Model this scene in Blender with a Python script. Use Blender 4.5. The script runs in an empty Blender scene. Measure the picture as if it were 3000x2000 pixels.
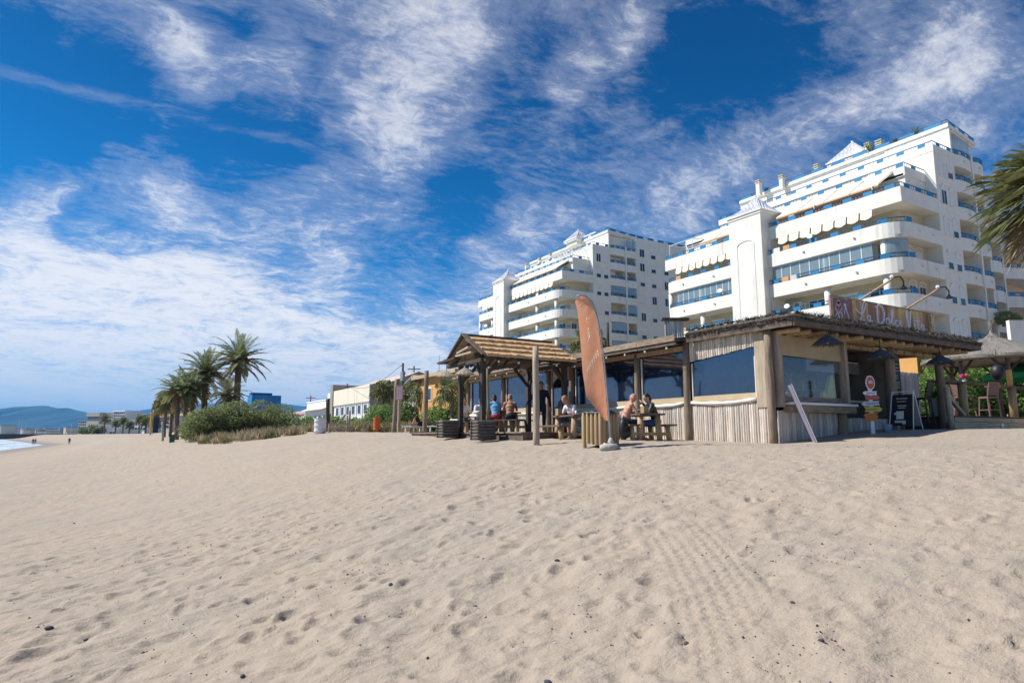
import bpy, bmesh, math, random
import numpy as np
from mathutils import Vector, Matrix, Euler
ORD = ['first','second','third','fourth','fifth','sixth','seventh','eighth','ninth','tenth','eleventh','twelfth','thirteenth','fourteenth','fifteenth','sixteenth','seventeenth','eighteenth','nineteenth','twentieth','twenty-first','twenty-second','twenty-third','twenty-fourth','twenty-fifth','twenty-sixth']
random.seed(7); rng = np.random.default_rng(11)
R = math.radians; PI = math.pi
scn = bpy.context.scene
COL = scn.collection
# ------------------------------------------------------------------ camera
# world: +X runs inland, +Y runs along the beach, camera stands on the sand at the origin
F_PX, HOR, EYE = 1900.0, 1275.0, 1.6
_n = math.hypot(.6, 1); FX, FY = .6/_n, 1/_n
PITCH = math.atan((HOR-1000)/F_PX)
cam_d = bpy.data.cameras.new('camera'); cam = bpy.data.objects.new('camera', cam_d); COL.objects.link(cam)
cam.location = (0, 0, EYE)
cam.rotation_euler = (PI/2+PITCH, 0, -math.atan2(FX, FY))
cam_d.sensor_width = 36; cam_d.lens = F_PX/3000*36
cam_d.clip_start = .1; cam_d.clip_end = 60000
scn.camera = cam
# ------------------------------------------------------------------ sun and sky
SUN_EL = R(48); SUN_AZ = math.atan2(-.83, .557)        # the sun stands over the sea, to the left
sdir = Vector((math.sin(SUN_AZ)*math.cos(SUN_EL), math.cos(SUN_AZ)*math.cos(SUN_EL), math.sin(SUN_EL)))
sun_d = bpy.data.lights.new('sun', 'SUN'); sun = bpy.data.objects.new('sun', sun_d); COL.objects.link(sun)
sun_d.energy = 4.6; sun_d.angle = R(.55); sun_d.color = (1, .96, .90)
sun.rotation_euler = sdir.to_track_quat('Z', 'Y').to_euler()
world = bpy.data.worlds.new('World'); scn.world = world; world.use_nodes = True
scn.view_settings.view_transform = 'Standard'; scn.view_settings.look = 'None'
scn.view_settings.exposure = 0.47; scn.view_settings.gamma = 1
scn.cycles.use_denoising = True
scn.cycles.max_bounces = 6; scn.cycles.transparent_max_bounces = 12
scn.cycles.volume_bounces = 0
_cp, _sp = math.cos(PITCH), math.sin(PITCH)
RV = (FY, -FX, 0); DV = (FX*_cp, FY*_cp, _sp); UV = (-FX*_sp, -FY*_sp, _cp)
def ray(px, py):
    a = (px-1500)/F_PX; b = (1000-py)/F_PX
    return Vector([DV[i]+a*RV[i]+b*UV[i] for i in range(3)])
def dep(px, py, d):                                     # the place seen at a pixel, d metres away
    r = ray(px, py); k = d/(r[0]*FX+r[1]*FY); return Vector((k*r[0], k*r[1], EYE+k*r[2]))

class NT:
    """small helper to write node trees"""
    def __init__(s, tree): s.t = tree; s.n = tree.nodes; s.l = tree.links; s.n.clear()
    def add(s, typ, **kw):
        n = s.n.new(typ)
        for k, v in kw.items():
            if k.startswith('i_'):
                key = k[2:]; key = int(key) if key.isdigit() else key
                s.put(n.inputs[key], v)
            else: setattr(n, k, v)
        return n
    def put(s, sock, v):
        if isinstance(v, bpy.types.NodeSocket): s.l.new(v, sock)
        elif isinstance(v, bpy.types.Node): s.l.new(v.outputs[0], sock)
        else: sock.default_value = v
    def math(s, op, a, b=None, c=None, clamp=False):
        n = s.n.new('ShaderNodeMath'); n.operation = op; n.use_clamp = clamp
        s.put(n.inputs[0], a)
        if b is not None: s.put(n.inputs[1], b)
        if c is not None: s.put(n.inputs[2], c)
        return n.outputs[0]
    def vmath(s, op, a, b=None):
        n = s.n.new('ShaderNodeVectorMath'); n.operation = op; s.put(n.inputs[0], a)
        if b is not None:
            s.put(n.inputs[3 if op == 'SCALE' else 1], b)
        return n.outputs['Value'] if op in ('DOT_PRODUCT', 'LENGTH', 'DISTANCE') else n.outputs[0]
    def smooth(s, v, lo, hi, a=0.0, b=1.0):
        n = s.n.new('ShaderNodeMapRange'); n.interpolation_type = 'SMOOTHSTEP'
        s.put(n.inputs[0], v); s.put(n.inputs[1], lo); s.put(n.inputs[2], hi); s.put(n.inputs[3], a); s.put(n.inputs[4], b)
        return n.outputs[0]
    def mix(s, f, a, b, blend='MIX'):
        n = s.n.new('ShaderNodeMix'); n.data_type = 'RGBA'; n.blend_type = blend
        s.put(n.inputs[0], f); s.put(n.inputs[6], a); s.put(n.inputs[7], b); return n.outputs[2]
    def noise(s, vec, scale, detail=4, rough=.55, dist=0.0):
        n = s.n.new('ShaderNodeTexNoise'); s.put(n.inputs['Vector'], vec); n.inputs['Scale'].default_value = scale
        n.inputs['Detail'].default_value = detail; n.inputs['Roughness'].default_value = rough; n.inputs['Distortion'].default_value = dist
        return n.outputs[0]

def build_sky():
    T = NT(world.node_tree)
    out = T.add('ShaderNodeOutputWorld'); bg = T.add('ShaderNodeBackground')
    sky = T.add('ShaderNodeTexSky', sky_type='NISHITA', sun_disc=False, sun_elevation=SUN_EL, sun_rotation=SUN_AZ,
                altitude=0, air_density=1.0, dust_density=.3, ozone_density=3.0)
    tc = T.add('ShaderNodeTexCoord'); d = tc.outputs['Generated']
    sep = T.add('ShaderNodeSeparateXYZ', i_0=d)
    z = T.math('MAXIMUM', sep.outputs[2], 0.0)
    # the polarised deep blue of the photograph: more saturation, deeper overhead
    hs = T.add('ShaderNodeHueSaturation', i_Hue=.5, i_Saturation=1.35, i_Value=1.0, i_Color=sky.outputs[0])
    deep = T.smooth(z, .02, .60, 1.05, .62)
    blue = T.mix(1.0, hs.outputs[0], T.add('ShaderNodeCombineColor', i_0=T.math('MULTIPLY', deep, T.smooth(z, .0, .3, .75, .12)), i_1=T.math('MULTIPLY', deep, .92), i_2=T.math('MULTIPLY', deep, 1.22)).outputs[0], 'MULTIPLY')
    # clouds lie on a high sheet: project the direction onto it
    inv = T.math('DIVIDE', 1.0, T.math('ADD', z, .16))
    p = T.vmath('SCALE', T.add('ShaderNodeCombineXYZ', i_0=sep.outputs[0], i_1=sep.outputs[1], i_2=0.0).outputs[0], inv)
    warp = T.add('ShaderNodeTexNoise', i_Vector=p, i_Scale=1.6, i_Detail=4)
    pw = T.vmath('ADD', p, T.vmath('SCALE', T.vmath('SUBTRACT', warp.outputs['Color'], (.5, .5, .5)), .5))
    m1 = T.add('ShaderNodeMapping', i_Vector=pw, i_Rotation=(0, 0, R(24)), i_Scale=(1.0, 1.35, 1))
    n1 = T.noise(m1, 1.9, 10, .66)
    m2 = T.add('ShaderNodeMapping', i_Vector=pw, i_Rotation=(0, 0, R(70)), i_Scale=(1.0, 2.6, 1))
    n2 = T.noise(m2, 3.4, 8, .68)
    n3 = T.noise(pw, 10.0, 8, .7, .6)
    n4 = T.noise(T.add('ShaderNodeMapping', i_Vector=p, i_Rotation=(0, 0, R(40)), i_Scale=(1.0, 2.2, 1)), 24.0, 6, .7, .3)
    base = T.math('ADD', T.math('MULTIPLY', n1, .32), T.math('ADD', T.math('MULTIPLY', n2, .26), T.math('ADD', T.math('MULTIPLY', n3, .24), T.math('MULTIPLY', n4, .18))))
    # where the banks of cloud stand (fixed directions on the sky dome): x, y, radius, amount
    nd = T.vmath('NORMALIZE', d)
    ndw = T.vmath('NORMALIZE', T.vmath('ADD', nd, T.vmath('SCALE', T.vmath('SUBTRACT', warp.outputs['Color'], (.5, .5, .5)), .16)))
    cov = None
    for (x, y, r, a) in CLOUDS:
        c = ray(x, y).normalized(); ang = math.atan(r/F_PX/(1+((x-1500)/F_PX)**2*.5))
        s_ = T.smooth(T.vmath('DOT_PRODUCT', ndw, tuple(c)), math.cos(ang), 1.0, 0.0, a)
        cov = s_ if cov is None else T.math('ADD', cov, s_)
    cov = T.math('MINIMUM', T.math('MAXIMUM', cov, -.18), .20)
    tot = T.math('ADD', base, cov)
    dens = T.math('MULTIPLY', T.smooth(tot, .46, .745, 0.0, 1.0), T.smooth(z, .18, .42, 1.0, .82))
    thin = T.smooth(tot, .42, .58, 0.0, .25)
    dens = T.math('MAXIMUM', dens, thin)
    # an old vapour trail across the middle of the sky
    va, vb = ray(60, 230).normalized(), ray(1130, 470).normalized(); nn = va.cross(vb).normalized()
    dist = T.math('ABSOLUTE', T.math('ADD', T.vmath('DOT_PRODUCT', nd, tuple(nn)), T.math('MULTIPLY', T.math('SUBTRACT', n3, .5), .03)))
    vm = (va+vb).normalized(); trail = T.math('MULTIPLY', T.smooth(dist, .012, .002), T.smooth(T.vmath('DOT_PRODUCT', nd, tuple(vm)), .95, .985))
    dens = T.math('MAXIMUM', dens, T.math('MULTIPLY', trail, T.smooth(n2, .42, .64, .0, .16)))
    hz = T.smooth(z, 0.0, .16, .78, 0.0)                # pale veil along the horizon
    dens = T.math('MAXIMUM', dens, hz)
    ccol = T.mix(T.smooth(T.math('ADD', n3, T.math('MULTIPLY', dens, .3)), .45, .85), (6.9, 7.3, 8.8, 1), (9.6, 9.6, 9.9, 1))
    ccol = T.mix(T.smooth(z, 0.0, .16), (5.9, 6.9, 8.6, 1), ccol)
    col = T.mix(T.math('MULTIPLY', dens, .94), blue, ccol)
    T.put(bg.inputs[0], col); bg.inputs[1].default_value = .072
    T.l.new(bg.outputs[0], out.inputs[0])
CLOUDS = [
    # low bank on the left, its top falling to the right
    (150, 930, 330, .17), (560, 1030, 360, .17), (1000, 1110, 400, .17), (1330, 1130, 300, .11), (400, 1150, 600, .12),
    (70, 690, 150, .08), (330, 790, 190, .06), (110, 550, 130, .10), (520, 580, 120, .07), (420, 500, 200, .04),
    # mottled clump in the upper middle
    (500, 90, 100, 0.102), (590, 170, 120, 0.068), (770, 230, 140, 0.093), (880, 40, 190, 0.060), (1110, 260, 200, 0.102), (1250, 110, 200, 0.111), (1410, 70, 160, 0.076), (1130, 380, 160, 0.068), (1200, 500, 140, 0.068), (1290, 470, 110, 0.051),
    (1020, 620, 200, 0.051), (900, 720, 220, 0.043), (315, 320, 80, 0.076), (160, 90, 70, 0.051),
    # right half: puffs and streaks rising to the right
    (1650, 230, 110, 0.093), (1850, 80, 120, 0.102), (2070, 470, 150, 0.060), (1970, 610, 170, 0.076), (1550, 720, 210, 0.085), (1440, 830, 150, 0.068), (2150, 420, 130, 0.043), (1760, 540, 150, 0.051), (1950, 460, 120, 0.043), (1300, 300, 140, 0.051), (720, 620, 200, 0.043), (600, 720, 220, 0.043), (2250, 560, 160, 0.043),
    (2610, 230, 140, 0.102), (2760, 160, 160, 0.093), (2500, 60, 110, 0.051), (2780, 30, 150, 0.068), (2930, 230, 180, 0.068), (2400, 310, 130, 0.051), (2760, 330, 150, 0.051),
    # open blue
    (130, 230, 330, -0.158), (420, 330, 170, -0.072), (90, 440, 170, -0.072), (700, 420, 230, -0.108), (1110, 800, 130, -0.058), (1350, 600, 150, -0.094), (1480, 340, 130, -0.043), (1700, 400, 120, -0.036), (2080, 200, 250, -0.115), (2330, 120, 180, -0.072), (690, 70, 90, -0.050),
]
build_sky()

# ------------------------------------------------------------------ mesh and object helpers
class MB:
    def __init__(s): s.v = []; s.f = []
    def add(s, vs, fs):
        b = len(s.v); s.v += [tuple(p) for p in vs]; s.f += [tuple(b+i for i in f) for f in fs]; return s
    def box(s, x0, x1, y0, y1, z0, z1):
        return s.add([(x0,y0,z0),(x1,y0,z0),(x1,y1,z0),(x0,y1,z0),(x0,y0,z1),(x1,y0,z1),(x1,y1,z1),(x0,y1,z1)],
                     [(0,3,2,1),(4,5,6,7),(0,1,5,4),(1,2,6,5),(2,3,7,6),(3,0,4,7)])
    def beam(s, p, q, w, h, up=(0,0,1)):                # rectangular bar from p to q
        p, q, up = Vector(p), Vector(q), Vector(up); d = (q-p).normalized()
        a = d.cross(up)
        if a.length < 1e-4: a = d.cross(Vector((1,0,0)))
        a.normalize(); b = a.cross(d); a *= w/2; b *= h/2
        return s.add([p-a-b, p+a-b, p+a+b, p-a+b, q-a-b, q+a-b, q+a+b, q-a+b],
                     [(0,1,2,3),(7,6,5,4),(0,4,5,1),(1,5,6,2),(2,6,7,3),(3,7,4,0)])
    def tube(s, pts, rad, n=8, cap=True):
        pts = [Vector(p) for p in pts]; rad = rad if isinstance(rad, (list, tuple)) else [rad]*len(pts)
        base = len(s.v); ref = None
        for i, p in enumerate(pts):
            d = (pts[min(i+1, len(pts)-1)]-pts[max(i-1, 0)]).normalized()
            if ref is None:
                ref = Vector((1,0,0)) if abs(d.x) < .8 else Vector((0,1,0))
            a = (ref-d*ref.dot(d)).normalized(); ref = a; b = d.cross(a)
            for k in range(n):
                t = 2*PI*k/n; s.v.append(tuple(p+(a*math.cos(t)+b*math.sin(t))*rad[i]))
        for i in range(len(pts)-1):
            for k in range(n):
                k2 = (k+1) % n; s.f.append((base+i*n+k, base+i*n+k2, base+(i+1)*n+k2, base+(i+1)*n+k))
        if cap:
            s.f.append(tuple(base+k for k in reversed(range(n)))); s.f.append(tuple(base+(len(pts)-1)*n+k for k in range(n)))
        return s
    def prism(s, poly, z0, z1):
        n = len(poly)
        return s.add([(x,y,z0) for x,y in poly]+[(x,y,z1) for x,y in poly],
                     [tuple(reversed(range(n))), tuple(range(n, 2*n))]+[(i,(i+1)%n,n+(i+1)%n,n+i) for i in range(n)])
    def sheet(s, q, th):                                # quad given by 4 corners, thickened along its normal
        q = [Vector(p) for p in q]; nrm = (q[1]-q[0]).cross(q[3]-q[0]).normalized()*th
        return s.add(q+[p-nrm for p in q], [(0,1,2,3),(7,6,5,4),(0,4,5,1),(1,5,6,2),(2,6,7,3),(3,7,4,0)])
    def lathe(s, prof, c=(0,0,0), n=16, sx=1, sy=1):
        base = len(s.v)
        for r, z in prof:
            for k in range(n):
                t = 2*PI*k/n; s.v.append((c[0]+r*math.cos(t)*sx, c[1]+r*math.sin(t)*sy, c[2]+z))
        for i in range(len(prof)-1):
            for k in range(n):
                k2 = (k+1) % n; s.f.append((base+i*n+k, base+i*n+k2, base+(i+1)*n+k2, base+(i+1)*n+k))
        s.f.append(tuple(base+k for k in reversed(range(n)))); s.f.append(tuple(base+(len(prof)-1)*n+k for k in range(n)))
        return s
    def ball(s, c, r, n=8, m=6):
        rx, ry, rz = r if isinstance(r, (list, tuple)) else (r, r, r)
        pr = [(math.sin(PI*(i+.02)/(m+.04)), -math.cos(PI*(i+.02)/(m+.04))) for i in range(m+1)]
        base = len(s.v); s.lathe(pr, n=n)
        for i in range(base, len(s.v)):
            x, y, z = s.v[i]; s.v[i] = (c[0]+x*rx, c[1]+y*ry, c[2]+z*rz)
        return s
    def path(s, pts, th, z0, z1):                       # upright wall along a plan polyline, th towards its left
        n = len(pts); P = [Vector((x, y)) for x, y in pts]; off = []
        for i in range(n):
            d1 = (P[i]-P[i-1]).normalized() if i else (P[1]-P[0]).normalized()
            d2 = (P[i+1]-P[i]).normalized() if i < n-1 else d1
            m = (Vector((-d1.y, d1.x))+Vector((-d2.y, d2.x))).normalized()
            k = th/max(.4, m.dot(Vector((-d1.y, d1.x)))); off.append(P[i]+m*k)
        vs = []
        for i in range(n):
            vs += [(*P[i], z0), (*P[i], z1), (*off[i], z1), (*off[i], z0)]
        fs = [(0,1,2,3), tuple(4*(n-1)+k for k in (3,2,1,0))]
        for i in range(n-1):
            a, b = 4*i, 4*i+4
            fs += [(a+k, b+k, b+(k+1)%4, a+(k+1)%4) for k in range(4)]
        return s.add(vs, fs)
    def mesh(s, name, mat, smooth=False):
        me = bpy.data.meshes.new(name); me.from_pydata(s.v, [], s.f)
        if isinstance(mat, str): mat = M[mat]
        if mat: me.materials.append(mat)
        if smooth: me.polygons.foreach_set('use_smooth', [True]*len(me.polygons))
        me.update(); return me
    def build(s, name, mat, parent=None, smooth=False, rel=None):
        if rel is not None:
            s.v = [(x-rel[0], y-rel[1], z-rel[2]) for x, y, z in s.v]
        return obj(name, s.mesh(name, mat, smooth), parent)
def obj(name, me, parent=None, loc=None, rot=None, scale=None):
    o = bpy.data.objects.new(name, me); COL.objects.link(o); o.parent = parent
    if loc is not None: o.location = loc
    if rot is not None: o.rotation_euler = rot
    if scale is not None: o.scale = scale if isinstance(scale, (tuple, list, Vector)) else (scale,)*3
    return o
def tag(o, label, cat, group=None):
    o['label'] = label; o['category'] = cat
    if group: o['group'] = group
    return o
def thing(name, label, cat, loc=(0,0,0), rz=0, group=None):
    o = bpy.data.objects.new(name, None); COL.objects.link(o); o.location = loc; o.rotation_euler = (0, 0, rz)
    o.empty_display_size = .2
    return tag(o, label, cat, group)
def copy_tree(o, parent=None):
    c = o.copy(); COL.objects.link(c)
    if parent is not None: c.parent = parent
    for ch in list(o.children): copy_tree(ch, c)
    return c
def kind(o, k): o['kind'] = k; return o
def arc(cx, cy, r, a0, a1, n): return [(cx+r*math.cos(R(a0+(a1-a0)*i/n)), cy+r*math.sin(R(a0+(a1-a0)*i/n))) for i in range(n+1)]

# ------------------------------------------------------------------ materials
M = {}
def pm(name, c1, c2=None, scale=4.0, rough=.75, bump=0.0, bscale=None, detail=5, stretch=(1,1,1), metal=0.0, vary=0.0, spec=.4, world_co=False, sss=0, c3=None, s3=.6, lo=.35, hi=.65, streak=None):
    m = bpy.data.materials.new(name); m.use_nodes = True; T = NT(m.node_tree)
    out = T.add('ShaderNodeOutputMaterial'); bs = T.add('ShaderNodeBsdfPrincipled')
    bs.inputs['Roughness'].default_value = rough; bs.inputs['Metallic'].default_value = metal; bs.inputs['Specular IOR Level'].default_value = spec
    T.l.new(bs.outputs[0], out.inputs[0])
    if world_co: vec = T.add('ShaderNodeNewGeometry').outputs['Position']
    else: vec = T.add('ShaderNodeTexCoord').outputs['Object']
    oi = T.add('ShaderNodeObjectInfo')
    if vary:
        vec = T.vmath('ADD', vec, T.vmath('SCALE', T.add('ShaderNodeCombineXYZ', i_0=oi.outputs['Random'], i_1=oi.outputs['Random'], i_2=oi.outputs['Random']).outputs[0], 37.0))
    mp = T.add('ShaderNodeMapping', i_Vector=vec, i_Scale=stretch)
    c2 = c2 or tuple(.8*v for v in c1)
    nz = T.noise(mp, scale, detail, .6)
    col = T.mix(T.smooth(nz, lo, hi), (*c1, 1), (*c2, 1))
    if c3: col = T.mix(T.smooth(T.noise(vec, s3, 4, .6), .45, .7), col, (*c3, 1))
    if streak: col = T.mix(T.math('MULTIPLY', T.smooth(T.noise(T.add('ShaderNodeMapping', i_Vector=vec, i_Scale=(1,1,.07)), 2.2, 6, .7), .50, .74), T.smooth(T.noise(vec, .25, 3), .4, .65)), col, (*streak, 1))
    if vary:
        hv = T.add('ShaderNodeHueSaturation', i_Color=col, i_Hue=T.math('ADD', .5, T.math('MULTIPLY', T.math('SUBTRACT', oi.outputs['Random'], .5), vary*.06)),
                   i_Value=T.math('ADD', 1-vary*.5, T.math('MULTIPLY', T.math('FRACT', T.math('MULTIPLY', oi.outputs['Random'], 17.3)), vary)))
        col = hv.outputs[0]
    T.put(bs.inputs['Base Color'], col)
    if bump:
        b = T.add('ShaderNodeBump', i_Strength=min(1, bump), i_Distance=.02 if bump <= 1 else .02*bump, i_Height=T.noise(mp, bscale or scale*2, 6, .6))
        T.put(bs.inputs['Normal'], b)
    M[name] = m; return m
def emis(name, c, st):
    m = bpy.data.materials.new(name); m.use_nodes = True; T = NT(m.node_tree)
    out = T.add('ShaderNodeOutputMaterial'); e = T.add('ShaderNodeEmission'); e.inputs[0].default_value = (*c, 1); e.inputs[1].default_value = st
    T.l.new(e.outputs[0], out.inputs[0]); M[name] = m
def glassm(name, tint, transp, rough=.05, coat=(.8,.85,.9), spec=.5, wrinkle=.25):
    """thin pane: see-through tinted sheet with some dirt and a clear, slightly wavy reflection"""
    m = bpy.data.materials.new(name); m.use_nodes = True; T = NT(m.node_tree)
    out = T.add('ShaderNodeOutputMaterial'); tr = T.add('ShaderNodeBsdfTransparent'); tr.inputs[0].default_value = (*coat, 1)
    df = T.add('ShaderNodeBsdfDiffuse'); df.inputs[0].default_value = (*tint, 1)
    co = T.add('ShaderNodeTexCoord').outputs['Object']
    bp = T.add('ShaderNodeBump', i_Strength=wrinkle, i_Distance=.05, i_Height=T.noise(T.add('ShaderNodeMapping', i_Vector=co, i_Scale=(1,1,.45)), 1.1, 2))
    gl = T.add('ShaderNodeBsdfGlossy', i_Roughness=rough, i_Normal=bp.outputs[0]); gl.inputs[0].default_value = (.9,.93,1,1)
    m1 = T.add('ShaderNodeMixShader', i_0=T.math('ADD', 1-transp, T.math('MULTIPLY', T.smooth(T.noise(co, 1.1, 4), .5, .8), .12), clamp=True)); T.l.new(tr.outputs[0], m1.inputs[1]); T.l.new(df.outputs[0], m1.inputs[2])
    bf = T.add('ShaderNodeNewGeometry').outputs['Backfacing']; ior = 1.0+spec
    fr = T.add('ShaderNodeFresnel', i_IOR=T.math('ADD', ior, T.math('MULTIPLY', bf, 1/ior-ior)))   # a thin sheet: the rear face reflects like the front
    mx = T.add('ShaderNodeMixShader', i_0=T.math('ADD', .04, T.math('MULTIPLY', fr.outputs[0], 1.15), clamp=True)); T.l.new(m1.outputs[0], mx.inputs[1]); T.l.new(gl.outputs[0], mx.inputs[2])
    T.l.new(mx.outputs[0], out.inputs[0]); M[name] = m
pm('stucco_white', (.79,.765,.70), (.745,.72,.655), 1.2, .85, .12, 30, c3=(.72,.69,.62), s3=.35, streak=(.50,.46,.39))
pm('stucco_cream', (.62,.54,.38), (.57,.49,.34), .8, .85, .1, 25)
pm('stucco_pink', (.66,.50,.38), (.60,.45,.34), .6, .85, .1, 25)
pm('stucco_orange', (.68,.36,.12), (.62,.32,.11), .8, .85, .1, 25)
pm('parapet_cream', (.76,.69,.56), (.70,.63,.50), .8, .85, .1, 25, streak=(.55,.48,.37))
pm('soffit', (.74,.64,.45), (.70,.60,.42), .9, .9)
pm('rail_blue', (.012,.085,.20), (.01,.07,.17), 3, .45)
pm('panel_blue', (.02,.21,.42), (.017,.18,.37), 2, .5, vary=.25)
pm('shutter', (.74,.74,.71), (.68,.68,.65), 3, .6, .3, 14, stretch=(1,1,14))
pm('frame_white', (.78,.77,.73), (.74,.73,.69), 4, .5)
pm('dark_glass', (.045,.06,.075), (.02,.03,.04), .7, .08, spec=.6)
pm('curtain', (.62,.61,.55), (.48,.47,.42), 2, .9, .5, 6, stretch=(6,6,.2))
glassm('balcony_glass', (.42,.50,.50), .68, .06, (.86,.92,.92), .5)
pm('awning', (.84,.77,.60), (.80,.73,.56), 1.5, .9)
pm('awning_trim', (.62,.34,.16), (.55,.30,.14), 2, .9)
pm('roof_tile_pale', (.70,.70,.74), (.60,.60,.66), 6, .6, vary=.2)
pm('terracotta', (.42,.20,.11), (.34,.16,.09), 3, .85)
pm('metal_white', (.78,.78,.78), (.74,.74,.74), 5, .4)
pm('metal_grey', (.32,.33,.34), (.26,.27,.28), 5, .5, metal=.4)
pm('black', (.012,.012,.014), (.02,.02,.022), 4, .5)
pm('concrete', (.42,.40,.36), (.36,.34,.31), 1.5, .9, .3, 12)
def leafm(name, c1, c2, tr=.25, rough=.6):
    m = bpy.data.materials.new(name); m.use_nodes = True; T = NT(m.node_tree)
    out = T.add('ShaderNodeOutputMaterial'); bs = T.add('ShaderNodeBsdfPrincipled'); bs.inputs['Roughness'].default_value = rough; bs.inputs['Specular IOR Level'].default_value = .35
    pos = T.add('ShaderNodeNewGeometry'); nz = T.noise(pos.outputs['Position'], 3.1, 3, .6); n2 = T.noise(pos.outputs['Position'], .9, 2, .6)
    isl = pos.outputs['Random Per Island']
    f = T.math('ADD', T.math('MULTIPLY', isl, .55), T.math('MULTIPLY', T.smooth(nz, .3, .7), .45))
    c = T.mix(f, (*c1, 1), (*c2, 1))
    T.put(bs.inputs['Base Color'], c)
    tl = T.add('ShaderNodeBsdfTranslucent', i_0=c); mx = T.add('ShaderNodeMixShader', i_0=tr)
    T.l.new(bs.outputs[0], mx.inputs[1]); T.l.new(tl.outputs[0], mx.inputs[2]); T.l.new(mx.outputs[0], out.inputs[0]); M[name] = m
leafm('foliage_mid', (.08,.14,.045), (.18,.24,.08), .35)
leafm('foliage_dark', (.13,.17,.06), (.33,.36,.16), .45)
leafm('foliage_bright', (.10,.20,.04), (.26,.36,.10), .4)
leafm('palm_leaf', (.13,.17,.075), (.30,.32,.15), .45)
leafm('palm_leaf_yellow', (.13,.14,.045), (.30,.27,.10), .25)
leafm('palm_leaf_dry', (.25,.17,.08), (.38,.28,.14), .2)
leafm('dune_grass', (.30,.24,.14), (.50,.41,.26), .35)
leafm('dune_grass_green', (.18,.18,.08), (.32,.29,.14), .35)
pm('palm_trunk', (.20,.15,.105), (.10,.075,.055), 6, .95, 1.0, 10, stretch=(1,1,3))
pm('palm_fruit', (.50,.22,.06), (.42,.17,.05), 8, .8)
pm('timber', (.30,.225,.16), (.19,.14,.10), 3.0, .85, .6, 9, stretch=(5,5,.6), vary=.3)
pm('timber_pale', (.50,.41,.31), (.36,.285,.205), 3.0, .85, .5, 9, stretch=(5,5,.6), vary=.3)
pm('timber_h', (.36,.275,.20), (.22,.165,.12), 3.0, .85, .5, 9, stretch=(1.2,1.2,6), vary=.25)
pm('timber_dark', (.085,.065,.052), (.045,.035,.03), 4.0, .8, .5, 9, stretch=(5,5,.6), vary=.2)
pm('timber_dark_h', (.16,.118,.09), (.095,.07,.053), 4.0, .8, .5, 9, vary=.2)
pm('timber_yellow', (.48,.345,.19), (.34,.235,.125), 3.0, .8, .5, 9, stretch=(5,5,.6), vary=.35)
pm('cane', (.80,.72,.63), (.60,.52,.43), 2.0, .8, .5, 20, stretch=(3,3,.8), vary=.55, c3=(.48,.41,.34), s3=2.5)
pm('cane_grey', (.66,.61,.55), (.47,.43,.38), 2.0, .85, .5, 20, stretch=(3,3,.8), vary=.5)
pm('thatch_grey', (.125,.105,.085), (.065,.054,.043), 14, .98, 1.4, 40, vary=.2)
pm('thatch_tan', (.80,.50,.25), (.60,.36,.17), 9, .95, 1.2, 40, stretch=(3,12,3))
pm('straw', (.40,.34,.27), (.24,.20,.155), 20, .95, 1.0, 50)
pm('canvas', (.48,.37,.23), (.43,.33,.20), 2, .9, .2, 8)
pm('canvas_white', (.74,.70,.60), (.68,.64,.54), 2, .85, .2, 8)
glassm('vinyl', (.05,.08,.14), .84, .05, (.52,.60,.76), .55, .14)
glassm('vinyl_clear', (.16,.18,.18), .92, .06, (.88,.90,.90), .22, .12)
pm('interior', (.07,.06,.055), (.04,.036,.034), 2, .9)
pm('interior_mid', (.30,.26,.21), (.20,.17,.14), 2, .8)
pm('steel', (.45,.46,.46), (.38,.39,.40), 3, .35, metal=.6)
pm('deck_pine', (.62,.47,.30), (.46,.34,.21), 3.0, .8, .4, 12, stretch=(.6,5,5), vary=.3)
# ------------------------------------------------------------------ ground
def sst(a, b, x):
    t = np.clip((x-a)/(b-a), 0, 1); return t*t*(3-2*t)
def gz(x, y):
    """height of the sand: a beach that climbs from the sea to the terrace of the restaurant"""
    x = np.asarray(x, float); y = np.asarray(y, float)
    xs = x+.15*np.clip(y-215, 0, 5000)
    P = 1.40+.02*np.clip(y-10, 0, 15)+.006*np.clip(y-25, 0, 75)+.09*np.clip(x-14, 0, 4)*sst(15, 11, y)
    P = P+.055*np.clip(x-26, 0, 70)
    t = np.clip(((x+np.sqrt(x*x+2.5))/2-.35)/10.3, 0, 1); r = .6*t+.4*np.sin(PI/2*t)
    far = sst(35, 75, y)
    t2 = np.clip((xs+9)/17, 0, 1); r2 = t2*t2*(3-2*t2)
    z = P*(r*(1-far)+r2*far)
    z = z-.035*((np.sqrt(xs*xs+2.5)-xs)/2)-.3*far*sst(2, -14, xs)
    z = z+.15*np.exp(-(((x-3.5)/4)**2+((y-50)/12)**2))
    z = np.maximum(z-.07*(np.sqrt((xs+20)**2+4)-(xs+20))/2, -8)
    return z
def G(x, y): return float(gz(x, y))
def gvec(x, y, dz=0): return Vector((x, y, G(x, y)+dz))

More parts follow.
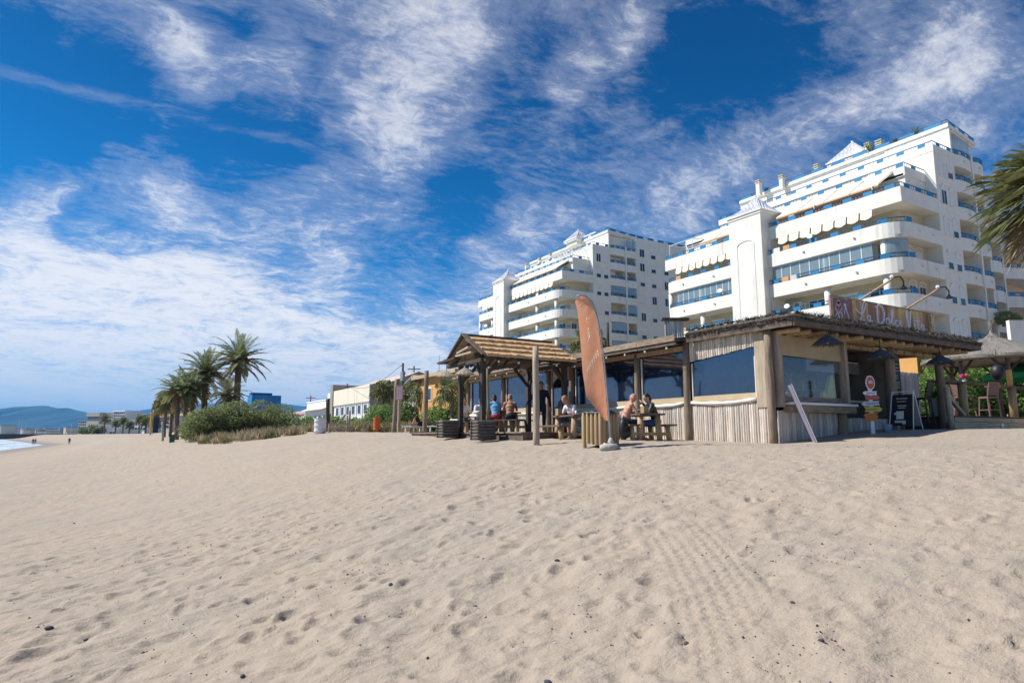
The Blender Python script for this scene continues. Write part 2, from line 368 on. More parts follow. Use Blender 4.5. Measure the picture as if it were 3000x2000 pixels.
def vnoise(x, y, cell, seed):
    r = np.random.default_rng(seed); n = 256; tab = r.random((n, n))
    u = x/cell; v = y/cell; i = np.floor(u).astype(int); j = np.floor(v).astype(int); fu = u-i; fv = v-j
    fu = fu*fu*(3-2*fu); fv = fv*fv*(3-2*fv)
    a = tab[i % n, j % n]; b = tab[(i+1) % n, j % n]; c = tab[i % n, (j+1) % n]; d = tab[(i+1) % n, (j+1) % n]
    return (a*(1-fu)+b*fu)*(1-fv)+(c*(1-fu)+d*fu)*fv
def grow(a, b, s0, k):                                  # spacing that widens
    out = [a]; s = s0; sg = 1 if b > a else -1
    while (b-out[-1])*sg > 0: s *= k; out.append(out[-1]+sg*s)
    return out
def build_sand():
    xs = sorted(set(grow(-3.2, -300, .026, 1.055)+list(np.arange(-3.2, 10.5, .026))+grow(10.5, 1500, .03, 1.05)))
    ys = sorted(set(grow(.4, -120, .03, 1.09)+list(np.arange(.4, 10.5, .026))+grow(10.5, 6000, .03, 1.0225)))
    xs = np.array(xs); ys = np.array(ys); X, Y = np.meshgrid(xs, ys, indexing='ij')
    Z = gz(X, Y)
    beach = sst(60, 14, X)*sst(-24, -12, X)
    near = sst(120, 40, Y)
    # hollows and wind-smoothed footprints
    wx = X*.8+Y*.55; wy = -X*.55+Y*.8
    Zd = .05*(vnoise(wx, wy*1.5, 2.2, 1)-.5)+.05*(vnoise(wx, wy*1.8, .72, 2)-.5)+.046*(vnoise(wx+.25*vnoise(X, Y, .4, 8), wy*2.0, .31, 3)-.5)+.024*(vnoise(wx+.1*vnoise(X, Y, .3, 9), wy*1.6, .14, 4)-.5)+.008*(vnoise(wx, wy, .07, 6)-.5)
    dcam = np.hypot(X, Y)
    Zd *= (.72+.28*sst(15, 6, dcam))*.84
    calm = .55+.45*sst(9, 3.5, X-.35*Y+1)              # the right hand side is smoother
    Zd *= calm
    r = np.random.default_rng(5)
    N = 5600
    fx = r.uniform(-4, 13, N); fy = r.uniform(.5, 26, N)
    for k in range(N):
        if r.random() > (.95 if fx[k] < 4.2+.15*fy[k] else .45): continue
        L = r.uniform(.07, .14); W = L*r.uniform(.45, .7); a = r.normal(.5, .7); dd_ = math.hypot(fx[k], fy[k]); dp = r.uniform(.007, .026)*(.35+.65*max(0, min(1, (13-dd_)/8)))
        i0, i1 = np.searchsorted(xs, [fx[k]-.5, fx[k]+.5]); j0, j1 = np.searchsorted(ys, [fy[k]-.5, fy[k]+.5])
        if i1-i0 < 3 or j1-j0 < 3: continue
        dx = X[i0:i1, j0:j1]-fx[k]; dy = Y[i0:i1, j0:j1]-fy[k]
        u = (dx*math.cos(a)+dy*math.sin(a))/L; v = (-dx*math.sin(a)+dy*math.cos(a))/W
        q = np.sqrt(u*u+v*v)
        Zd[i0:i1, j0:j1] += -dp*np.exp(-(q*1.15)**4)+dp*.65*np.exp(-((q-1.25)/.33)**2)*(.7+.4*v)
    # knobbly tyre track of the beach tractor
    pts = np.array(TRACK); seg = []
    s = np.full(X.shape, 0.0); t = np.full(X.shape, 9.0); acc = 0
    bx = (X > pts[:, 0].min()-1) & (X < pts[:, 0].max()+1) & (Y > pts[:, 1].min()-1) & (Y < pts[:, 1].max()+1)
    xi, yi = X[bx], Y[bx]; sb = np.zeros(xi.shape); tb = np.full(xi.shape, 9.0)
    for k in range(len(pts)-1):
        p, q = pts[k], pts[k+1]; d = q-p; L = np.hypot(*d); d = d/L
        al = (xi-p[0])*d[0]+(yi-p[1])*d[1]; ac = -(xi-p[0])*d[1]+(yi-p[1])*d[0]
        ok = (al >= -.1) & (al <= L+.1) & (np.abs(ac) < np.abs(tb)); tb[ok] = ac[ok]; sb[ok] = acc+al[ok]; acc += L
    inside = sst(.36, .30, np.abs(tb))*(.25+.75*sst(.35, .6, vnoise(xi, yi, .6, 14)+.25))*sst(4.6, 2.9, sb)
    rows = tb/.092; kn = .5+.5*np.cos(2*PI*rows+1.1*np.sin(2*PI*sb/.125))
    kn = np.where(kn > .45, 1, kn/.45)
    zz = Zd[bx]; Zd[bx] = zz*(1-.75*inside)+inside*(-.013+.017*kn)
    Z = Z+Zd*beach*near*sst(14.6, 13.0, X-np.maximum(0, 10-Y)*2)
    me = bpy.data.meshes.new('sand'); nx, ny = X.shape
    me.vertices.add(nx*ny); me.vertices.foreach_set('co', np.stack([X, Y, Z], -1).reshape(-1))
    idx = np.arange(nx*ny).reshape(nx, ny); q = np.stack([idx[:-1, :-1], idx[1:, :-1], idx[1:, 1:], idx[:-1, 1:]], -1).reshape(-1, 4)
    me.loops.add(q.size); me.loops.foreach_set('vertex_index', q.reshape(-1).astype(np.int32))
    me.polygons.add(len(q)); me.polygons.foreach_set('loop_start', np.arange(0, q.size, 4, dtype=np.int32))
    me.polygons.foreach_set('loop_total', np.full(len(q), 4, dtype=np.int32)); me.polygons.foreach_set('use_smooth', np.ones(len(q), bool))
    me.update(calc_edges=True); me.materials.append(M['sand'])
    o = kind(obj('sand_beach', me), 'structure'); o['label'] = 'pale beige beach sand with footprints and ripples'
    return o
TRACK = [(2.3, 1.8), (2.72, 2.24), (3.12, 2.66), (3.6, 3.23), (4.12, 3.9), (4.75, 4.81), (5.25, 5.92), (5.6, 7.03), (5.8, 8.0)]
def sand_mat():
    m = bpy.data.materials.new('sand'); m.use_nodes = True; T = NT(m.node_tree)
    out = T.add('ShaderNodeOutputMaterial'); bs = T.add('ShaderNodeBsdfPrincipled'); T.l.new(bs.outputs[0], out.inputs[0])
    bs.inputs['Roughness'].default_value = .95; bs.inputs['Specular IOR Level'].default_value = .15
    pos = T.add('ShaderNodeNewGeometry').outputs['Position']
    n0 = T.noise(pos, .45, 4, .6); n1 = T.noise(pos, 5, 5, .65); n2 = T.noise(pos, 160, 3, .7); n3 = T.noise(pos, 420, 2, .7)
    c = T.mix(T.smooth(n0, .35, .68), (.41,.337,.262,1), (.375,.318,.258,1))
    c = T.mix(T.math('MULTIPLY', T.smooth(n1, .5, .78), .35), c, (.32,.265,.21,1))
    c = T.mix(T.math('MULTIPLY', T.smooth(n2, .42, .7), .38), c, (.28,.23,.18,1))
    c = T.mix(T.math('MULTIPLY', T.smooth(n3, .60, .70), .5), c, (.17,.15,.135,1))
    c = T.mix(T.math('MULTIPLY', T.smooth(n3, .40, .32), .4), c, (.55,.47,.39,1))
    c = T.mix(T.math('MULTIPLY', T.smooth(T.noise(pos, 58, 3, .75), .45, .72), .26), c, (.27,.22,.175,1))
    c = T.mix(T.math('MULTIPLY', T.smooth(T.noise(pos, 27, 4, .7), .5, .75), .22), c, (.50,.43,.36,1))
    # coarse grit gathers in patches
    patch = T.smooth(T.noise(pos, 1.6, 3, .6), .56, .70)
    vo = T.add('ShaderNodeTexVoronoi', i_Vector=pos, i_Scale=34.0); g = T.math('LESS_THAN', vo.outputs['Distance'], .20)
    rnd = T.add('ShaderNodeSeparateColor', i_0=vo.outputs['Color'])
    g = T.math('MULTIPLY', T.math('MULTIPLY', g, T.math('GREATER_THAN', rnd.outputs[0], .45)), patch)
    c = T.mix(T.math('MULTIPLY', g, .8), c, T.mix(rnd.outputs[1], (.10,.085,.08,1), (.40,.34,.30,1)))
    # wet sand along the water
    sep = T.add('ShaderNodeSeparateXYZ', i_0=pos)
    wet = T.smooth(sep.outputs[2], -.62, -.86)
    c = T.mix(T.math('MULTIPLY', wet, .7), c, (.22,.18,.14,1))
    T.put(bs.inputs['Roughness'], T.math('SUBTRACT', .95, T.math('MULTIPLY', wet, .6)))
    # inland the ground turns to dry grass and earth
    inl = T.math('MULTIPLY', T.smooth(sep.outputs[0], 17.5, 21), T.smooth(sep.outputs[1], 24, 30))
    c = T.mix(T.math('MULTIPLY', inl, T.smooth(n1, .2, .6)), c, (.17,.15,.085,1))
    T.put(bs.inputs['Base Color'], c)
    h = T.math('ADD', T.math('MULTIPLY', n2, .006), T.math('ADD', T.math('MULTIPLY', T.noise(pos, 45, 4, .6), .010), T.math('ADD', T.math('MULTIPLY', T.noise(pos, 14, 4, .6), .018), T.math('MULTIPLY', T.noise(T.add('ShaderNodeMapping', i_Vector=pos, i_Rotation=(0,0,.6), i_Scale=(1,1.9,1)), 3.6, 4, .55), .055))))
    b = T.add('ShaderNodeBump', i_Strength=.85, i_Distance=1.0, i_Height=h); T.put(bs.inputs['Normal'], b)
    M['sand'] = m
sand_mat(); sand = build_sand()

# sea
def sea_mat():
    m = bpy.data.materials.new('sea'); m.use_nodes = True; T = NT(m.node_tree)
    out = T.add('ShaderNodeOutputMaterial'); bs = T.add('ShaderNodeBsdfPrincipled'); T.l.new(bs.outputs[0], out.inputs[0])
    pos = T.add('ShaderNodeNewGeometry').outputs['Position']; sep = T.add('ShaderNodeSeparateXYZ', i_0=pos)
    mp = T.add('ShaderNodeMapping', i_Vector=pos, i_Scale=(1, .22, 1)); n = T.noise(mp, .22, 5, .6); nf = T.noise(mp, .7, 5, .7)
    foam = T.smooth(T.math('ADD', T.math('MULTIPLY', T.math('ADD', T.math('ADD', sep.outputs[0], 3.0), T.math('MULTIPLY', T.math('MAXIMUM', T.math('SUBTRACT', sep.outputs[1], 215.0), 0.0), .15)), .05), T.math('MULTIPLY', n, 2.4)), -.15, .25)
    c = T.mix(T.math('MULTIPLY', foam, T.smooth(nf, .25, .55)), (.10,.30,.33,1), (.80,.82,.82,1))
    T.put(bs.inputs['Base Color'], c); bs.inputs['Roughness'].default_value = .18
    T.put(bs.inputs['Normal'], T.add('ShaderNodeBump', i_Strength=.6, i_Distance=.5, i_Height=n)); M['sea'] = m
sea_mat()
mb = MB(); mb.add([(40, -220, -.92), (40, 30000, -.92), (-9000, 30000, -.92), (-9000, -220, -.92)], [(0,1,2,3)])
o = mb.build('sea', 'sea'); kind(o, 'structure')['label'] = 'turquoise sea with white surf at the beach'
# a low breaking wave
for (yy, L, xx, hh) in ((150, 60, -27.5, .35), (235, 80, -33, .4)):
    mb = MB(); K = 24
    for i in range(K+1):
        t = i/K; e = math.sin(PI*t)**.5*hh; y = yy+L*(t-.5); x = xx+1.2*math.sin(t*7)
        mb.v += [(x+1.2, y, -.93), (x+.5, y, -.92+e), (x-.4, y, -.92+e*.9), (x-2.2, y, -.93)]
    mb.f = [(4*i+k, 4*i+k+1, 4*i+k+5, 4*i+k+4) for i in range(K) for k in range(3)]
    pm('foam', (.80,.82,.83), (.62,.70,.72), 2, .6, .5, 4) if 'foam' not in M else 0
    o = mb.build('breaking_wave', 'foam', smooth=True); kind(o, 'structure')
# ------------------------------------------------------------------ apartment blocks
def rail(parent, pts, z, every=1.95, pw=.72, first=.3, posts=True):
    """blue balustrade along a plan polyline: top bar, low bar, uprights, alternating solid panels"""
    mb = MB(); mb.tube([(x, y, z) for x, y in pts], .045, 5); mb.tube([(x, y, z-.36) for x, y in pts], .025, 4)
    P = [Vector((x, y, 0)) for x, y in pts]; L = [0]
    for i in range(len(P)-1): L.append(L[-1]+(P[i+1]-P[i]).length)
    def at(s):
        s = max(0, min(L[-1]-1e-6, s))
        for i in range(len(P)-1):
            if s <= L[i+1]: return P[i].lerp(P[i+1], (s-L[i])/max(1e-6, L[i+1]-L[i])), (P[i+1]-P[i]).normalized()
    s = 0
    while s < L[-1]:
        p, d = at(s); mb.tube([(p.x, p.y, z-.42), (p.x, p.y, z)], .014, 4, False); s += .36 if posts else .8
    o = mb.build('railing', 'rail_blue', parent)
    s = first
    while s+pw < L[-1]:
        p, d = at(s+pw/2)
        obj('railing_panel', PANEL, o, (p.x, p.y, z-.2), (0, 0, math.atan2(d.y, d.x)), (pw, 1, 1)); s += every
    return o
PANEL = MB().box(-.5, .5, -.03, .03, -.19, .17).mesh('railing_panel', 'panel_blue')
def window(parent, face, u, z, w, h, style='shutter', arch=False):
    """face: ('a', depth) looks to -X, ('b', depth) looks to -Y; u is the middle along the wall"""
    ax, dpt = face
    def bx(mb, u0, u1, d0, d1, z0, z1):
        return mb.box(dpt+d0, dpt+d1, u0, u1, z0, z1) if ax == 'a' else mb.box(u0, u1, dpt+d0, dpt+d1, z0, z1)
    f = MB(); t = .07
    bx(f, u-w/2-t, u-w/2, -.05, .04, z-t, z+h+t); bx(f, u+w/2, u+w/2+t, -.05, .04, z-t, z+h+t)
    bx(f, u-w/2, u+w/2, -.05, .04, z+h, z+h+t); bx(f, u-w/2-.1, u+w/2+.1, -.12, .04, z-t-.06, z-t)
    if arch:
        n = 8; pts = [(u+(w/2+.1)*math.cos(PI*i/n), z+h+.12+(w/2+.1)*.75*math.sin(PI*i/n)) for i in range(n+1)]
        f.tube([(dpt-.03, p, q) if ax == 'a' else (p, dpt-.03, q) for p, q in pts], .06, 5)
    fo = f.build('window', 'frame_white', parent)
    g = MB(); bx(g, u-w/2, u+w/2, -.012, .03, z-.02, z+h)
    if style == 'shutter': g.build('shutter', 'shutter', fo)
    elif style == 'half':
        g.build('pane', 'dark_glass', fo); s_ = MB(); bx(s_, u-w/2, u+w/2, -.03, -.014, z+h*.45, z+h); s_.build('shutter', 'shutter', fo)
    elif style == 'curtain': g.build('curtain', 'curtain', fo)
    else:
        g.build('pane', 'dark_glass', fo); mu = MB(); bx(mu, u-.025, u+.025, -.035, -.014, z-.02, z+h); mu.build('mullion', 'frame_white', fo)
    return fo
def lamp_dot(parent, p):
    obj('wall_lamp', LAMPD, parent, p)
LAMPD = MB().ball((0,0,0), (.13,.13,.11), 6, 4).mesh('wall_lamp', 'metal_white')
def ac_unit(parent, a, b, z):
    m = MB().box(a-.38, a, b-.42, b+.42, z, z+.62); o = m.build('air_conditioner', 'frame_white', parent)
    MB().tube([(a-.385, b, z+.31), (a-.40, b, z+.31)], .24, 12).build('fan_grille', 'metal_grey', o)
def umbrella_tile_roof(parent, a0, a1, b0, b1, z, h, ribs=9, concave=.12):
    """pyramid roof of pale tiles; every course of tiles is a slab of its own with a lip"""
    ca, cb = (a0+a1)/2, (b0+b1)/2
    MB().box(a0-.22, a1+.22, b0-.22, b1+.22, z-.16, z).build('cornice', 'stucco_white', parent)
    MB().box(a0-.12, a1+.12, b0-.12, b1+.12, z-.42, z-.163).build('cornice', 'stucco_white', parent)
    core = None
    N = ribs
    for k in range(N):
        t0, t1 = k/N, (k+1)/N
        def s_(t): return (1-t)*(1-concave*math.sin(PI*t))*1.04
        w0, w1 = s_(t0), s_(t1)
        A0, B0 = (a1-a0)/2*w0+.10, (b1-b0)/2*w0+.10; A1, B1 = (a1-a0)/2*w1, (b1-b0)/2*w1
        m = MB(); m.add([(ca-A0,cb-B0,z+h*t0),(ca+A0,cb-B0,z+h*t0),(ca+A0,cb+B0,z+h*t0),(ca-A0,cb+B0,z+h*t0),
                         (ca-A1,cb-B1,z+h*t1+.04),(ca+A1,cb-B1,z+h*t1+.04),(ca+A1,cb+B1,z+h*t1+.04),(ca-A1,cb+B1,z+h*t1+.04)],
                        [(0,3,2,1),(4,5,6,7),(0,1,5,4),(1,2,6,5),(2,3,7,6),(3,0,4,7)])
        # round tile ribs running up each face
        nr = max(3, int(10*w0))
        for i in range(nr):
            f = (i+.5)/nr*2-1
            m.tube([(ca-A0, cb+B0*f, z+h*t0+.02), (ca-A1, cb+B1*f, z+h*t1+.05)], .055, 5)
            m.tube([(ca+A0*f, cb-B0, z+h*t0+.02), (ca+A1*f, cb-B1, z+h*t1+.05)], .055, 5)
        m.build('tile_course', 'roof_tile_pale', parent)
    MB().ball((ca, cb, z+h+.1), .14, 8, 6).build('finial', 'stucco_white', parent)
def chimney(parent, a, b, z, h=1.5, w=.55):
    h *= .8; w *= .85
    m = MB().box(a-w/2, a+w/2, b-w/2, b+w/2, z, z+h); o = m.build('chimney', 'stucco_white', parent)
    c = MB().box(a-w/2-.08, a+w/2+.08, b-w/2-.08, b+w/2+.08, z+h, z+h+.09)
    for i in (-1, 1):
        for j in (-1, 1): c.box(a+i*w*.36-.05, a+i*w*.36+.05, b+j*w*.36-.05, b+j*w*.36+.05, z+h+.09, z+h+.3)
    c.box(a-w/2-.05, a+w/2+.05, b-w/2-.05, b+w/2+.05, z+h+.3, z+h+.38).build('chimney_cap', 'stucco_cream', o)
def roof_plant(parent, a, b, z, h, seed):
    r = random.Random(seed); m = MB()
    for i in range(26):
        an = r.uniform(0, 2*PI); el = r.uniform(.2, 1.4); L = h*r.uniform(.6, 1)
        d = Vector((math.cos(an)*math.cos(el), math.sin(an)*math.cos(el), math.sin(el))); s = d.cross(Vector((0,0,1))).normalized()*.07
        p = Vector((a, b, z)); m.add([p-s*.3, p+d*L*.6-s, p+d*L, p+d*L*.6+s], [(0,1,2,3)])
    o = m.build('potted_plant', 'foliage_mid', parent)
    MB().lathe([(.13,-.3),(.2,.02)], (a,b,z), 8).build('pot', 'terracotta', o)

def block(name, label, x0, y0, z0, dz, tower, full, seed):
    """one stepped apartment block; a = inland from the sea front, b = along the beach from the near flank"""
    rnd = random.Random(seed)
    T_ = thing(name, label, 'apartment building', (x0, y0, z0))
    t0, t1 = tower; E = 28.0
    Z = [10.65+dz, 13.74+dz, 16.83+dz, 19.92+dz]; Z4, Z5, Z6, Z7 = 22.85+dz, 25.5+dz, 28.0+dz, 30.9+dz
    if dz > 2: Z = [7.56+dz]+Z
    Z = [v-z0 for v in Z]; Z4 -= z0; Z5 -= z0; Z6 -= z0; Z7 -= z0
    W = 'stucco_white'
    # recessed walls behind the balconies
    m = MB(); m.box(2.3, 14.5, 1.3, E-.6, -1, Z4-1.5)
    core = m.build('wall', 'stucco_cream', T_)
    # flush flank with the two columns of windows
    m = MB().box(6.6, 10.2, 0, 6, -1, Z6-.6); m.build('wall', W, T_)
    m = MB().box(9.92, 10.2, .006, 6, Z6-.6, Z7-.78); m.build('wall', W, T_)
    # flank behind: two columns of balconies between piers
    MB().box(10.2, 16.2, 1.75, 8, -1, Z7-1.2).build('wall', W, T_)
    MB().box(13.4, 13.68, -.12, 1.8, -1, Z6+.1).build('pier', W, T_)
    MB().box(15.85, 16.2, .2, 1.75, -1, Z7-2.9).build('wall', W, T_)
    zz = [v for v in Z]+[Z4, Z5, Z6]
    for k, zr in enumerate(zz):
        if k == 0 and full is False: pass
        for (a0, a1) in ((10.2, 13.4), (13.68, 15.85)):
            m = MB(); n = 8
            pl = [(a0, 1.75), (a0, .0)]+[(a0+(a1-a0)*i/n, -.18*math.sin(PI*i/n)) for i in range(1, n)]+[(a1, .0), (a1, 1.75)]
            m.prism(pl, zr-1.62, zr-1.42); m.path([(x, y) for x, y in pl[1:-1]], .12, zr-1.42, zr-.42)
            m.build('balcony', W, T_)
            rail(T_, pl[1:-1], zr, 1.1, .55, .2, posts=full)
            sty = rnd.choice(['shutter', 'glass', 'curtain', 'shutter'])
            window(T_, ('b', 1.75), (a0+a1)/2+.2, zr-1.42, 1.6, 2.1, sty)
            lamp_dot(T_, ((a0+a1)/2, -.30, zr-1.0))
            if rnd.random() < .25:
                g = MB().sheet([(a0+.05, -.02, zr+.05), (a1-.05, -.02, zr+.05), (a1-.05, -.02, zr+1.40), (a0+.05, -.02, zr+1.40)], .02); g.build('glazing', 'balcony_glass', T_)
        # the windows of the flush flank
        if zr < Z6-.2:
            for j, u in enumerate((7.75, 9.25)):
                window(T_, ('b', 0), u, zr-.62, .85, 1.25, rnd.choice(['shutter', 'half', 'glass', 'shutter']), arch=zr < Z4+1)
    # the sea front balconies with their rounded corner
    for k, zr in enumerate(Z):
        right = [(6.6, -.002), (2.0, -.002)]+arc(2.0, 1.998, 2.0, 270, 180, 7)[1:]+[(0, t0)]
        m = MB(); m.path([(x, y) for x, y in reversed(right)], .16, zr-1.75, zr-.42)
        m.prism([(x*.999+.16 if x < .2 else x, y+.16 if y < .2 else y) for x, y in right]+[(2.35, t0), (2.35, 1.35), (6.6, 1.35)], zr-1.74, zr-1.5)
        m.build('balcony', W, T_)
        rail(T_, list(reversed([(x+.08 if x < .5 else x, y+.08) for x, y in right[1:]])), zr, 2.15, .78, .4, posts=full)
        left = [(0, t1), (0, E-2)]+arc(2, E-2, 2, 180, 90, 6)[1:]+[(3.2, E)]
        m = MB(); m.path(list(reversed(left)), .16, zr-1.75, zr-.42); m.prism(list(reversed([(max(x, .16), min(y, E-.16)) for x, y in left]))+[(2.35, t1), (2.35, E-.5)][0:1]+[], zr-1.74, zr-1.5)
        m.build('balcony', W, T_)
        rail(T_, [(x+.08, min(y, E-.08)) for x, y in left], zr, 1.9, .7, .3, posts=full)
        # round columns between floors
        if zr > Z[0]+.1:
            for (ca, cb) in ((.55, 1.75), (.55, 7.2), (.55, E-5.8), (.55, E-1.0)):
                MB().tube([(ca, cb, zr-3.09-1.5), (ca, cb, zr-1.74)], .29, 12).build('column', W, T_, True)
            # doors and windows on the recessed wall
            for b in ([2.6, 5.4, 8.9, 11.3] if k % 2 else [3.4, 6.3, 9.4, 11.6])+[t1+1.6, t1+4.6, t1+7.8]:
                if b < E-1.5: window(T_, ('a', 2.3), b, zr-3.09-1.5+.02, 1.7, 2.2, rnd.choice(['shutter', 'curtain', 'glass', 'shutter']))
            for a in (3.6, 5.2): window(T_, ('b', 1.3), a, zr-3.09-.75, .95, 1.45, rnd.choice(['shutter', 'shutter', 'glass']), arch=True)
        for b in (4, 9, t1+3, t1+7.5): lamp_dot(T_, (-.06, b, zr-1.05)) if b < E-1 else 0
        for a in (3.0, 5.2): lamp_dot(T_, (a, -.1, zr-1.05))
    # partitions beside the tower and at the ends
    for b in (t0-.2, t1): MB().box(.2, 2.3, b, b+.2, -1, Z[-1]+1.3).build('partition', W, T_)
    # glazed balconies
    def glaze(b0, b1, zr, step, mat='balcony_glass'):
        n = int((b1-b0)/step); w = (b1-b0)/n
        fr = MB(); fr.box(.24, .32, b0, b1, zr+1.28, zr+1.345)
        f = fr.build('glazing_frame', 'frame_white', T_)
        for i in range(n):
            MB().sheet([(.27, b0+i*w+.03, zr-.40), (.27, b0+(i+1)*w-.03, zr-.40), (.27, b0+(i+1)*w-.03, zr+1.27), (.27, b0+i*w+.03, zr+1.27)], .015).build('pane', mat, f)
            MB().box(.25, .30, b0+(i+1)*w-.03, b0+(i+1)*w+.03, zr-.40, zr+1.275).build('mullion', 'frame_white', f)
        MB().sheet([(1.1, b0, zr-.5), (1.1, b1, zr-.5), (1.1, b1, zr+1.25), (1.1, b0, zr+1.25)], .02).build('curtain', 'curtain', f)
    if full:
        glaze(2.6, t0-.3, Z[-2], .95); glaze(t1+.4, E-2.4, Z[-2], .8); 
        # glazing round the corner
        n = 5; pts = arc(2.0, 1.998, 1.75, 255, 195, n)
        for i in range(n):
            (xa, ya), (xb, yb) = pts[i], pts[i+1]
            MB().sheet([(xa, ya, Z[-2]-.4), (xb, yb, Z[-2]-.4), (xb, yb, Z[-2]+1.3), (xa, ya, Z[-2]+1.3)], .015).build('pane', 'balcony_glass', T_)
        ac_unit(T_, 2.3, t0-1.6, Z[1]+.25)
    else:
        ac_unit(T_, 2.3, t0-2.4, Z[-1]+.2); ac_unit(T_, 2.3, t0-2.4, Z[-2]+.2)
    # scalloped blinds under the R4 band (right) and the one left of the tower
    def blind(b0, b1, z, step=1.15):
        n = int((b1-b0)/step); w = (b1-b0)/n
        for i in range(n):
            u0 = b0+i*w; m = MB(); K = 6
            top = [(.42, u0+.08+(w-.16)*j/K, z) for j in range(K+1)]
            bot = [(.30, u0+.08+(w-.16)*j/K, z-.62-.16*math.sin(PI*j/K)) for j in range(K+1)]
            m.v = top+bot+[(x+.02, y, zz_) for x, y, zz_ in top+bot]; K1 = K+1
            m.f = [(j, K1+j, K1+j+1, j+1) for j in range(K)]+[(2*K1+j+1, 3*K1+j+1, 3*K1+j, 2*K1+j) for j in range(K)]
            m.build('blind', 'awning', T_)
    blind(2.4, t0-1.0, Z4-1.78); blind(t1+.5, E-2, Z4-1.78, 1.0)
    # R4: long terrace with awnings
    r4 = [(6.6, -.05), (.45, -.05), (.45, t0)]
    m = MB(); m.path(list(reversed(r4)), .16, Z4-1.75, Z4-.42); m.prism([(.6,.1),(.6,t0),(3.3,t0),(3.3,1.4),(6.6,1.4),(6.6,.1)][::-1], Z4-1.74, Z4-1.5); m.build('terrace', W, T_)
    rail(T_, [(.53, t0), (.53, .03), (6.5, .03)], Z4, 1.9, .85, .3, posts=full)
    m = MB(); m.path([(3.2, E-.3), (.45, E-.3), (.45, t1)], .16, Z4-1.75, Z4-.42); m.prism([(.6, t1), (3.3, t1), (3.3, E-.4), (.6, E-.4)], Z4-1.74, Z4-1.5); m.build('terrace', W, T_)
    rail(T_, [(.53, E-.4), (.53, t1)], Z4, 1.7, .8, .3, posts=full)
    def bal(b0, b1):                                   # terracotta balusters behind the rail
        m = MB(); b = b0
        while b < b1: m.lathe([(.05,0),(.09,.12),(.05,.3),(.07,.42)], (.62, b, Z4-.44), 6); b += .3
        m.build('balustrade', 'terracotta', T_)
    bal(1.2, t0-.3)
    # level 4 rooms
    MB().box(3.3, 12, .95, E-1, Z4-1.6, Z5-.42).build('wall', W, T_)
    for b in (2.5, 5, 8, 11, t1+2, t1+5.5): window(T_, ('a', 3.3), b, Z4-1.45, 1.7, 1.9, 'curtain')
    for u in (4.3, 5.7): window(T_, ('b', .95), u, Z4-.6, .8, 1.25, 'shutter', arch=True)
    def awn(b0, b1, n, a_out=.75, zt=None, zb=None):
        w = (b1-b0)/n; zt = zt or Z5-.55; zb = zb or Z4+.42
        for i in range(n):
            u0, u1 = b0+i*w+.02, b0+(i+1)*w-.02
            o = MB().sheet([(3.28, u0, zt), (3.28, u1, zt), (a_out, u1, zb), (a_out, u0, zb)], .03).build('awning', 'awning', T_)
            MB().box(a_out-.02, a_out+.02, u0, u1, zb-.16, zb+.0).build('awning_valance', 'awning_trim', o)
            MB().beam((3.25, u0, zt+.08), (a_out, u0, zb+.08), .05, .05).build('awning_arm', 'metal_grey', o)
    awn(1.9, t0-.6, 4); awn(t1+.8, E-5.5, 2)
    for b in (2.4, 8.0): MB().box(.62, .68, b, b+.06, Z4-.4, Z4+.75).build('awning_post', 'metal_white', T_)
    # white pipe frame on the left terrace
    m = MB()
    for b in (E-1.0, E-4.6): m.tube([(.6, b, Z4-.4), (.6, b, Z4+1.25), (3.3, b, Z4+1.5)], .04, 5)
    m.tube([(.6, E-1, Z4+1.25), (.6, t1+.5, Z4+1.25)], .04, 5); m.build('pergola', 'metal_white', T_)
    # R5
    m = MB(); m.path([(3.15, E-1.2), (3.15, .85), (7.0, .85)], .16, Z5-1.2, Z5-.38); m.build('terrace', W, T_)
    rail(T_, [(3.23, E-1.3), (3.23, .93), (6.6, .93)], Z5, 1.9, .62, .4, posts=full)
    MB().box(6.75, 14, 1.1, E-3.5, Z5-1.3, Z6-.42).build('wall', W, T_)
    MB().box(3.15, 6.76, 1.0, E-1.3, Z5-1.25, Z5-1.0).build('terrace_floor', W, T_)
    for b in (3, 6.5, 10, 14, 18, 22): window(T_, ('a', 6.75), b, Z5-.95, 1.5, 1.8, rnd.choice(['curtain', 'shutter', 'glass']))
    # R6
    m = MB(); m.path([(6.57, E-3.4), (6.57, -.03), (10.17, -.03)], .19, Z6-1.0, Z6-.38); m.build('terrace', W, T_)
    rail(T_, [(6.68, E-3.5), (6.68, .06), (9.9, .06)], Z6, 1.9, .62, .4, posts=full)
    MB().box(10.0, 16, 1.0, E-4, Z6-1.1, Z7-.92).build('wall', W, T_)
    for b in (5, 9, 13, 17, 21): window(T_, ('a', 10.0), b, Z6-.8, 1.5, 1.8, rnd.choice(['curtain', 'shutter', 'glass']))
    # R7 roof terrace
    m = MB(); m.path([(9.8, E-4), (9.8, .0), (16.2, .7), (16.7, .75)], .16, Z7-.75, Z7-.38)
    m.prism([(9.9, E-4.1), (9.9, .15), (16.2, .85), (16.6, .9), (16.6, E-4.1)], Z7-.9, Z7-.7)
    m.build('roof_terrace', W, T_)
    rail(T_, [(9.88, E-4.1), (9.88, .08), (16.2, .78), (16.6, .82)], Z7, 2.4, 1.5, .2, posts=full)
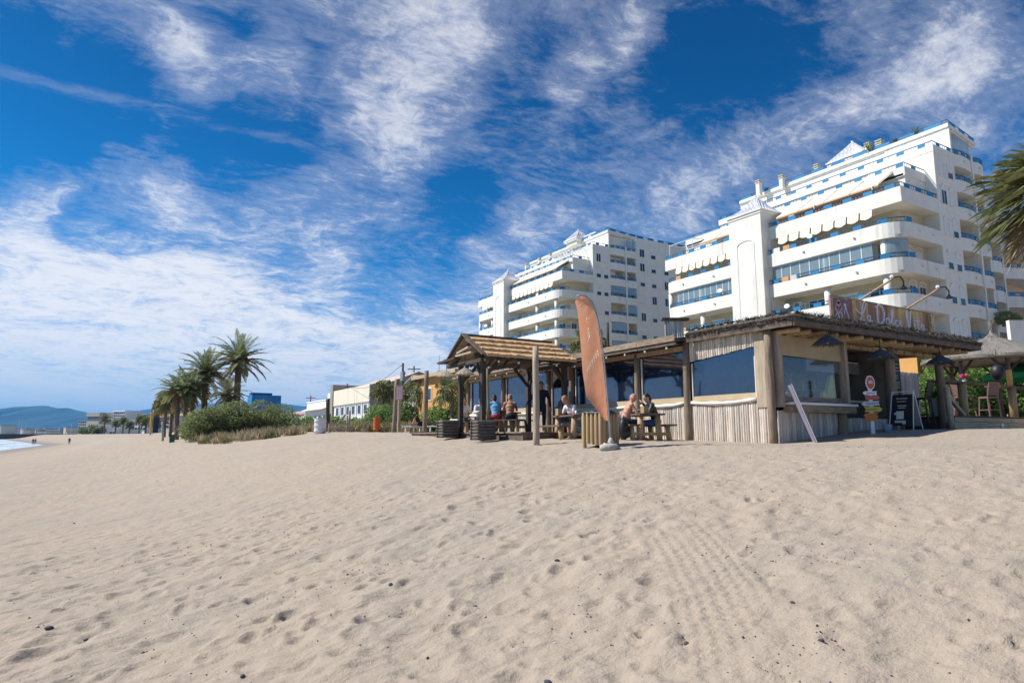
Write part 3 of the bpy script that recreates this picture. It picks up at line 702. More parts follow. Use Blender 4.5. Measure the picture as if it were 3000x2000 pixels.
    # roof pavilion
    if full:
        MB().box(11.4, 14.6, 9.2, 12.8, Z7-.8, Z7+.75).build('wall', W, T_)
        umbrella_tile_roof(T_, 11.3, 14.7, 9.1, 12.9, Z7+.75, 2.1, 7, 0.0)
        chimney(T_, 10.3, 6.6, Z7-2.6, 3.6, .7); chimney(T_, 11.0, 8.2, Z7-.4, 1.5); chimney(T_, 11.0, 14.1, Z7-.4, 1.3); chimney(T_, 9.5, 17.6, Z7-1, 1.6); chimney(T_, 9.0, 20.4, Z7-1.0, 1.9, .6)
        for (a, b, z, h) in ((10.3, 7.7, Z7-.3, 1.4), (10.2, 3.0, Z7-.2, .9), (10.2, 5.0, Z7-.2, .6)): roof_plant(T_, a, b, z, h, int(b*10))
    else:
        MB().box(10.4, 14.0, 4.0, 7.4, Z7-.8, Z7+.55).build('wall', W, T_)
        umbrella_tile_roof(T_, 8.6, 12.0, 7.0, 10.4, Z7+.1, 1.9, 6, 0.0)
        MB().box(8.8, 11.8, 7.2, 10.2, Z7-1, Z7+.1).build('wall', W, T_)
        m = MB()
        for i in range(9): m.beam((3.6, 2+i*.8, Z5+1.35), (6.8, 2+i*.8, Z5+1.75), .07, .1)
        for b in (1.9, 5.2, 8.6): m.tube([(3.5, b, Z5-.9), (3.5, b, Z5+1.35)], .05, 5); 
        m.tube([(3.5, 1.7, Z5+1.3), (3.5, 9, Z5+1.3)], .05, 5); m.build('pergola', 'metal_white', T_)
        for b in (13, 16.5, 21): chimney(T_, 7.2, b, Z6-.6, 1.9)
    # things people keep on balconies
    for k in range(26 if full else 16):
        zr = rnd.choice(Z[1:]); b = rnd.uniform(2.8, E-2.5)
        if t0-.6 < b < t1+.6: continue
        q = rnd.random()
        if q < .3: roof_plant(T_, .75, b, zr-.62, rnd.uniform(.5, .8), k)
        elif q < .42:
            o = MB().lathe([(.0,0),(.11,.02),(.20,.06),(.26,.12)], (0,0,0), 14).build('satellite_dish', 'metal_white', T_); o.location = (-.1, b, zr+.15); o.rotation_euler = (0, -1.2, .4)
        elif q < .75: MB().box(1.2, 1.75, b-.25, b+.25, zr-1.5, zr-1.05).box(1.68, 1.75, b-.25, b+.25, zr-1.05, zr-.55).build('balcony_chair', rnd.choice(('plastic_white', 'wicker_brown')) if 'plastic_white' in M else 'frame_white', T_)
        else: MB().sheet([(.02, b, zr+.04), (.02, b+.7, zr+.04), (.0, b+.72, zr-.75), (.0, b-.02, zr-.75)], .02).build('towel', rnd.choice(('canvas_white', 'panel_blue', 'awning_trim', 'curtain')), T_)
    if not full:                                        # the inland wing
        MB().box(16.2, 31, .9, 12, -1, Z7-.9).build('wing', W, T_); MB().path([(16.7, .85), (31, .85)], .14, Z7-.9, Z7-.4).build('roof_parapet', W, T_); rail(T_, [(16.8, .92), (30.9, .92)], Z7, 2.4, 1.4, .2, posts=False)
        for zr in zz:
            for a in (18.0, 20.6, 23.6, 26.8): window(T_, ('b', .9), a, zr-.7, 1.0, 1.3, rnd.choice(['shutter', 'glass', 'half']))
    # stair tower of the sea front with its tiled hat
    zt = Z4+1.0
    MB().box(-.75, 3.4, t0, t1, -1, zt).build('tower', W, T_)
    bm_ = MB(); pa = -.757
    for b in (t0+.95, t1-.95): bm_.box(pa-.03, pa, b-.03, b+.03, 0, zt-2.9)
    n = 10; mid = (t0+t1)/2; hw = (t1-t0)/2-.95
    bm_.tube([(pa-.015, mid-hw+2*hw*i/n, zt-2.9+.42*math.sin(PI*i/n)**.6) for i in range(n+1)], .045, 5)
    bm_.build('moulding', W, T_)
    umbrella_tile_roof(T_, -.7, 3.3, t0+.05, t1-.05, zt+.42, 2.15, 8, .16)
    return T_
block('apartment_block', 'large white stepped apartment block with blue balcony rails behind the beach restaurant sign', 54.5, 28.0, 5.0, 0.0, (13.0, 17.0), True, 3)
block('apartment_block', 'farther white stepped apartment block with blue rails, rising behind the straw roofed pavilion', 57.0, 80.6, 7.0, 4.7, (16.0, 19.8), False, 5)
# ------------------------------------------------------------------ the beach restaurant
WX, CY = 13.9, 10.55                                    # sea front wall, near corner
RB = Vector((WX, CY, G(WX-.3, CY)))
rest = thing('beach_restaurant', 'beach restaurant with cane walls, clear vinyl windows and a thatched roof', 'restaurant', RB)
def rb(mb, name, mat, parent=None, smooth=False): return mb.build(name, mat, parent or rest, smooth, rel=RB)
def logpts(x, y, z0, z1, j=.02, n=6, seed=0):
    r = random.Random(seed); return [(x+r.uniform(-j, j), y+r.uniform(-j, j), z0+(z1-z0)*i/(n-1)) for i in range(n)]
def timber_post(x, y, z0, z1, r=.095, mat='timber', seed=0):
    return rb(MB().tube(logpts(x, y, z0, z1, .012, 6, seed), [r*(1.08-.12*i/5) for i in range(6)], 10), 'post', mat, None, True)
# canes: one mesh, each cane an object
CANE = [MB().tube([(0,0,0),(0,0,.33),(0,0,.345),(0,0,.66),(0,0,.675),(0,0,1)], [.5,.47,.52,.48,.52,.47], 6).mesh('cane', 'cane', True),
        MB().tube([(0,0,0),(0,0,.2),(0,0,.215),(0,0,.5),(0,0,.515),(0,0,.8),(0,0,.815),(0,0,1)], [.46,.48,.53,.47,.52,.48,.53,.5], 6).mesh('cane', 'cane', True)]
CANEG = [MB().tube([(0,0,0),(0,0,.4),(0,0,.415),(0,0,1)], [.5,.47,.53,.48], 5).mesh('cane', 'cane_grey', True)]
def canes(parent, p, q, z0, z1, w, meshes=CANE, rel=None, zf=None):
    p, q = Vector(p), Vector(q); L = (q-p).length; n = int(L/w); rel = rel if rel is not None else RB
    for i in range(n):
        c = p.lerp(q, (i+.5)/n); za = z0(c.x, c.y) if callable(z0) else z0; zb = z1(c.x, c.y) if callable(z1) else z1
        za += random.uniform(-.01, .01)
        obj('cane', random.choice(meshes), parent, (c.x-rel.x+random.uniform(-.006,.006), c.y-rel.y+random.uniform(-.006,.006), za-rel.z), (0, 0, random.uniform(0, 6)), (w*1.02, w*1.02, zb-za+random.uniform(-.012, .008)))
YP = [13.33, 15.42, 18.9, 20.4, 23.8, 27.0]
ZS = 2.52                                               # sill
ZT = 4.02                                               # head of the windows
# backing boards and canes under the sills
wall_l = rb(MB().box(WX+.05, WX+.09, CY+.1, 18.9, .9, ZS-.06).box(WX+.05, WX+.09, 20.4, 27, .9, ZS-.06), 'wall_board', 'timber_dark_h')
for (a, b) in ((CY+.12, 13.25), (13.42, 15.34), (15.5, 18.8), (20.5, 23.7), (23.9, 26.95)):
    canes(wall_l, (WX+.01, a, 0), (WX+.01, b, 0), lambda x, y: G(WX-.2, y)-.12, ZS-.07, .075)
# taller panel of canes over the first window (slanting lower edge)
canes(wall_l, (WX+.01, CY+.12, 0), (WX+.01, 13.25, 0), lambda x, y: 3.92-.09*(y-CY), 4.24, .08)
rb(MB().box(WX-.02, WX+.10, CY+.05, 13.3, 4.245, 4.34), 'beam', 'timber_yellow')
# posts
for i, y in enumerate([CY]+YP):
    timber_post(WX-.06, y, G(WX-.3, y)-.4, (4.28 if y < 13.4 else 4.12), .10 if y < 14 else .095, 'timber', i)
rb(MB().box(WX-.05, WX+.08, 10.68, 10.98, 2.3, 4.2), 'window_jamb', 'timber_pale')
# windows: vinyl sheet with beige band and white roll
def vinyl_bay(a, b, zt0, zt1, seed, mat='vinyl'):
    fr = MB(); fr.box(WX-.01, WX+.06, a, b, ZS-.06, ZS+.02)
    o = rb(fr, 'window', 'timber_h')
    rb(MB().sheet([(WX+.02, a+.03, ZS+.16), (WX+.02, a+.03, zt0-.03), (WX+.02, b-.03, zt1-.03), (WX+.02, b-.03, ZS+.16)], .006), 'vinyl_pane', mat, o)
    rb(MB().sheet([(WX-.01, a+.02, ZS+.02), (WX+.01, a+.02, ZS+.17), (WX+.01, b-.02, ZS+.17), (WX-.01, b-.02, ZS+.02)], .008), 'canvas_band', 'canvas', o)
    n = 10; rr = random.Random(seed)
    rb(MB().tube([(WX-.035, a+.02+(b-a-.04)*i/n, ZS-.01-.05*math.sin(PI*i/n)+rr.uniform(-.006,.006)) for i in range(n+1)], [.05+rr.uniform(-.008,.01) for _ in range(n+1)], 8), 'canvas_roll', 'canvas_white', o, True)
    k = MB()
    for y in (a+.02, b-.06): k.box(WX-.005, WX+.05, y, y+.04, ZS+.02, min(zt0, zt1)-.05)
    rb(k, 'window_strip', 'canvas_white', o)
    return o
vinyl_bay(10.98, 13.22, 3.9, 3.68, 1); vinyl_bay(13.45, 15.32, ZT, ZT, 2); vinyl_bay(15.55, 18.78, ZT, ZT, 3, 'vinyl'); vinyl_bay(20.52, 23.68, ZT, ZT, 4); vinyl_bay(23.92, 26.9, ZT, ZT, 5)
# doorway: dark arched opening with a clear strip curtain
d_ = rb(MB().box(WX-.02, WX+.06, 19.02, 19.12, 1.6, ZT).box(WX-.02, WX+.06, 20.18, 20.28, 1.6, ZT), 'door', 'timber_h')
rb(MB().sheet([(WX+.02, 19.12, 1.62), (WX+.02, 19.12, 3.35), (WX+.02, 20.18, 3.35), (WX+.02, 20.18, 1.62)], .006), 'vinyl_pane', 'vinyl', d_)
n = 10
ar = MB(); pts = [(19.12, ZT)]+[(19.12+1.06*i/n, 3.55+.22*math.sin(PI*i/n)) for i in range(n+1)]+[(20.18, ZT)]
ar.v = [(WX, y, z) for y, z in pts]+[(WX+.05, y, z) for y, z in pts]; k = len(pts)
ar.f = [tuple(range(k)), tuple(reversed(range(k, 2*k)))]+[(i, k+i, k+(i+1)%k, (i+1)%k) for i in range(k)]
rb(ar, 'door_arch', 'canvas', d_)
# inside: floor, back wall, furniture seen as dark shapes through the vinyl
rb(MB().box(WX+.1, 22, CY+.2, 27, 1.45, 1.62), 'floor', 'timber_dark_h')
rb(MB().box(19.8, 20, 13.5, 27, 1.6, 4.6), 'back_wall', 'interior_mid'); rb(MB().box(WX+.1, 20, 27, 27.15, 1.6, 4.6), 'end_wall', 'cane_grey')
for i, y in enumerate((14.6, 16.9, 22.0, 25.2)):
    t_ = thing('dining_table', ['dark dining table just behind the widest window','dark dining table behind the window beside the door','dark dining table behind the second window from the pavilion','dark dining table behind the farthest vinyl window'][i], 'table', (15.6, y, 1.62), 0, 'tables inside the restaurant')
    MB().box(-.5, .5, -.4, .4, .70, .75).build('table_top', 'interior_mid', t_); MB().tube([(0,0,.03),(0,0,.70)], .05, 8).build('leg', 'interior', t_); MB().lathe([(.28,0),(.28,.03)], n=12).build('base', 'interior', t_)
CH = None
for i, (x, y, rz_) in enumerate(((14.9,11.6,.3),(15.3,12.6,2.0),(14.8,14.3,1.2),(15.0,15.1,1.9),(14.8,16.6,1.4),(14.9,17.3,2.2),(14.8,21.8,1.3),(14.8,22.5,1.8),(14.8,25.0,1.5))):
    t_ = thing('dining_chair', 'dark wooden chair inside behind the vinyl windows, number counted from the bar corner' if False else ['dark chair inside behind the corner window, left of two','dark chair inside behind the corner window, right of two','pale chair inside behind the wide middle window, near one','pale chair inside behind the wide middle window, far one','dark chair inside behind the window with the couple, near one','dark chair inside behind the window with the couple, far one','dark chair inside left of the door, near one','dark chair inside left of the door, far one','dark chair inside behind the farthest window'][i], 'chair', (x, y, 1.62), rz_, 'chairs inside the restaurant')
    mt_ = 'timber_pale' if i in (2, 3) else 'interior_mid'
    if CH is None or True:
        MB().box(-.21,.21,-.21,.21,.42,.46).build('seat', mt_, t_); MB().box(-.21,.21,.19,.22,.62,.98).build('backrest', mt_, t_)
        for sx in (-1,1):
            for sy in (-1,1): MB().tube([(sx*.18,sy*.18,0),(sx*.18,sy*.19,.98 if sy > 0 else .42)], .02, 5).build('leg', mt_, t_)
# head beam and long lean-to roof with weathered fascia boards
rb(MB().beam((WX-.04, 13.3, 4.09), (WX-.04, 27.1, 4.09), .14, .14), 'beam', 'timber_yellow')
zr = lambda y: 4.34-.004*(y-13)
roof = rb(MB().sheet([(13.35, 13.2, 4.34), (13.35, 27.6, 4.28), (17.5, 27.6, 4.95), (17.5, 13.2, 4.95)], -.10), 'roof', 'thatch_grey')
rb(MB().sheet([(17.5, 13.2, 4.95), (17.5, 27.6, 4.95), (21.5, 27.6, 4.2), (21.5, 13.1, 4.2)], -.10), 'roof', 'thatch_grey')
for k in range(9):                                      # fascia boards, butted end to end
    y0 = 13.2+k*1.6; y1 = y0+1.58; dz = random.uniform(-.015, .015)
    rb(MB().beam((13.30, y0, 4.33-.004*k*1.6+dz), (13.30, y1, 4.33-.004*(k+1)*1.6+dz), .05, .17), 'fascia_board', 'timber_h', roof)
    rb(MB().beam((13.33, y0, 4.19-.004*k*1.6), (13.33, y1, 4.19-.004*(k+1)*1.6), .035, .09), 'fascia_board', 'timber_dark_h', roof)
for k in range(20):
    y = 13.6+k*.7; rb(MB().tube([(13.36, y, 4.2), (WX+.6, y, 4.30)], .05, 7), 'rafter', 'timber_dark_h', roof, True)
# loose thatch along the roof
def fringe(mb, p, q, n, L, rnd, drop=(0,0,-1), spread=.35):
    p, q = Vector(p), Vector(q)
    for i in range(n):
        c = p.lerp(q, rnd.random()); d = (Vector(drop)+Vector((rnd.uniform(-1,1), rnd.uniform(-1,1), rnd.uniform(-.6,.6)))*spread).normalized()*L*rnd.uniform(.4, 1)
        s = Vector((rnd.uniform(-1,1), rnd.uniform(-1,1), rnd.uniform(-.5,.5))).normalized()*.014
        mb.add([c-s, c+s, c+d+s*.3, c+d-s*.3], [(0,1,2,3)])
# hipped thatch over the bar
X0, X1, Y0, Y1, ZE = 13.66, 22.9, 9.65, 13.15, 4.36
def hip(z0, inset, rise):
    a = [(X0+inset, Y0+inset, z0), (X1-inset, Y0+inset, z0), (X1-inset, Y1+4-inset, z0), (X0+inset, Y1-.05, z0)]
    return a
nx_, ny_ = 90, 44
mb = MB(); rr = np.random.default_rng(3)
for i in range(nx_+1):
    for j in range(ny_+1):
        x = X0+(X1-X0)*i/nx_; y = Y0+(Y1-Y0)*j/ny_
        e = min(x-X0, X1-x, (y-Y0)); rise = .07*min(e, 1.5)
        th = .19*min(1, (min(x-X0, X1-x, y-Y0, Y1-y)+.07)/.16)
        mb.v.append((x+rr.normal(0, .012), y+rr.normal(0, .012), ZE+rise+th+rr.normal(0, .022)))
for i in range(nx_):
    for j in range(ny_):
        a = i*(ny_+1)+j; mb.f.append((a, a+ny_+1, a+ny_+2, a+1))
base = len(mb.v)
per = [(i, 0) for i in range(nx_+1)]+[(nx_, j) for j in range(1, ny_+1)]+[(i, ny_) for i in range(nx_-1, -1, -1)]+[(0, j) for j in range(ny_-1, 0, -1)]
for (i, j) in per:
    x, y, z = mb.v[i*(ny_+1)+j]; mb.v.append((x+rr.normal(0, .012), y+rr.normal(0, .012), ZE+.0+rr.normal(0, .012)))
P = len(per)
for k in range(P):
    a = per[k]; b = per[(k+1) % P]; mb.f.append((a[0]*(ny_+1)+a[1], base+k, base+(k+1) % P, b[0]*(ny_+1)+b[1]))
thatch = rb(mb, 'thatch_roof', 'thatch_grey')
rd = random.Random(4); mb = MB()
fringe(mb, (X0, Y0, ZE+.1), (X1, Y0, ZE+.1), 1500, .13, rd, (0,-.6,-.5), .8); fringe(mb, (X0, Y0, ZE+.1), (X0, Y1, ZE+.1), 700, .13, rd, (-.6,0,-.5), .8)
fringe(mb, (X0+.2, Y0+.1, ZE+.2), (X1, Y0+.1, ZE+.2), 900, .12, rd, (0,-.5,.5), .9); fringe(mb, (X0+.1, Y0+.2, ZE+.2), (X0+.1, Y1, ZE+.2), 500, .12, rd, (-.5,0,.5), .9)
kind(rb(mb, 'thatch_straw', 'thatch_grey', thatch), 'stuff')
rb(MB().sheet([(X0+.05, Y0+.05, ZE-.005), (X0+.05, Y1, ZE-.005), (X1-.05, Y1, ZE-.005), (X1-.05, Y0+.05, ZE-.005)], .02), 'ceiling_boards', 'timber_dark_h', thatch)
rb(MB().beam((X0+.04, Y0+.04, ZE-.07), (X1-.02, Y0+.04, ZE-.07), .05, .14), 'fascia', 'timber_dark_h', thatch)
rb(MB().beam((X0+.04, Y0+.07, ZE-.07), (X0+.04, Y1, ZE-.07), .05, .14), 'fascia', 'timber_dark_h', thatch)
rb(MB().beam((X1-.04, Y0+.07, ZE-.07), (X1-.04, Y1, ZE-.07), .05, .14), 'fascia', 'timber_dark_h', thatch)
for k in range(17):
    x = X0+.4+k*.52; rb(MB().tube([(x, Y0+.16+.06*math.sin(k*2.1), ZE-.20), (x, 12.4, ZE-.13)], [.062, .058], 8), 'rafter', 'timber_yellow', thatch, True)
for k in range(4):
    y = 10.9+k*.55; rb(MB().tube([(X0+.12, y, ZE-.10), (X0+1.2, y, ZE-.10)], .055, 8), 'rafter', 'timber_yellow', thatch, True)
rb(MB().tube([(16.9, CY-.02, 4.05), (22.3, CY-.02, 4.05)], [.075, .07], 8), 'beam', 'timber_yellow', None, True)
rb(MB().tube([(13.8, CY+.02, 4.18), (16.9, CY+.02, 4.18)], [.07, .07], 8), 'beam', 'timber_dark_h', None, True)
for k in range(9): rb(MB().tube([(17.2+k*.55, CY-.08, 4.03), (17.2+k*.55, CY-.13, 4.03)], .035, 7), 'beam_peg', 'timber_pale')
# bar front: window with canvas blind, counter, cane skirt
rb(MB().box(WX+.1, 16.9, CY+.05, CY+.09, .9, 2.2).box(16.9, 19.0, CY+.10, CY+.14, .9, 2.05), 'wall_board', 'timber_dark_h')
canes(wall_l, (WX+.15, CY, 0), (16.85, CY, 0), lambda x, y: G(x, CY-.3)-.12, 2.22, .075, CANEG); canes(wall_l, (16.95, CY+.05, 0), (19.0, CY+.05, 0), lambda x, y: G(x, CY-.3)-.12, 2.07, .075, CANEG)
w = rb(MB().box(14.2, 16.85, CY-.05, CY+.05, 2.44, 2.58), 'window', 'timber_h')
rb(MB().sheet([(14.2, CY+.01, 2.58), (16.8, CY+.01, 2.58), (16.8, CY+.01, 4.15), (14.2, CY+.01, 4.15)], .006), 'vinyl_pane', 'vinyl_clear', w)
rb(MB().sheet([(14.15, CY-.06, 3.62), (16.8, CY-.06, 3.58), (16.8, CY-.03, 4.18), (14.15, CY-.03, 4.18)], .01), 'canvas_blind', 'canvas', w)
rb(MB().box(16.82, 16.94, CY-.16, CY+.06, 2.3, 4.2), 'window_jamb', 'timber_pale', w); rb(MB().box(13.98, 14.14, CY-.18, CY+.04, 2.3, 4.2), 'window_jamb', 'timber_pale', w)
rb(MB().box(14.25, 16.95, CY-.36, CY-.05, 2.36, 2.42), 'counter_shelf', 'metal_white'); rb(MB().box(14.25, 16.95, CY-.30, CY-.04, 2.18, 2.355), 'beam', 'timber_h')
timber_post(16.57, CY-.12, G(16.6, CY)-.3, 2.18, .12, 'timber', 21); timber_post(19.12, CY-.06, G(19, CY)-.3, 4.2, .15, 'timber', 22); timber_post(21.85, CY-.1, G(21.8, CY)-.3, 4.2, .12, 'timber', 23)
rb(MB().beam((19.2, CY-.05, 3.75), (19.65, CY-.05, 4.2), .09, .09).beam((19.05, CY-.05, 3.75), (18.6, CY-.05, 4.2), .09, .09), 'brace', 'timber_dark_h')
# the bar inside: hood, shelves, counter
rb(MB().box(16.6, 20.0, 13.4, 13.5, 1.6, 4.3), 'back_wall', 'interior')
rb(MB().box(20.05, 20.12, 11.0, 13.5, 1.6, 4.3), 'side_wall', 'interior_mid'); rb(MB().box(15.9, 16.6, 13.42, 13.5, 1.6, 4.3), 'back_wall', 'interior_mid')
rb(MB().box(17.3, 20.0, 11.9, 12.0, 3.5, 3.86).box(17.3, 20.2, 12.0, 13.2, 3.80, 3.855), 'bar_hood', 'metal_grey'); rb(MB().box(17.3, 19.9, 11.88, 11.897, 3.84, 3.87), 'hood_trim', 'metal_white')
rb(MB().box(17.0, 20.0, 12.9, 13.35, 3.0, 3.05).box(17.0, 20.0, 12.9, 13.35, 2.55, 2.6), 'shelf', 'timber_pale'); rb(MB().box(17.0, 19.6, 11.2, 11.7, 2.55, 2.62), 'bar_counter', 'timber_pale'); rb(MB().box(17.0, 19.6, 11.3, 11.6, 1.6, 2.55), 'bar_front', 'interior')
rb(MB().box(18.2, 19.2, 13.25, 13.38, 3.1, 3.6), 'fridge', 'steel'); 
for k in range(16):
    bt = obj('bottle', None, None) if False else MB().lathe([(.038,0),(.04,.17),(.014,.22),(.014,.3)], n=8).build('bottle', ['dark_glass','palm_fruit','foliage_mid','metal_white'][k % 4])
    bt.location = (17.15+.15*k, 13.1, 3.05 if k % 2 else 2.6)
    tag(bt, ('bottle on the upper bar shelf, ' if k % 2 else 'bottle on the lower bar shelf, ')+ORD[k//2]+' from the left', 'bottle', 'bottles on the bar shelf')
# cane fence beside the bar with the menu board
cf = thing('cane_fence', 'grey cane fence with board behind the sandwich board', 'fence', (20.2, 12.6, 1.7))
MB().box(0, 4.6, .06, .1, 0, 2.1).build('rail_board', 'timber_dark_h', cf)
canes(cf, (20.2, 12.6, 0), (24.8, 12.6, 0), 1.75, 3.84, .085, CANEG, Vector((20.2, 12.6, 1.7)))
rb(MB().box(20.3, 21.9, 11.72, 11.76, 1.7, 4.3), 'wall_board', 'timber_dark_h'); canes(wall_l, (20.3, 11.68, 0), (21.9, 11.68, 0), 1.75, 4.25, .085, CANEG)
mbd = thing('menu_board', 'black menu board with white chalk lettering hung on the cane fence', 'menu board', (21.45, 11.55, 3.0))
MB().box(-.22, .22, 0, .03, -.02, 1.0).build('board', 'black', mbd)
m = MB()
for k, (w_, z) in enumerate(((.30,.88),(.26,.76),(.3,.66),(.1,.5),(.14,.42),(.30,.28),(.26,.2),(.28,.12))): m.box(-w_/2, w_/2, -.004, .0, z, z+.025)
m.build('chalk_lettering', 'canvas_white', mbd)
MB().tube([(-.2,.05,-1.25),(-.2,.05,0)], .03, 6).tube([(.2,.05,-1.25),(.2,.05,0)], .03, 6).build('stand', 'timber', mbd)

# ---- the painted sign on the roof
pm('paint_wood', (.58,.38,.20), (.42,.24,.13), 3, .8, .4, 12, stretch=(8,8,.4), vary=.9, c3=(.62,.46,.18), s3=2.2)
pm('paint_pale', (.84,.80,.82), (.76,.72,.75), 5, .7)
pm('paint_pink', (.66,.40,.38), (.54,.30,.31), 7, .8); pm('paint_mauve', (.32,.19,.20), (.25,.14,.16), 4, .8)
sg = thing('roof_sign', 'painted plank sign with white script lettering standing on the thatched roof', 'sign', (16.7, 10.6, 4.70))
SL, SH = 5.38, .74
for k in range(27):
    w_ = SL/27; MB().box(k*w_+.004, (k+1)*w_-.004, random.uniform(0,.006), .03, 0, SH+random.uniform(-.008,.008)).build('plank', 'paint_wood', sg)
MB().box(-.03, SL+.03, -.012, .04, SH+.005, SH+.035).build('trim', 'timber_pale', sg); MB().box(SL, SL+.035, -.012, .04, 0, SH).build('trim', 'canvas_white', sg); MB().box(-.035, 0, -.012, .04, 0, SH).build('trim', 'paint_mauve', sg)
def ell(cx, cz, rx, rz, a0=0, a1=360, n=14): return [(cx+rx*math.cos(R(a0+(a1-a0)*i/n)), cz+rz*math.sin(R(a0+(a1-a0)*i/n))) for i in range(n+1)]
def stroke(m, pts, r=.028, y=-.012): m.tube([(x, y, z+.07) for x, z in pts], r, 5)
L = MB()                                                 # L a   D o l c e   V i t a, brush script
stroke(L, [(1.12,.42),(1.22,.34),(1.36,.30),(1.50,.36),(1.60,.50),(1.64,.62),(1.58,.68),(1.50,.60),(1.44,.40),(1.38,.2),(1.30,.10),(1.24,.12),(1.34,.14),(1.48,.09),(1.58,.10)], .026)
stroke(L, ell(1.74,.19,.075,.09)); stroke(L, [(1.82,.28),(1.81,.14),(1.86,.10),(1.92,.14)])
stroke(L, [(2.20,.08),(2.19,.35),(2.20,.58)], .036); stroke(L, [(2.12,.56),(2.30,.66),(2.48,.60),(2.56,.42),(2.52,.22),(2.40,.10),(2.24,.08)], .036)
stroke(L, ell(2.73,.19,.085,.10)); stroke(L, [(2.86,.14),(2.98,.34),(3.04,.52),(3.00,.58),(2.95,.48),(2.94,.22),(3.00,.10),(3.08,.14)]); stroke(L, ell(3.20,.18,.075,.09,50,320)); stroke(L, [(3.34,.16),(3.44,.20),(3.43,.27),(3.36,.26),(3.33,.16),(3.40,.09),(3.50,.12)])
stroke(L, [(3.74,.60),(3.76,.64),(3.78,.40),(3.86,.10),(3.90,.10),(3.98,.40),(4.02,.60),(4.08,.64)], .034)
stroke(L, [(4.20,.28),(4.20,.13),(4.25,.10)]); stroke(L, ell(4.20,.36,.012,.012)); stroke(L, [(4.40,.50),(4.38,.16),(4.43,.09),(4.49,.12)]); stroke(L, [(4.28,.34),(4.54,.37)], .018)
stroke(L, ell(4.66,.18,.075,.085)); stroke(L, [(4.74,.27),(4.73,.13),(4.79,.09),(4.85,.13)])
L.build('lettering', 'paint_pale', sg)
A = MB(); A.box(.10, .86, -.010, -.001, .06, SH-.04); A.build('picture_ground', 'paint_mauve', sg)
A = MB()
for (cx, cz, r_) in ((.32,.50,.12),(.22,.40,.09),(.42,.42,.08),(.33,.60,.07)): A.add([(cx+r_*math.cos(t*PI/4), -.0125, cz+r_*math.sin(t*PI/4)) for t in range(8)], [tuple(range(8))])
A.build('painted_flower', 'paint_pink', sg)
A = MB(); stroke(A, ell(.36,.16,.08,.09), .018, -.014); stroke(A, [(.16,.12),(.24,.24)], .018, -.014); stroke(A, [(.62,.5),(.68,.3),(.78,.08)], .018, -.014); stroke(A, [(.66,.5),(.56,.2)], .012, -.014); A.add([(.62+.05*math.cos(t*PI/4), -.0135, .54+.06*math.sin(t*PI/4)) for t in range(8)], [tuple(range(8))]); A.build('painted_glass', 'paint_pale', sg)
A = MB(); stroke(A, ell(5.14,.50,.09,.13), .02, -.012); stroke(A, [(5.1,.38),(5.05,.2),(5.16,.1)], .018, -.012); stroke(A, [(5.2,.36),(5.24,.2)], .016, -.012); A.build('painted_motif', 'canvas', sg)
# bamboo arms with spot lamps above the sign
for i, (x, lab) in enumerate(((18.05, 'bamboo lamp arm leaning out over the lettering of the roof sign, left one'), (20.55, 'bamboo lamp arm leaning out over the roof sign, right one by its end'))):
    la = thing('sign_spotlight', lab, 'lamp', (x, 10.72, 5.3), 0, 'bamboo lamps over the sign')
    MB().tube([(0,0,-.6),(0,0,.1),(.42,-.75,.62),(.5,-.9,.74)], [.035,.035,.032,.03], 8).build('arm', 'timber_yellow', la, True)
    MB().tube([(.5,-.9,.74),(.62,-1.0,.76),(.72,-1.03,.62),(.72,-1.02,.5)], .02, 6).build('bracket', 'black', la); MB().lathe([(.02,.1),(.09,0),(.085,-.02)], (.72,-1.02,.42), 10).build('spot', 'black', la); MB().ball((.47,-.85,.76), .06, 6, 5).build('cap', 'metal_white', la)

# ---- straw pendant lamp shades
def shade(x, y, z, r, h, label, mat='straw', group='straw lamp shades', ztop=None):
    t_ = thing('pendant_lamp', label, 'pendant lamp', (x, y, z), random.uniform(0, 6), group)
    m = MB(); n = 26; prof = [(.06,h),(.16,h*.98),(.45,h*.70),(.78,h*.30),(1.0,0.0)]
    for q, (a, zz_) in enumerate(prof):
        for k in range(n): m.v.append((r*a*(1+.03*(-1)**k)*math.cos(2*PI*k/n), r*a*(1+.03*(-1)**k)*math.sin(2*PI*k/n), zz_+random.uniform(-.006,.006)))
    m.f = [(q*n+k, q*n+(k+1) % n, (q+1)*n+(k+1) % n, (q+1)*n+k) for q in range(4) for k in range(n)]+[tuple(range(n))]
    rd = random.Random(int(x*10))
    for k in range(160):
        a = rd.uniform(0, 2*PI); c = Vector((r*math.cos(a), r*math.sin(a), 0)); d = Vector((math.cos(a)*.5+rd.uniform(-.3,.3), math.sin(a)*.5+rd.uniform(-.3,.3), -.6))*rd.uniform(.03,.09); s = Vector((-math.sin(a), math.cos(a), 0))*.008
        m.add([c-s, c+s, c+d+s*.4, c+d-s*.4], [(0,1,2,3)])
    m.build('straw_cone', mat, t_)
    MB().tube([(0,0,h-.02),(0,0,(ztop or z+h+.3)-z)], .012, 5).build('cord', 'black', t_); MB().ball((0,0,.06), .05, 8, 6).build('bulb', 'canvas_white', t_)
    return t_
pm('straw_dark', (.10,.105,.12), (.06,.065,.08), 20, .95, .8, 50)
shade(15.05, 9.72, 3.86, .35, .22, 'dark straw lamp shade hanging in front of the canvas blind', 'straw_dark', ztop=4.3); shade(17.35, 9.72, 3.66, .33, .22, 'dark straw lamp shade hanging in front of the bar hood', 'straw_dark', ztop=4.3); shade(20.5, 9.75, 3.70, .36, .22, 'dark straw lamp shade hanging beside the round hut', 'straw_dark', ztop=4.3)
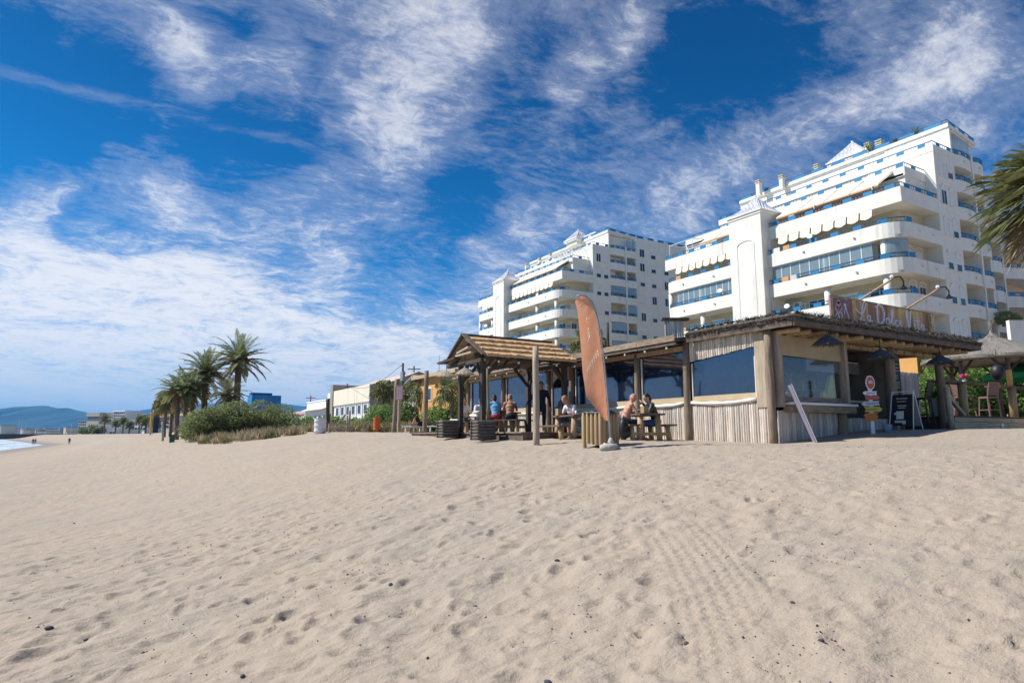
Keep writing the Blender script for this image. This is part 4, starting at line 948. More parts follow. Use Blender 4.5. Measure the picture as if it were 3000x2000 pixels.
for k, (y, lab) in enumerate(((12.0,'straw lamp shade glimpsed inside the corner window'),(14.4,'straw lamp shade glimpsed inside the wide middle window'),(16.9,'straw lamp shade glimpsed inside behind the flag'),(22.2,'straw lamp shade glimpsed inside left of the door'))): shade(15.4, y, 3.3, .36, .24, lab, 'straw', ztop=4.2)
# string of bulbs under the eaves
mb = MB()
for k in range(30):
    y = 13.4+k*.45; mb.tube([(13.26, y, 4.12-.03*math.sin(k*PI/3)), (13.26, y+.45, 4.12-.03*math.sin((k+1)*PI/3))], .006, 4)
sl = tag(mb.build('light_string', 'black'), 'string of small round bulbs along the eave of the restaurant', 'light string')
BULB = MB().ball((0,0,0), .035, 7, 5).mesh('bulb', 'canvas_white')
for k in range(15): obj('bulb', BULB, sl, (13.26, 13.5+k*.9, 4.06))
# small cane screen on the low roof, left of the thatch
p_ = dep(1948, 990, 23); ch = thing('cane_screen', 'small grey cane screen standing on the low roof left of the thatch', 'screen', p_)
canes(ch, (p_.x, p_.y, 0), (p_.x+.6, p_.y-.35, 0), p_.z-.3, p_.z+.62, .07, CANEG, p_); MB().beam((-.1,.06,.68), (.75,-.43,.68), .3, .08).build('cap_board', 'timber_dark_h', ch)
def at(px, py, d): return dep(px, py, d)
# ------------------------------------------------------------------ pavilion with thatched gable roof
PV = Vector((9.4, 18.9, 1.70))
pav = thing('garden_pavilion', 'open timber pavilion with a tan thatched gable roof and dark posts', 'pavilion', PV)
def pv(mb, name, mat, parent=None, smooth=False): return mb.build(name, mat, parent or pav, smooth, rel=PV)
yN, yF, zE, zR, xa, xb = 17.30, 19.95, 4.02, 4.80, 9.42, 12.85
pv(MB().box(9.9, 13.55, 15.9, 24.2, 1.40, 1.66), 'platform', 'timber_dark_h')
for k in range(25):
    y = 15.92+k*.331; pv(MB().box(9.85, 13.55, y, y+.318, 1.665, 1.70), 'deck_plank', 'timber_h')
for (x, y, s) in ((9.6, 17.75, 1), (9.95, 20.0, 2), (12.7, 17.75, 3), (12.7, 20.0, 4)):
    pv(MB().box(x-.075, x+.075, y-.075, y+.075, G(x, y)-.3, 4.06), 'post', 'timber_dark')
    pv(MB().beam((x, y, 3.35), (x+(.6 if x < 11 else -.6), y, 3.98), .09, .09), 'brace', 'timber_dark'); pv(MB().beam((x, y, 3.35), (x, y+(.55 if y < 19 else -.55), 3.98), .09, .09), 'brace', 'timber_dark')
for y in (17.75, 20.0): pv(MB().box(9.3, 12.9, y-.06, y+.06, 4.0, 4.15), 'beam', 'timber_dark')
for x in (9.6, 11.2, 12.7): pv(MB().box(x-.06, x+.06, 17.3, 20.3, 3.88, 4.0), 'beam', 'timber_dark')
for s, (ye, nm) in enumerate(((yN, 'near'), (yF, 'far'))):
    o = pv(MB().sheet([(xa, 18.72, zR-.1), (xb, 18.72, zR-.1), (xb, ye, zE-.02), (xa, ye, zE-.02)] if s == 0 else [(xa, ye, zE-.02), (xb, ye, zE-.02), (xb, 18.72, zR-.1), (xa, 18.72, zR-.1)], .06), 'roof', 'timber_h')
    N = 4
    for k in range(N):                                  # thatch courses with ragged lower lips
        t0, t1 = k/N, (k+1)/N+.05; rr = random.Random(k*7+s); K = 44; m = MB()
        for i in range(K+1):
            x = xa+.05+(xb-xa-.05)*i/K; j = rr.uniform(-.02, .02)
            def pt(t, up): return (x, 18.72+(ye-18.72)*t, zR+(zE-zR)*t+up)
            m.v += [pt(t0, .02), pt(t1+j, .11+rr.uniform(-.015,.02)), pt(t1+j*1.2, .015)]
        m.f = [(3*i+q, 3*i+3+q, 3*i+4+q, 3*i+1+q) for i in range(K) for q in range(2)]
        m.f += [(0,1,2), (3*K,3*K+2,3*K+1)]
        pv(m, 'thatch_course', 'thatch_tan', o)
    pv(MB().beam((xa-.03, 18.72, zR+.07), (xa-.03, ye, zE+.04), .05, .17, (1,0,0)), 'barge_board', 'timber_dark_h')
    pv(MB().beam((xb, 18.72, zR-.14), (xb, ye, zE-.07), .05, .12, (1,0,0)), 'barge_board', 'timber_dark_h')
    for k in range(7):
        x = xa+.25+k*.62; pv(MB().beam((x, 18.72, zR-.14), (x, ye, zE-.06), .05, .07), 'rafter', 'timber_dark')
pv(MB().beam((xa-.05, 18.72, zR+.05), (xb, 18.72, zR+.05), .1, .06), 'ridge_board', 'timber_dark_h')
pv(MB().beam((9.3, 19.0, 4.1), (9.3, 20.35, 4.05), .2, .06), 'gable_shelf', 'timber_dark'); pv(MB().beam((9.15, 17.8, 4.32), (9.15, 18.6, 4.2), .14, .05), 'gable_board', 'timber_pale'); pv(MB().beam((9.15, 17.6, 4.14), (9.15, 18.7, 4.12), .14, .05), 'gable_board', 'timber_pale')
mb = MB(); pts = [(9.5+k*.36, 17.22, 3.98-.10*math.sin(PI*((k % 4)/4))) for k in range(10)]
mb.tube(pts, .007, 4); ls = tag(mb.build('light_string', 'black'), 'string of bulbs slung along the near eave of the pavilion', 'light string')
for p in pts[1::2]: obj('bulb', BULB, ls, (p[0], p[1], p[2]-.06), None, 1.15)
_s=at(1308,1103,23); shade(_s.x, _s.y, _s.z, .36, .2, 'round straw lamp shade hanging outside the pavilion on the sea side', ztop=4.1); _s=at(1362,1096,20.3); shade(_s.x, _s.y, _s.z, .31, .2, 'brown straw lamp shade hanging in front of the pavilion gable', ztop=4.3)
# planters of stacked half-logs with young palms
LOG = MB().tube([(-.5,0,0),(.5,0,0)], .5, 8).mesh('log', 'timber_dark_h', True)
pm('log_grey', (.16,.14,.12), (.08,.07,.06), 4, .9, .6, 12, vary=.3); LOG.materials[0] = M['log_grey']
def planter(x, y, z, w, label, h=6):
    t_ = thing('log_planter', label, 'planter', (x, y, z), 0, 'log planters')
    for k in range(h):
        for s in (-1, 1):
            obj('log', LOG, t_, (0, s*w/2, .055+k*.095), (0,0,0), (w+.14, .115, .105)); obj('log', LOG, t_, (s*w/2, 0, .055+k*.095), (0,0,PI/2), (w+.02, .112, .105))
    MB().box(-w/2, w/2, -w/2, w/2, .3, .095*h-.06).build('soil', 'palm_trunk', t_)
    return t_
planter(9.30, 17.20, 1.46, .44, 'stack-log planter with a slim green trunk at the near pavilion post', 6); planter(9.45, 19.95, 1.52, .44, 'stack-log planter by the farther pavilion post')
yp = thing('young_plant', 'tall slim grey green trunk growing from the near log planter', 'plant', (9.42, 17.12, 1.9))
MB().tube([(0,0,0),(.03,.0,.6),(.01,.02,1.2),(-.02,0,1.7)], [.05,.045,.04,.03], 8).build('stem', 'dune_grass_green', yp, True)
# ------------------------------------------------------------------ free standing timber posts
def pole(x, y, z1, r, label, mat='timber', tilt=(0,0), name='timber_post', z0=None):
    z0 = G(x, y)-.3 if z0 is None else z0; h = z1-z0; sd = int(x*37+y*11); rr = random.Random(sd)
    m = MB().tube([(tilt[0]*i/6+rr.uniform(-.01,.01), tilt[1]*i/6+rr.uniform(-.01,.01), h*i/6) for i in range(7)], [r*(1.05-.12*i/6) for i in range(7)], 10)
    o = m.build(name, mat, None, True); o.location = (x, y, z0); return tag(o, label, 'post')
pole(9.28, 14.25, 3.93, .085, 'tall round timber post standing free in front of the restaurant tables', 'timber_pale')
def pole_px(px, yb, yt, d, r, label, mat='timber', dx=0):
    b, t = at(px, yb, d), at(px+dx, yt, d); return pole(b.x, b.y, t.z, r, label, mat, ((t-b).x, (t-b).y), z0=min(b.z, G(b.x, b.y))-.2)
pole_px(1244, 1275, 1086, 31, .115, 'thick leaning timber post nearest the log planters on the sand', 'timber', 6)
pole_px(1153, 1270, 1110, 33, .11, 'thick timber post beside the red sign board', 'timber', 10)
pole_px(1168, 1270, 1150, 33.4, .08, 'thinner timber post right behind the post with the red sign', 'timber_pale', 3)
pole_px(962, 1254, 1168, 42, .13, 'short dark timber post above the white barrel', 'timber_dark', -2)
pole_px(477, 1291, 1235, 50, .09, 'pale short post standing on the sand near the green bin', 'concrete')
b = at(1170, 1150, 32.8); sb = tag(MB().box(-.18, .18, -.02, .02, 0, .74).build('notice_sign', 'paint_sign' if 'paint_sign' in M else 'paint_pink'), 'faded red notice board with pale text fixed to a timber post', 'sign'); sb.location = (b.x, b.y, b.z-.36); sb.rotation_euler = (0, 0, -.55)
m = MB()
for k in range(6): m.box(-.13, .13, -.026, -.021, .08+k*.1, .12+k*.1)
m.build('sign_text', 'paint_pale', sb)
b = at(1215, 1290, 27); pl = tag(MB().beam((0,0,.06), (2.6,-1.55,.09), .25, .07).build('loose_plank', 'timber_h'), 'long loose plank lying on the sand before the pavilion', 'plank'); pl.location = (b.x-.2, b.y, G(b.x, b.y)-.03)
# ------------------------------------------------------------------ barrels, bins
def barrel(p, r, h, mat, label, ribs=3):
    t_ = thing('barrel', label, 'barrel', p); prof = [(r*.96, 0)]
    for k in range(ribs+1):
        z = h*(k+.5)/(ribs+1); prof += [(r*.98, z-.06*h), (r*1.03, z-.02*h), (r*1.03, z+.02*h), (r*.98, z+.06*h)]
    prof += [(r*.97, h), (r*1.0, h+.01), (r*.9, h+.012), (r*.88, h-.04)]
    MB().lathe(prof, n=20).build('body', mat, t_, True); return t_
pm('plastic_white', (.68,.68,.69), (.60,.60,.62), 3, .5); pm('plastic_orange', (.62,.12,.02), (.55,.10,.02), 3, .45); pm('plastic_green', (.015,.10,.06), (.012,.08,.05), 3, .5)
b = at(937, 1268, 38); barrel((b.x, b.y, b.z-.02), .34, .86, 'plastic_white', 'white plastic barrel on the sand before the dune grass', 2)
b = at(1103, 1260, 44); barrel((b.x, b.y, b.z-.02), .23, .86, 'plastic_orange', 'orange barrel on the sand before the dune grass', 3)
b = at(503, 1302, 46); gb = thing('litter_bin', 'dark green tapered litter bin on the sand near the bushes', 'bin', (b.x, b.y, G(b.x, b.y)-.03))
MB().lathe([(.20,0),(.25,.5)], n=4).build('body', 'plastic_green', gb); MB().lathe([(.29,.5),(.31,.53),(.29,.57),(.2,.575)], n=4).build('rim', 'plastic_green', gb); gb.rotation_euler = (0, 0, .6)
fz = thing('wood_fence', 'broken weathered wooden fence frame beside the white barrel', 'fence', tuple(at(975, 1262, 40)))
for (dx, h_) in ((-.25,.45),(.25,.5),(.85,.95),(1.0,1.25)): MB().tube([(dx,0,-.3),(dx+.02,0,h_)], .06, 7).build('post', 'timber_pale', fz)
for z in (.14,.42): MB().beam((-.3,0,z),(.95,.02,z+.05), .06,.09).build('rail', 'timber_pale', fz)
MB().beam((.2,0,.3),(.75,0,1.0), .06,.12).build('brace', 'timber_pale', fz)
# slatted wooden litter bin with black bag
SB = Vector((9.55, 11.95, G(9.5, 11.9)))
wb = thing('slatted_bin', 'slatted wooden litter bin lined with a black bag, behind the feather flag', 'bin', SB, .25)
SLAT = MB().tube([(0,0,0),(0,0,1)], [.5,.47], 7).mesh('slat', 'timber_yellow', True)
rd = random.Random(9)
for s in range(4):
    for k in range(5):
        u = -.24+k*.12; p = [(u,-.29),(.29,u),(-u,.29),(-.29,-u)][s]
        lo = -.06 if (k == 0) else .07+rd.uniform(-.03,.03)
        obj('slat', SLAT, wb, (p[0], p[1], lo), (0,0,rd.uniform(0,6)), (.105, .105, .80-lo+rd.uniform(-.02,.02)))
MB().box(-.25, .25, -.25, .25, .1, .78).build('liner', 'black', wb)
m = MB(); n = 24
for q, (r_, z) in enumerate(((.33,.70),(.36,.77),(.34,.815),(.24,.80))):
    for k in range(n):
        a = 2*PI*k/n; sq = 1/max(abs(math.cos(a)), abs(math.sin(a)))**.8; m.v.append((r_*math.cos(a)*sq*.95, r_*math.sin(a)*sq*.95, z+rd.uniform(-.02,.02)))
m.f = [(q*n+k, q*n+(k+1) % n, (q+1)*n+(k+1) % n, (q+1)*n+k) for q in range(3) for k in range(n)]; m.build('bag_rim', 'black', wb, True)
# ------------------------------------------------------------------ feather flag
def flag_mat():
    m = bpy.data.materials.new('flag_cloth'); m.use_nodes = True; T = NT(m.node_tree)
    out = T.add('ShaderNodeOutputMaterial'); bs = T.add('ShaderNodeBsdfPrincipled'); bs.inputs['Roughness'].default_value = .9; bs.inputs['Specular IOR Level'].default_value = .1
    co = T.add('ShaderNodeTexCoord').outputs['Object']; mp = T.add('ShaderNodeMapping', i_Vector=co, i_Scale=(2,2,.9))
    c = T.mix(T.smooth(T.noise(mp, 1.2, 3), .3, .8), (.84,.36,.20,1), (.74,.36,.21,1)); c = T.mix(T.math('MULTIPLY', T.smooth(T.noise(co, 2.2, 4), .4, .7), .5), c, (.78,.44,.29,1))
    T.put(bs.inputs['Base Color'], c); tl = T.add('ShaderNodeBsdfTranslucent', i_0=c); mx = T.add('ShaderNodeMixShader', i_0=.5)
    T.put(bs.inputs['Normal'], T.add('ShaderNodeBump', i_Strength=.6, i_Distance=.06, i_Height=T.noise(mp, 2.2, 2)))
    T.l.new(bs.outputs[0], mx.inputs[1]); T.l.new(tl.outputs[0], mx.inputs[2]); T.l.new(mx.outputs[0], out.inputs[0]); M['flag_cloth'] = m
flag_mat(); pm('flag_print', (.80,.62,.48), (.76,.54,.40), 9, .9)
FD = 14.2
FB = at(1790, 1322, FD); fl = thing('feather_flag', 'tall faded orange feather flag on a bent pole stuck in the sand', 'flag', FB)
fc = Vector((RV[0], RV[1], 0))                          # the cloth hangs broadside on
def fp(px, py, off=0): p = at(px, py, FD); return p-FB+Vector((FX, FY, 0))*off
mast = [(1790,1322),(1786,1240),(1779,1150),(1770,1060),(1760,980),(1750,930),(1742,899),(1731,880),(1716,867),(1700,864),(1689,868)]
MB().tube([fp(x, y) for x, y in mast], [.022]*3+[.016]*8, 7).build('pole', 'metal_grey', fl, True)
lead = [(1781,1232),(1775,1150),(1766,1060),(1757,985),(1748,932),(1740,902),(1729,883),(1714,870),(1702,867)]
edge = [(1779,1230),(1722,1160),(1716,1120),(1711,1085),(1707,1020),(1702,960),(1697,905),(1692,884),(1690,871)]
m = MB(); K = 60; C = 12
def interp(P, t):
    t *= len(P)-1; i = min(int(t), len(P)-2); f = t-i; return (P[i][0]*(1-f)+P[i+1][0]*f, P[i][1]*(1-f)+P[i+1][1]*f)
def flag_pt(t, s, lift=0):
    a, b_ = interp(lead, t), interp(edge, t)
    return fp(a[0]*(1-s)+b_[0]*s, a[1]*(1-s)+b_[1]*s, .34*s+.05*math.sin(3.1*s+5*t)*s+.02*math.sin(9*t+4*s)*s-lift)
for i in range(K+1):
    for j in range(C+1): m.v.append(tuple(flag_pt(i/K, j/C)))
m.f = [(i*(C+1)+j, i*(C+1)+j+1, (i+1)*(C+1)+j+1, (i+1)*(C+1)+j) for i in range(K) for j in range(C)]
cloth = m.build('cloth', 'flag_cloth', fl, True)
m = MB(); rd = random.Random(2)                         # worn, hardly legible print
def ink(t0, t1, s0, s1):
    m.add([flag_pt(t0, s0, .006), flag_pt(t0, s1, .006), flag_pt(t1, s1, .006), flag_pt(t1, s0, .006)], [(0,1,2,3)])
for (t, n, s0, s1) in ((.80,6,.25,.85),(.745,4,.45,.9),(.30,7,.15,.85)):
    for k in range(n):
        w = (s1-s0)/n; u = s0+k*w; ink(t, t+.035, u, u+w*.22)
        if rd.random() < .7: ink(t+.028, t+.035, u, u+w*.7)
        if rd.random() < .6: ink(t+.012, t+.018, u, u+w*.6)
for t in (.62, .53, .50, .475): ink(t, t+.018, .45, .52); ink(t, t+.005, .45, .62)
m.build('print', 'flag_print', fl)
pm('sandbag', (.50,.46,.40), (.40,.36,.31), 6, .9, .6, 20)
m = MB(); rr = np.random.default_rng(4); m.ball((-.05,0,.08), (.24,.18,.10), 14, 8)
m.v = [(x+rr.normal(0,.018), y+rr.normal(0,.018), z+rr.normal(0,.015)) for x, y, z in m.v]; m.lathe([(.12,.06),(.05,.26),(.025,.30)], n=9); m.build('base_weight', 'sandbag', fl, True)
# ------------------------------------------------------------------ picnic tables of round logs
def picnic(x, y, z, rz, label, bo=.68):
    t_ = thing('picnic_table', label, 'picnic table', (x, y, z), rz, 'rough timber picnic tables')
    for k in range(5): MB().box(-.85, .85, -.36+k*.146, -.36+k*.146+.138, .70, .75).build('table_plank', 'timber_dark_h', t_)
    for s in (-1, 1):
        MB().box(-.9, .9, s*bo-.15, s*bo+.15, .41, .46).build('bench', 'timber_dark_h', t_)
        for u in (-.6, .6):
            MB().tube([(u,s*bo-.06,-.1),(u,s*bo,.41)], .075, 8).build('leg', 'timber_yellow', t_, True); MB().tube([(u,s*.30,-.1),(u,s*.24,.70)], .085, 8).build('leg', 'timber_yellow', t_, True)
    for u in (-.6, .6): MB().beam((u,-bo,.2),(u,bo,.2), .1,.09).build('cross_beam', 'timber_yellow', t_)
    return t_
picnic(12.52, 13.85, 1.44, 1.22, 'rough log picnic table where the couple sits', .52)
picnic(11.3, 15.35, 1.43, 1.35, 'rough log picnic table where the woman in sunglasses sits')
picnic(10.55, 16.9, 1.50, 1.35, 'rough log picnic table half hidden behind the free standing post') if False else None
picnic(12.0, 20.7, 1.71, .55, 'log picnic table under the pavilion by the blue shirted person')
for (x, y, lab) in ((11.05, 15.75, 'small amber napkin box on the table of the woman in sunglasses'), (12.2, 13.35, 'small amber napkin box on the table of the couple')):
    o = tag(MB().box(-.07,.07,-.07,.07,0,.2).build('napkin_box', 'timber_yellow'), lab, 'box', 'amber boxes on the tables'); o.location = (x, y, (1.43 if y > 15 else 1.44)+.75)
bp = thing('backpack', 'black backpack standing on the bench behind the slatted bin', 'backpack', (11.6, 13.5, 1.44), .4)
MB().ball((0,0,.34),(.17,.13,.30),10,8).build('body','black',bp,True); MB().ball((0,-.1,.22),(.12,.07,.13),8,6).build('pocket','black',bp,True); MB().tube([(-.05,0,.62),(0,0,.7),(.05,0,.62)],.015,5).build('handle','black',bp)

GLASS = MB().lathe([(.028,0),(.036,.13),(.033,.13),(.026,.01)], n=10).mesh('drinking_glass', 'metal_white', True)
for (x, y, z, lab) in ((12.55,13.9,2.19,'drinking glass between the couple at the near table'),(11.35,15.3,2.18,'drinking glass before the woman in sunglasses'),(11.9,20.5,2.46,'drinking glass on the table of the blue shirted person'),(12.1,20.8,2.46,'second drinking glass on the pavilion table, farther in')):
    tag(obj('drinking_glass', GLASS, None, (x, y, z)), lab, 'glass', 'glasses on the tables')
pl_ = thing('dinner_plate', 'white plate on the table of the couple', 'plate', (12.4, 14.1, 2.19)); MB().lathe([(.06,0),(.11,.012),(.12,.02),(.07,.008)], n=18).build('rim', 'metal_white', pl_, True); MB().ball((0,0,.02),(.06,.05,.025),8,5).build('food','timber_yellow',pl_,True)
# ------------------------------------------------------------------ foliage builders
def leaf_cloud(mb, lobes, n, size, rd, hollow=.55):
    vol = [a*b*c for (_, (a, b, c)) in lobes]; tv = sum(v**.67 for v in vol)
    for (c, (rx, ry, rz)), v in zip(lobes, vol):
        for k in range(int(n*v**.67/tv)):
            d = Vector((rd.gauss(0,1), rd.gauss(0,1), rd.gauss(0,1))).normalized(); r = hollow+(1-hollow)*rd.random()**.5
            if rd.random() < .12: r *= 1.1
            p = Vector((c[0]+d.x*rx*r, c[1]+d.y*ry*r, c[2]+d.z*rz*r))
            u = Vector((rd.gauss(0,1), rd.gauss(0,1), rd.gauss(0,.8))).normalized(); w = u.cross(d+Vector((rd.gauss(0,.5),rd.gauss(0,.5),rd.gauss(0,.5)))).normalized()
            s = size*rd.uniform(.6, 1.4); mb.add([p-u*s, p+w*s*.36, p+u*s, p-w*s*.36], [(0,1,2,3)])
def shrub(name, label, cat, base, lobes, n, size, mat, seed, group=None, stem=.05):
    rd = random.Random(seed); t_ = thing(name, label, cat, base, 0, group); mb = MB(); leaf_cloud(mb, lobes, n, size, rd); mb.build('foliage', mat, t_)
    st = MB()
    for (c, r) in lobes[:6]: st.tube([(c[0]*.3, c[1]*.3, -.3), (c[0]*.6, c[1]*.6, c[2]*.5), (c[0], c[1], c[2])], [stem, stem*.7, stem*.3], 5)
    st.build('stem', 'palm_trunk', t_); return t_
def lobes_rand(rd, w, dp, h, n, r):
    out = []
    for k in range(n):
        x = rd.uniform(-.5,.5)*w; y = rd.uniform(-.5,.5)*dp; rr = r*rd.uniform(.7,1.25); z = max(rr*.8, h*(1-(2*abs(x)/w)**2*.5)*rd.uniform(.45,1)-rr*.4); out.append(((x,y,z),(rr*1.1,rr*1.1,rr*.9)))
    return out
def frond(mb, base, az, el, L, droop, nl, ll, rd, w=.03, vee=.5):
    """pinnate palm leaf: arching rib with two rows of leaflets"""
    pts = []; d = Vector((math.cos(az)*math.cos(el), math.sin(az)*math.cos(el), math.sin(el))); p = Vector(base); st = L/10
    for i in range(11):
        pts.append(p.copy()); p = p+d*st; d = (d+Vector((0,0,-droop*(.4+.12*i)/10))).normalized()
    mb.tube(pts, [.035*(1-.085*i) for i in range(11)], 4, False)
    for k in range(nl):
        t = .12+.88*k/nl; i = min(int(t*10), 9); f = t*10-i; c = pts[i].lerp(pts[i+1], f); tg = (pts[i+1]-pts[i]).normalized()
        sd = tg.cross(Vector((0,0,1)))
        if sd.length < .05: sd = Vector((1,0,0))
        sd.normalize(); up = sd.cross(tg)
        l = ll*(math.sin(PI*min(1,.18+t*.85)))**.6*rd.uniform(.8,1.1)
        for s in (-1, 1):
            v = (sd*s*.75+tg*(.55+.5*t)+up*vee*rd.uniform(.4,1)+Vector((0,0,-.35))).normalized(); n_ = v.cross(up).normalized()*w
            mid = c+v*l*.55; tip = c+v*l+Vector((0,0,-.18*l)); mb.add([c-n_*.5, c+n_*.5, mid+n_, tip, mid-n_], [(0,1,2,3,4)])
def date_palm(name, label, base, h, r, L, nf, seed, group, leaf='palm_leaf', lean=(0,0), fruit=True, trunk_r=.2, up=1.0):
    rd = random.Random(seed); t_ = thing(name, label, 'palm tree', base, 0, group); n = 16
    tr = MB().tube([(lean[0]*(i/n)**1.5, lean[1]*(i/n)**1.5, h*i/n-.3*(i == 0)) for i in range(n+1)], [trunk_r*(1.15-.25*i/n)*(1+.06*(-1)**i) for i in range(n+1)], 10)
    tr.build('trunk', 'palm_trunk', t_)
    boots = MB(); top = Vector((lean[0], lean[1], h))
    for k in range(60):
        a = k*2.4; z = h-.15-.9*k/60; rr_ = trunk_r*(1.0+.5*(1-k/60)); boots.beam((lean[0]+rr_*.7*math.cos(a), lean[1]+rr_*.7*math.sin(a), z), (lean[0]+rr_*1.35*math.cos(a), lean[1]+rr_*1.35*math.sin(a), z+.2), .1, .04)
    boots.build('leaf_bases', 'palm_trunk', t_)
    cr = MB()
    for k in range(nf):
        f = k/nf; el = R(82-105*f**.85*up+rd.uniform(-8,8)); frond(cr, top+Vector((0,0,.1)), k*2.39996+rd.uniform(-.2,.2), el, L*rd.uniform(.82,1.08)*(1-.12*(f < .15)), rd.uniform(.9,1.5), 30, L*.165, rd, .020*L/2.4)
    cr.build('crown', leaf, t_)
    dr = MB()
    for k in range(int(nf*.18)): frond(dr, top-Vector((0,0,.15)), rd.uniform(0,2*PI), R(-35+rd.uniform(-25,15)), L*.8, 1.0, 22, L*.16, rd, .02*L/2.4)
    dr.build('dry_fronds', 'palm_leaf_dry', t_)
    if fruit:
        fr = MB()
        for k in range(9):
            a = rd.uniform(0,2*PI); e = R(rd.uniform(-20,35)); d = Vector((math.cos(a)*math.cos(e), math.sin(a)*math.cos(e), math.sin(e)))
            for q in range(8):
                d2 = (d+Vector((rd.gauss(0,.18),rd.gauss(0,.18),rd.gauss(0,.18)))).normalized(); fr.tube([top, top+d2*L*.16, top+d2*L*.28+Vector((0,0,-L*.05))], .02, 3, False)
        fr.build('fruit_stalks', 'palm_fruit', t_)
    return t_
def fan_leaf(mb, base, az, el, stalk, r, rd, nb=26, droop=.6, blow=Vector((0,0,0))):
    d = Vector((math.cos(az)*math.cos(el), math.sin(az)*math.cos(el), math.sin(el))); c = Vector(base)+d*stalk+Vector((0,0,-stalk*.12)); mb.tube([base, Vector(base)+d*stalk*.5, c], .022, 4, False)
    sd = d.cross(Vector((0,0,1))).normalized() if abs(d.z) < .95 else Vector((1,0,0)); up = sd.cross(d)
    for k in range(nb):
        a = R(-118+236*k/(nb-1)); v = (d*math.cos(a)+sd*math.sin(a)+up*.15*rd.uniform(-1,1)).normalized(); n_ = v.cross(up).normalized()*r*.036
        l = r*(.75+.3*math.cos(a*.8))*rd.uniform(.85,1.1); p1 = c+v*l*.55; p1 += blow*l*.12; p2 = c+v*l*.85+Vector((0,0,-droop*l*.22))+blow*l*.45; p3 = p2+v*l*.08+blow*l*.4+Vector((rd.uniform(-.05,.05),rd.uniform(-.05,.05),-droop*l*rd.uniform(.25,.5)))
        mb.add([c, p1-n_, p2-n_*.7, p3, p2+n_*.7, p1+n_], [(0,1,2,3,4,5)])
def fan_palm(name, label, base, h, r, nl, seed, group=None, leaf='palm_leaf', stalk=.9, trunk_r=.18, dry=True, wind=None, nb=26, dr=1.0, blow=Vector((0,0,0))):
    rd = random.Random(seed); t_ = thing(name, label, 'palm tree', base, 0, group)
    MB().tube([(0,0,-.3+(h+.3)*i/12) for i in range(13)], [trunk_r*(1.1-.2*i/12)*(1+.05*(-1)**i) for i in range(13)], 10).build('trunk', 'palm_trunk', t_)
    mb = MB(); my = MB(); md = MB(); top = Vector((0,0,h))
    for k in range(nl):
        f = k/nl; el = R(78-120*f+rd.uniform(-8,8)); az = k*2.4+rd.uniform(-.2,.2)
        if wind is not None: az = az+.35*math.sin(wind-az)
        tgt = my if (f > .3 and rd.random() < .65) else mb
        fan_leaf(tgt, top, az, el, stalk*rd.uniform(.8,1.15), r*rd.uniform(.85,1.1), rd, nb, (.5+f)*dr, blow)
    if dry:
        for k in range(int(nl*.3)): fan_leaf(md, top-Vector((0,0,.2)), rd.uniform(0,6.3), R(rd.uniform(-70,-35)), stalk*.7, r*.8, rd, 18, 1.4, blow)
        md.build('dry_fronds', 'palm_leaf_dry', t_)
    mb.build('crown', leaf, t_); my.build('older_fronds', 'palm_leaf_yellow', t_) if my.v else 0
    return t_
# ------------------------------------------------------------------ right hand terrace: deck, round hut, bars, stools
DK = Vector((21.95, 9.9, 1.75))
deck = thing('timber_deck', 'raised timber deck with plank front at the right of the bar', 'deck', DK)
def dk(mb, name, mat, parent=None, sm=False): return mb.build(name, mat, parent or deck, sm, rel=DK)
dk(MB().box(22.05, 31, 10.25, 16, 1.5, 2.16), 'base', 'timber_dark_h')
for k in range(5):
    x0 = 22.0+k*1.85
    dk(MB().box(x0, x0+1.84, 10.20, 10.245, 2.02, 2.21), 'front_plank', 'deck_pine'); dk(MB().box(x0-.3, x0+1.53, 10.205, 10.245, 1.80, 2.01), 'front_plank', 'deck_pine'); dk(MB().box(x0-.6, x0+1.24, 9.70, 9.95, 1.70, 1.80), 'step_plank', 'deck_pine')
for k in range(18): dk(MB().box(22.0, 31, 10.2+k*.32, 10.2+k*.32+.31, 2.165, 2.20), 'deck_plank', 'timber_h')
dk(MB().lathe([(.0,0),(.09,0),(.09,.012),(.05,.02)], n=14).tube([(0,0,0),(0,0,.03)], .03, 8), 'cap', 'metal_white').matrix_local = Matrix.Translation((3.05, .29, .16)) @ Matrix.Rotation(PI/2, 4, 'X')
deck.children[-1].location = (25.0-DK.x, 10.19-DK.y, 1.91-DK.z)
for ob in list(deck.children):
    if ob.name.startswith('cap'):
        me = ob.data
        for v in me.vertices: v.co = v.co+DK
logs = MB().tube([(-.1*i/4, 0, 1.25*i/4) for i in range(5)], .085, 12); o = tag(logs.build('log_post', 'timber_pale', None, True), 'slim log post beside the black bar stool', 'post'); o.location = (21.55, 10.1, 1.8)
dk(MB().beam((22.05,10.4,2.85),(22.8,10.3,2.23), .11,.09), 'diagonal_brace', 'timber_pale')
for (x0, x1, y0, lx, lab) in ((22.2, 25.0, 10.5, 1.35, 'dark bar table on thick logs in front of the hedge'), (26.2, 29.5, 10.6, 1.1, 'dark bar table at the right edge of the picture')):
    t_ = thing('bar_table', lab, 'bar table', (x0, y0, 2.2)); MB().box(0, x1-x0, 0, .5, 1.08, 1.14).build('table_top', 'timber_dark_h', t_)
    for q in (lx,): MB().tube([(q, .12, 0), (q, .12, 1.08)], .13, 12).build('leg', 'timber_yellow', t_, True)
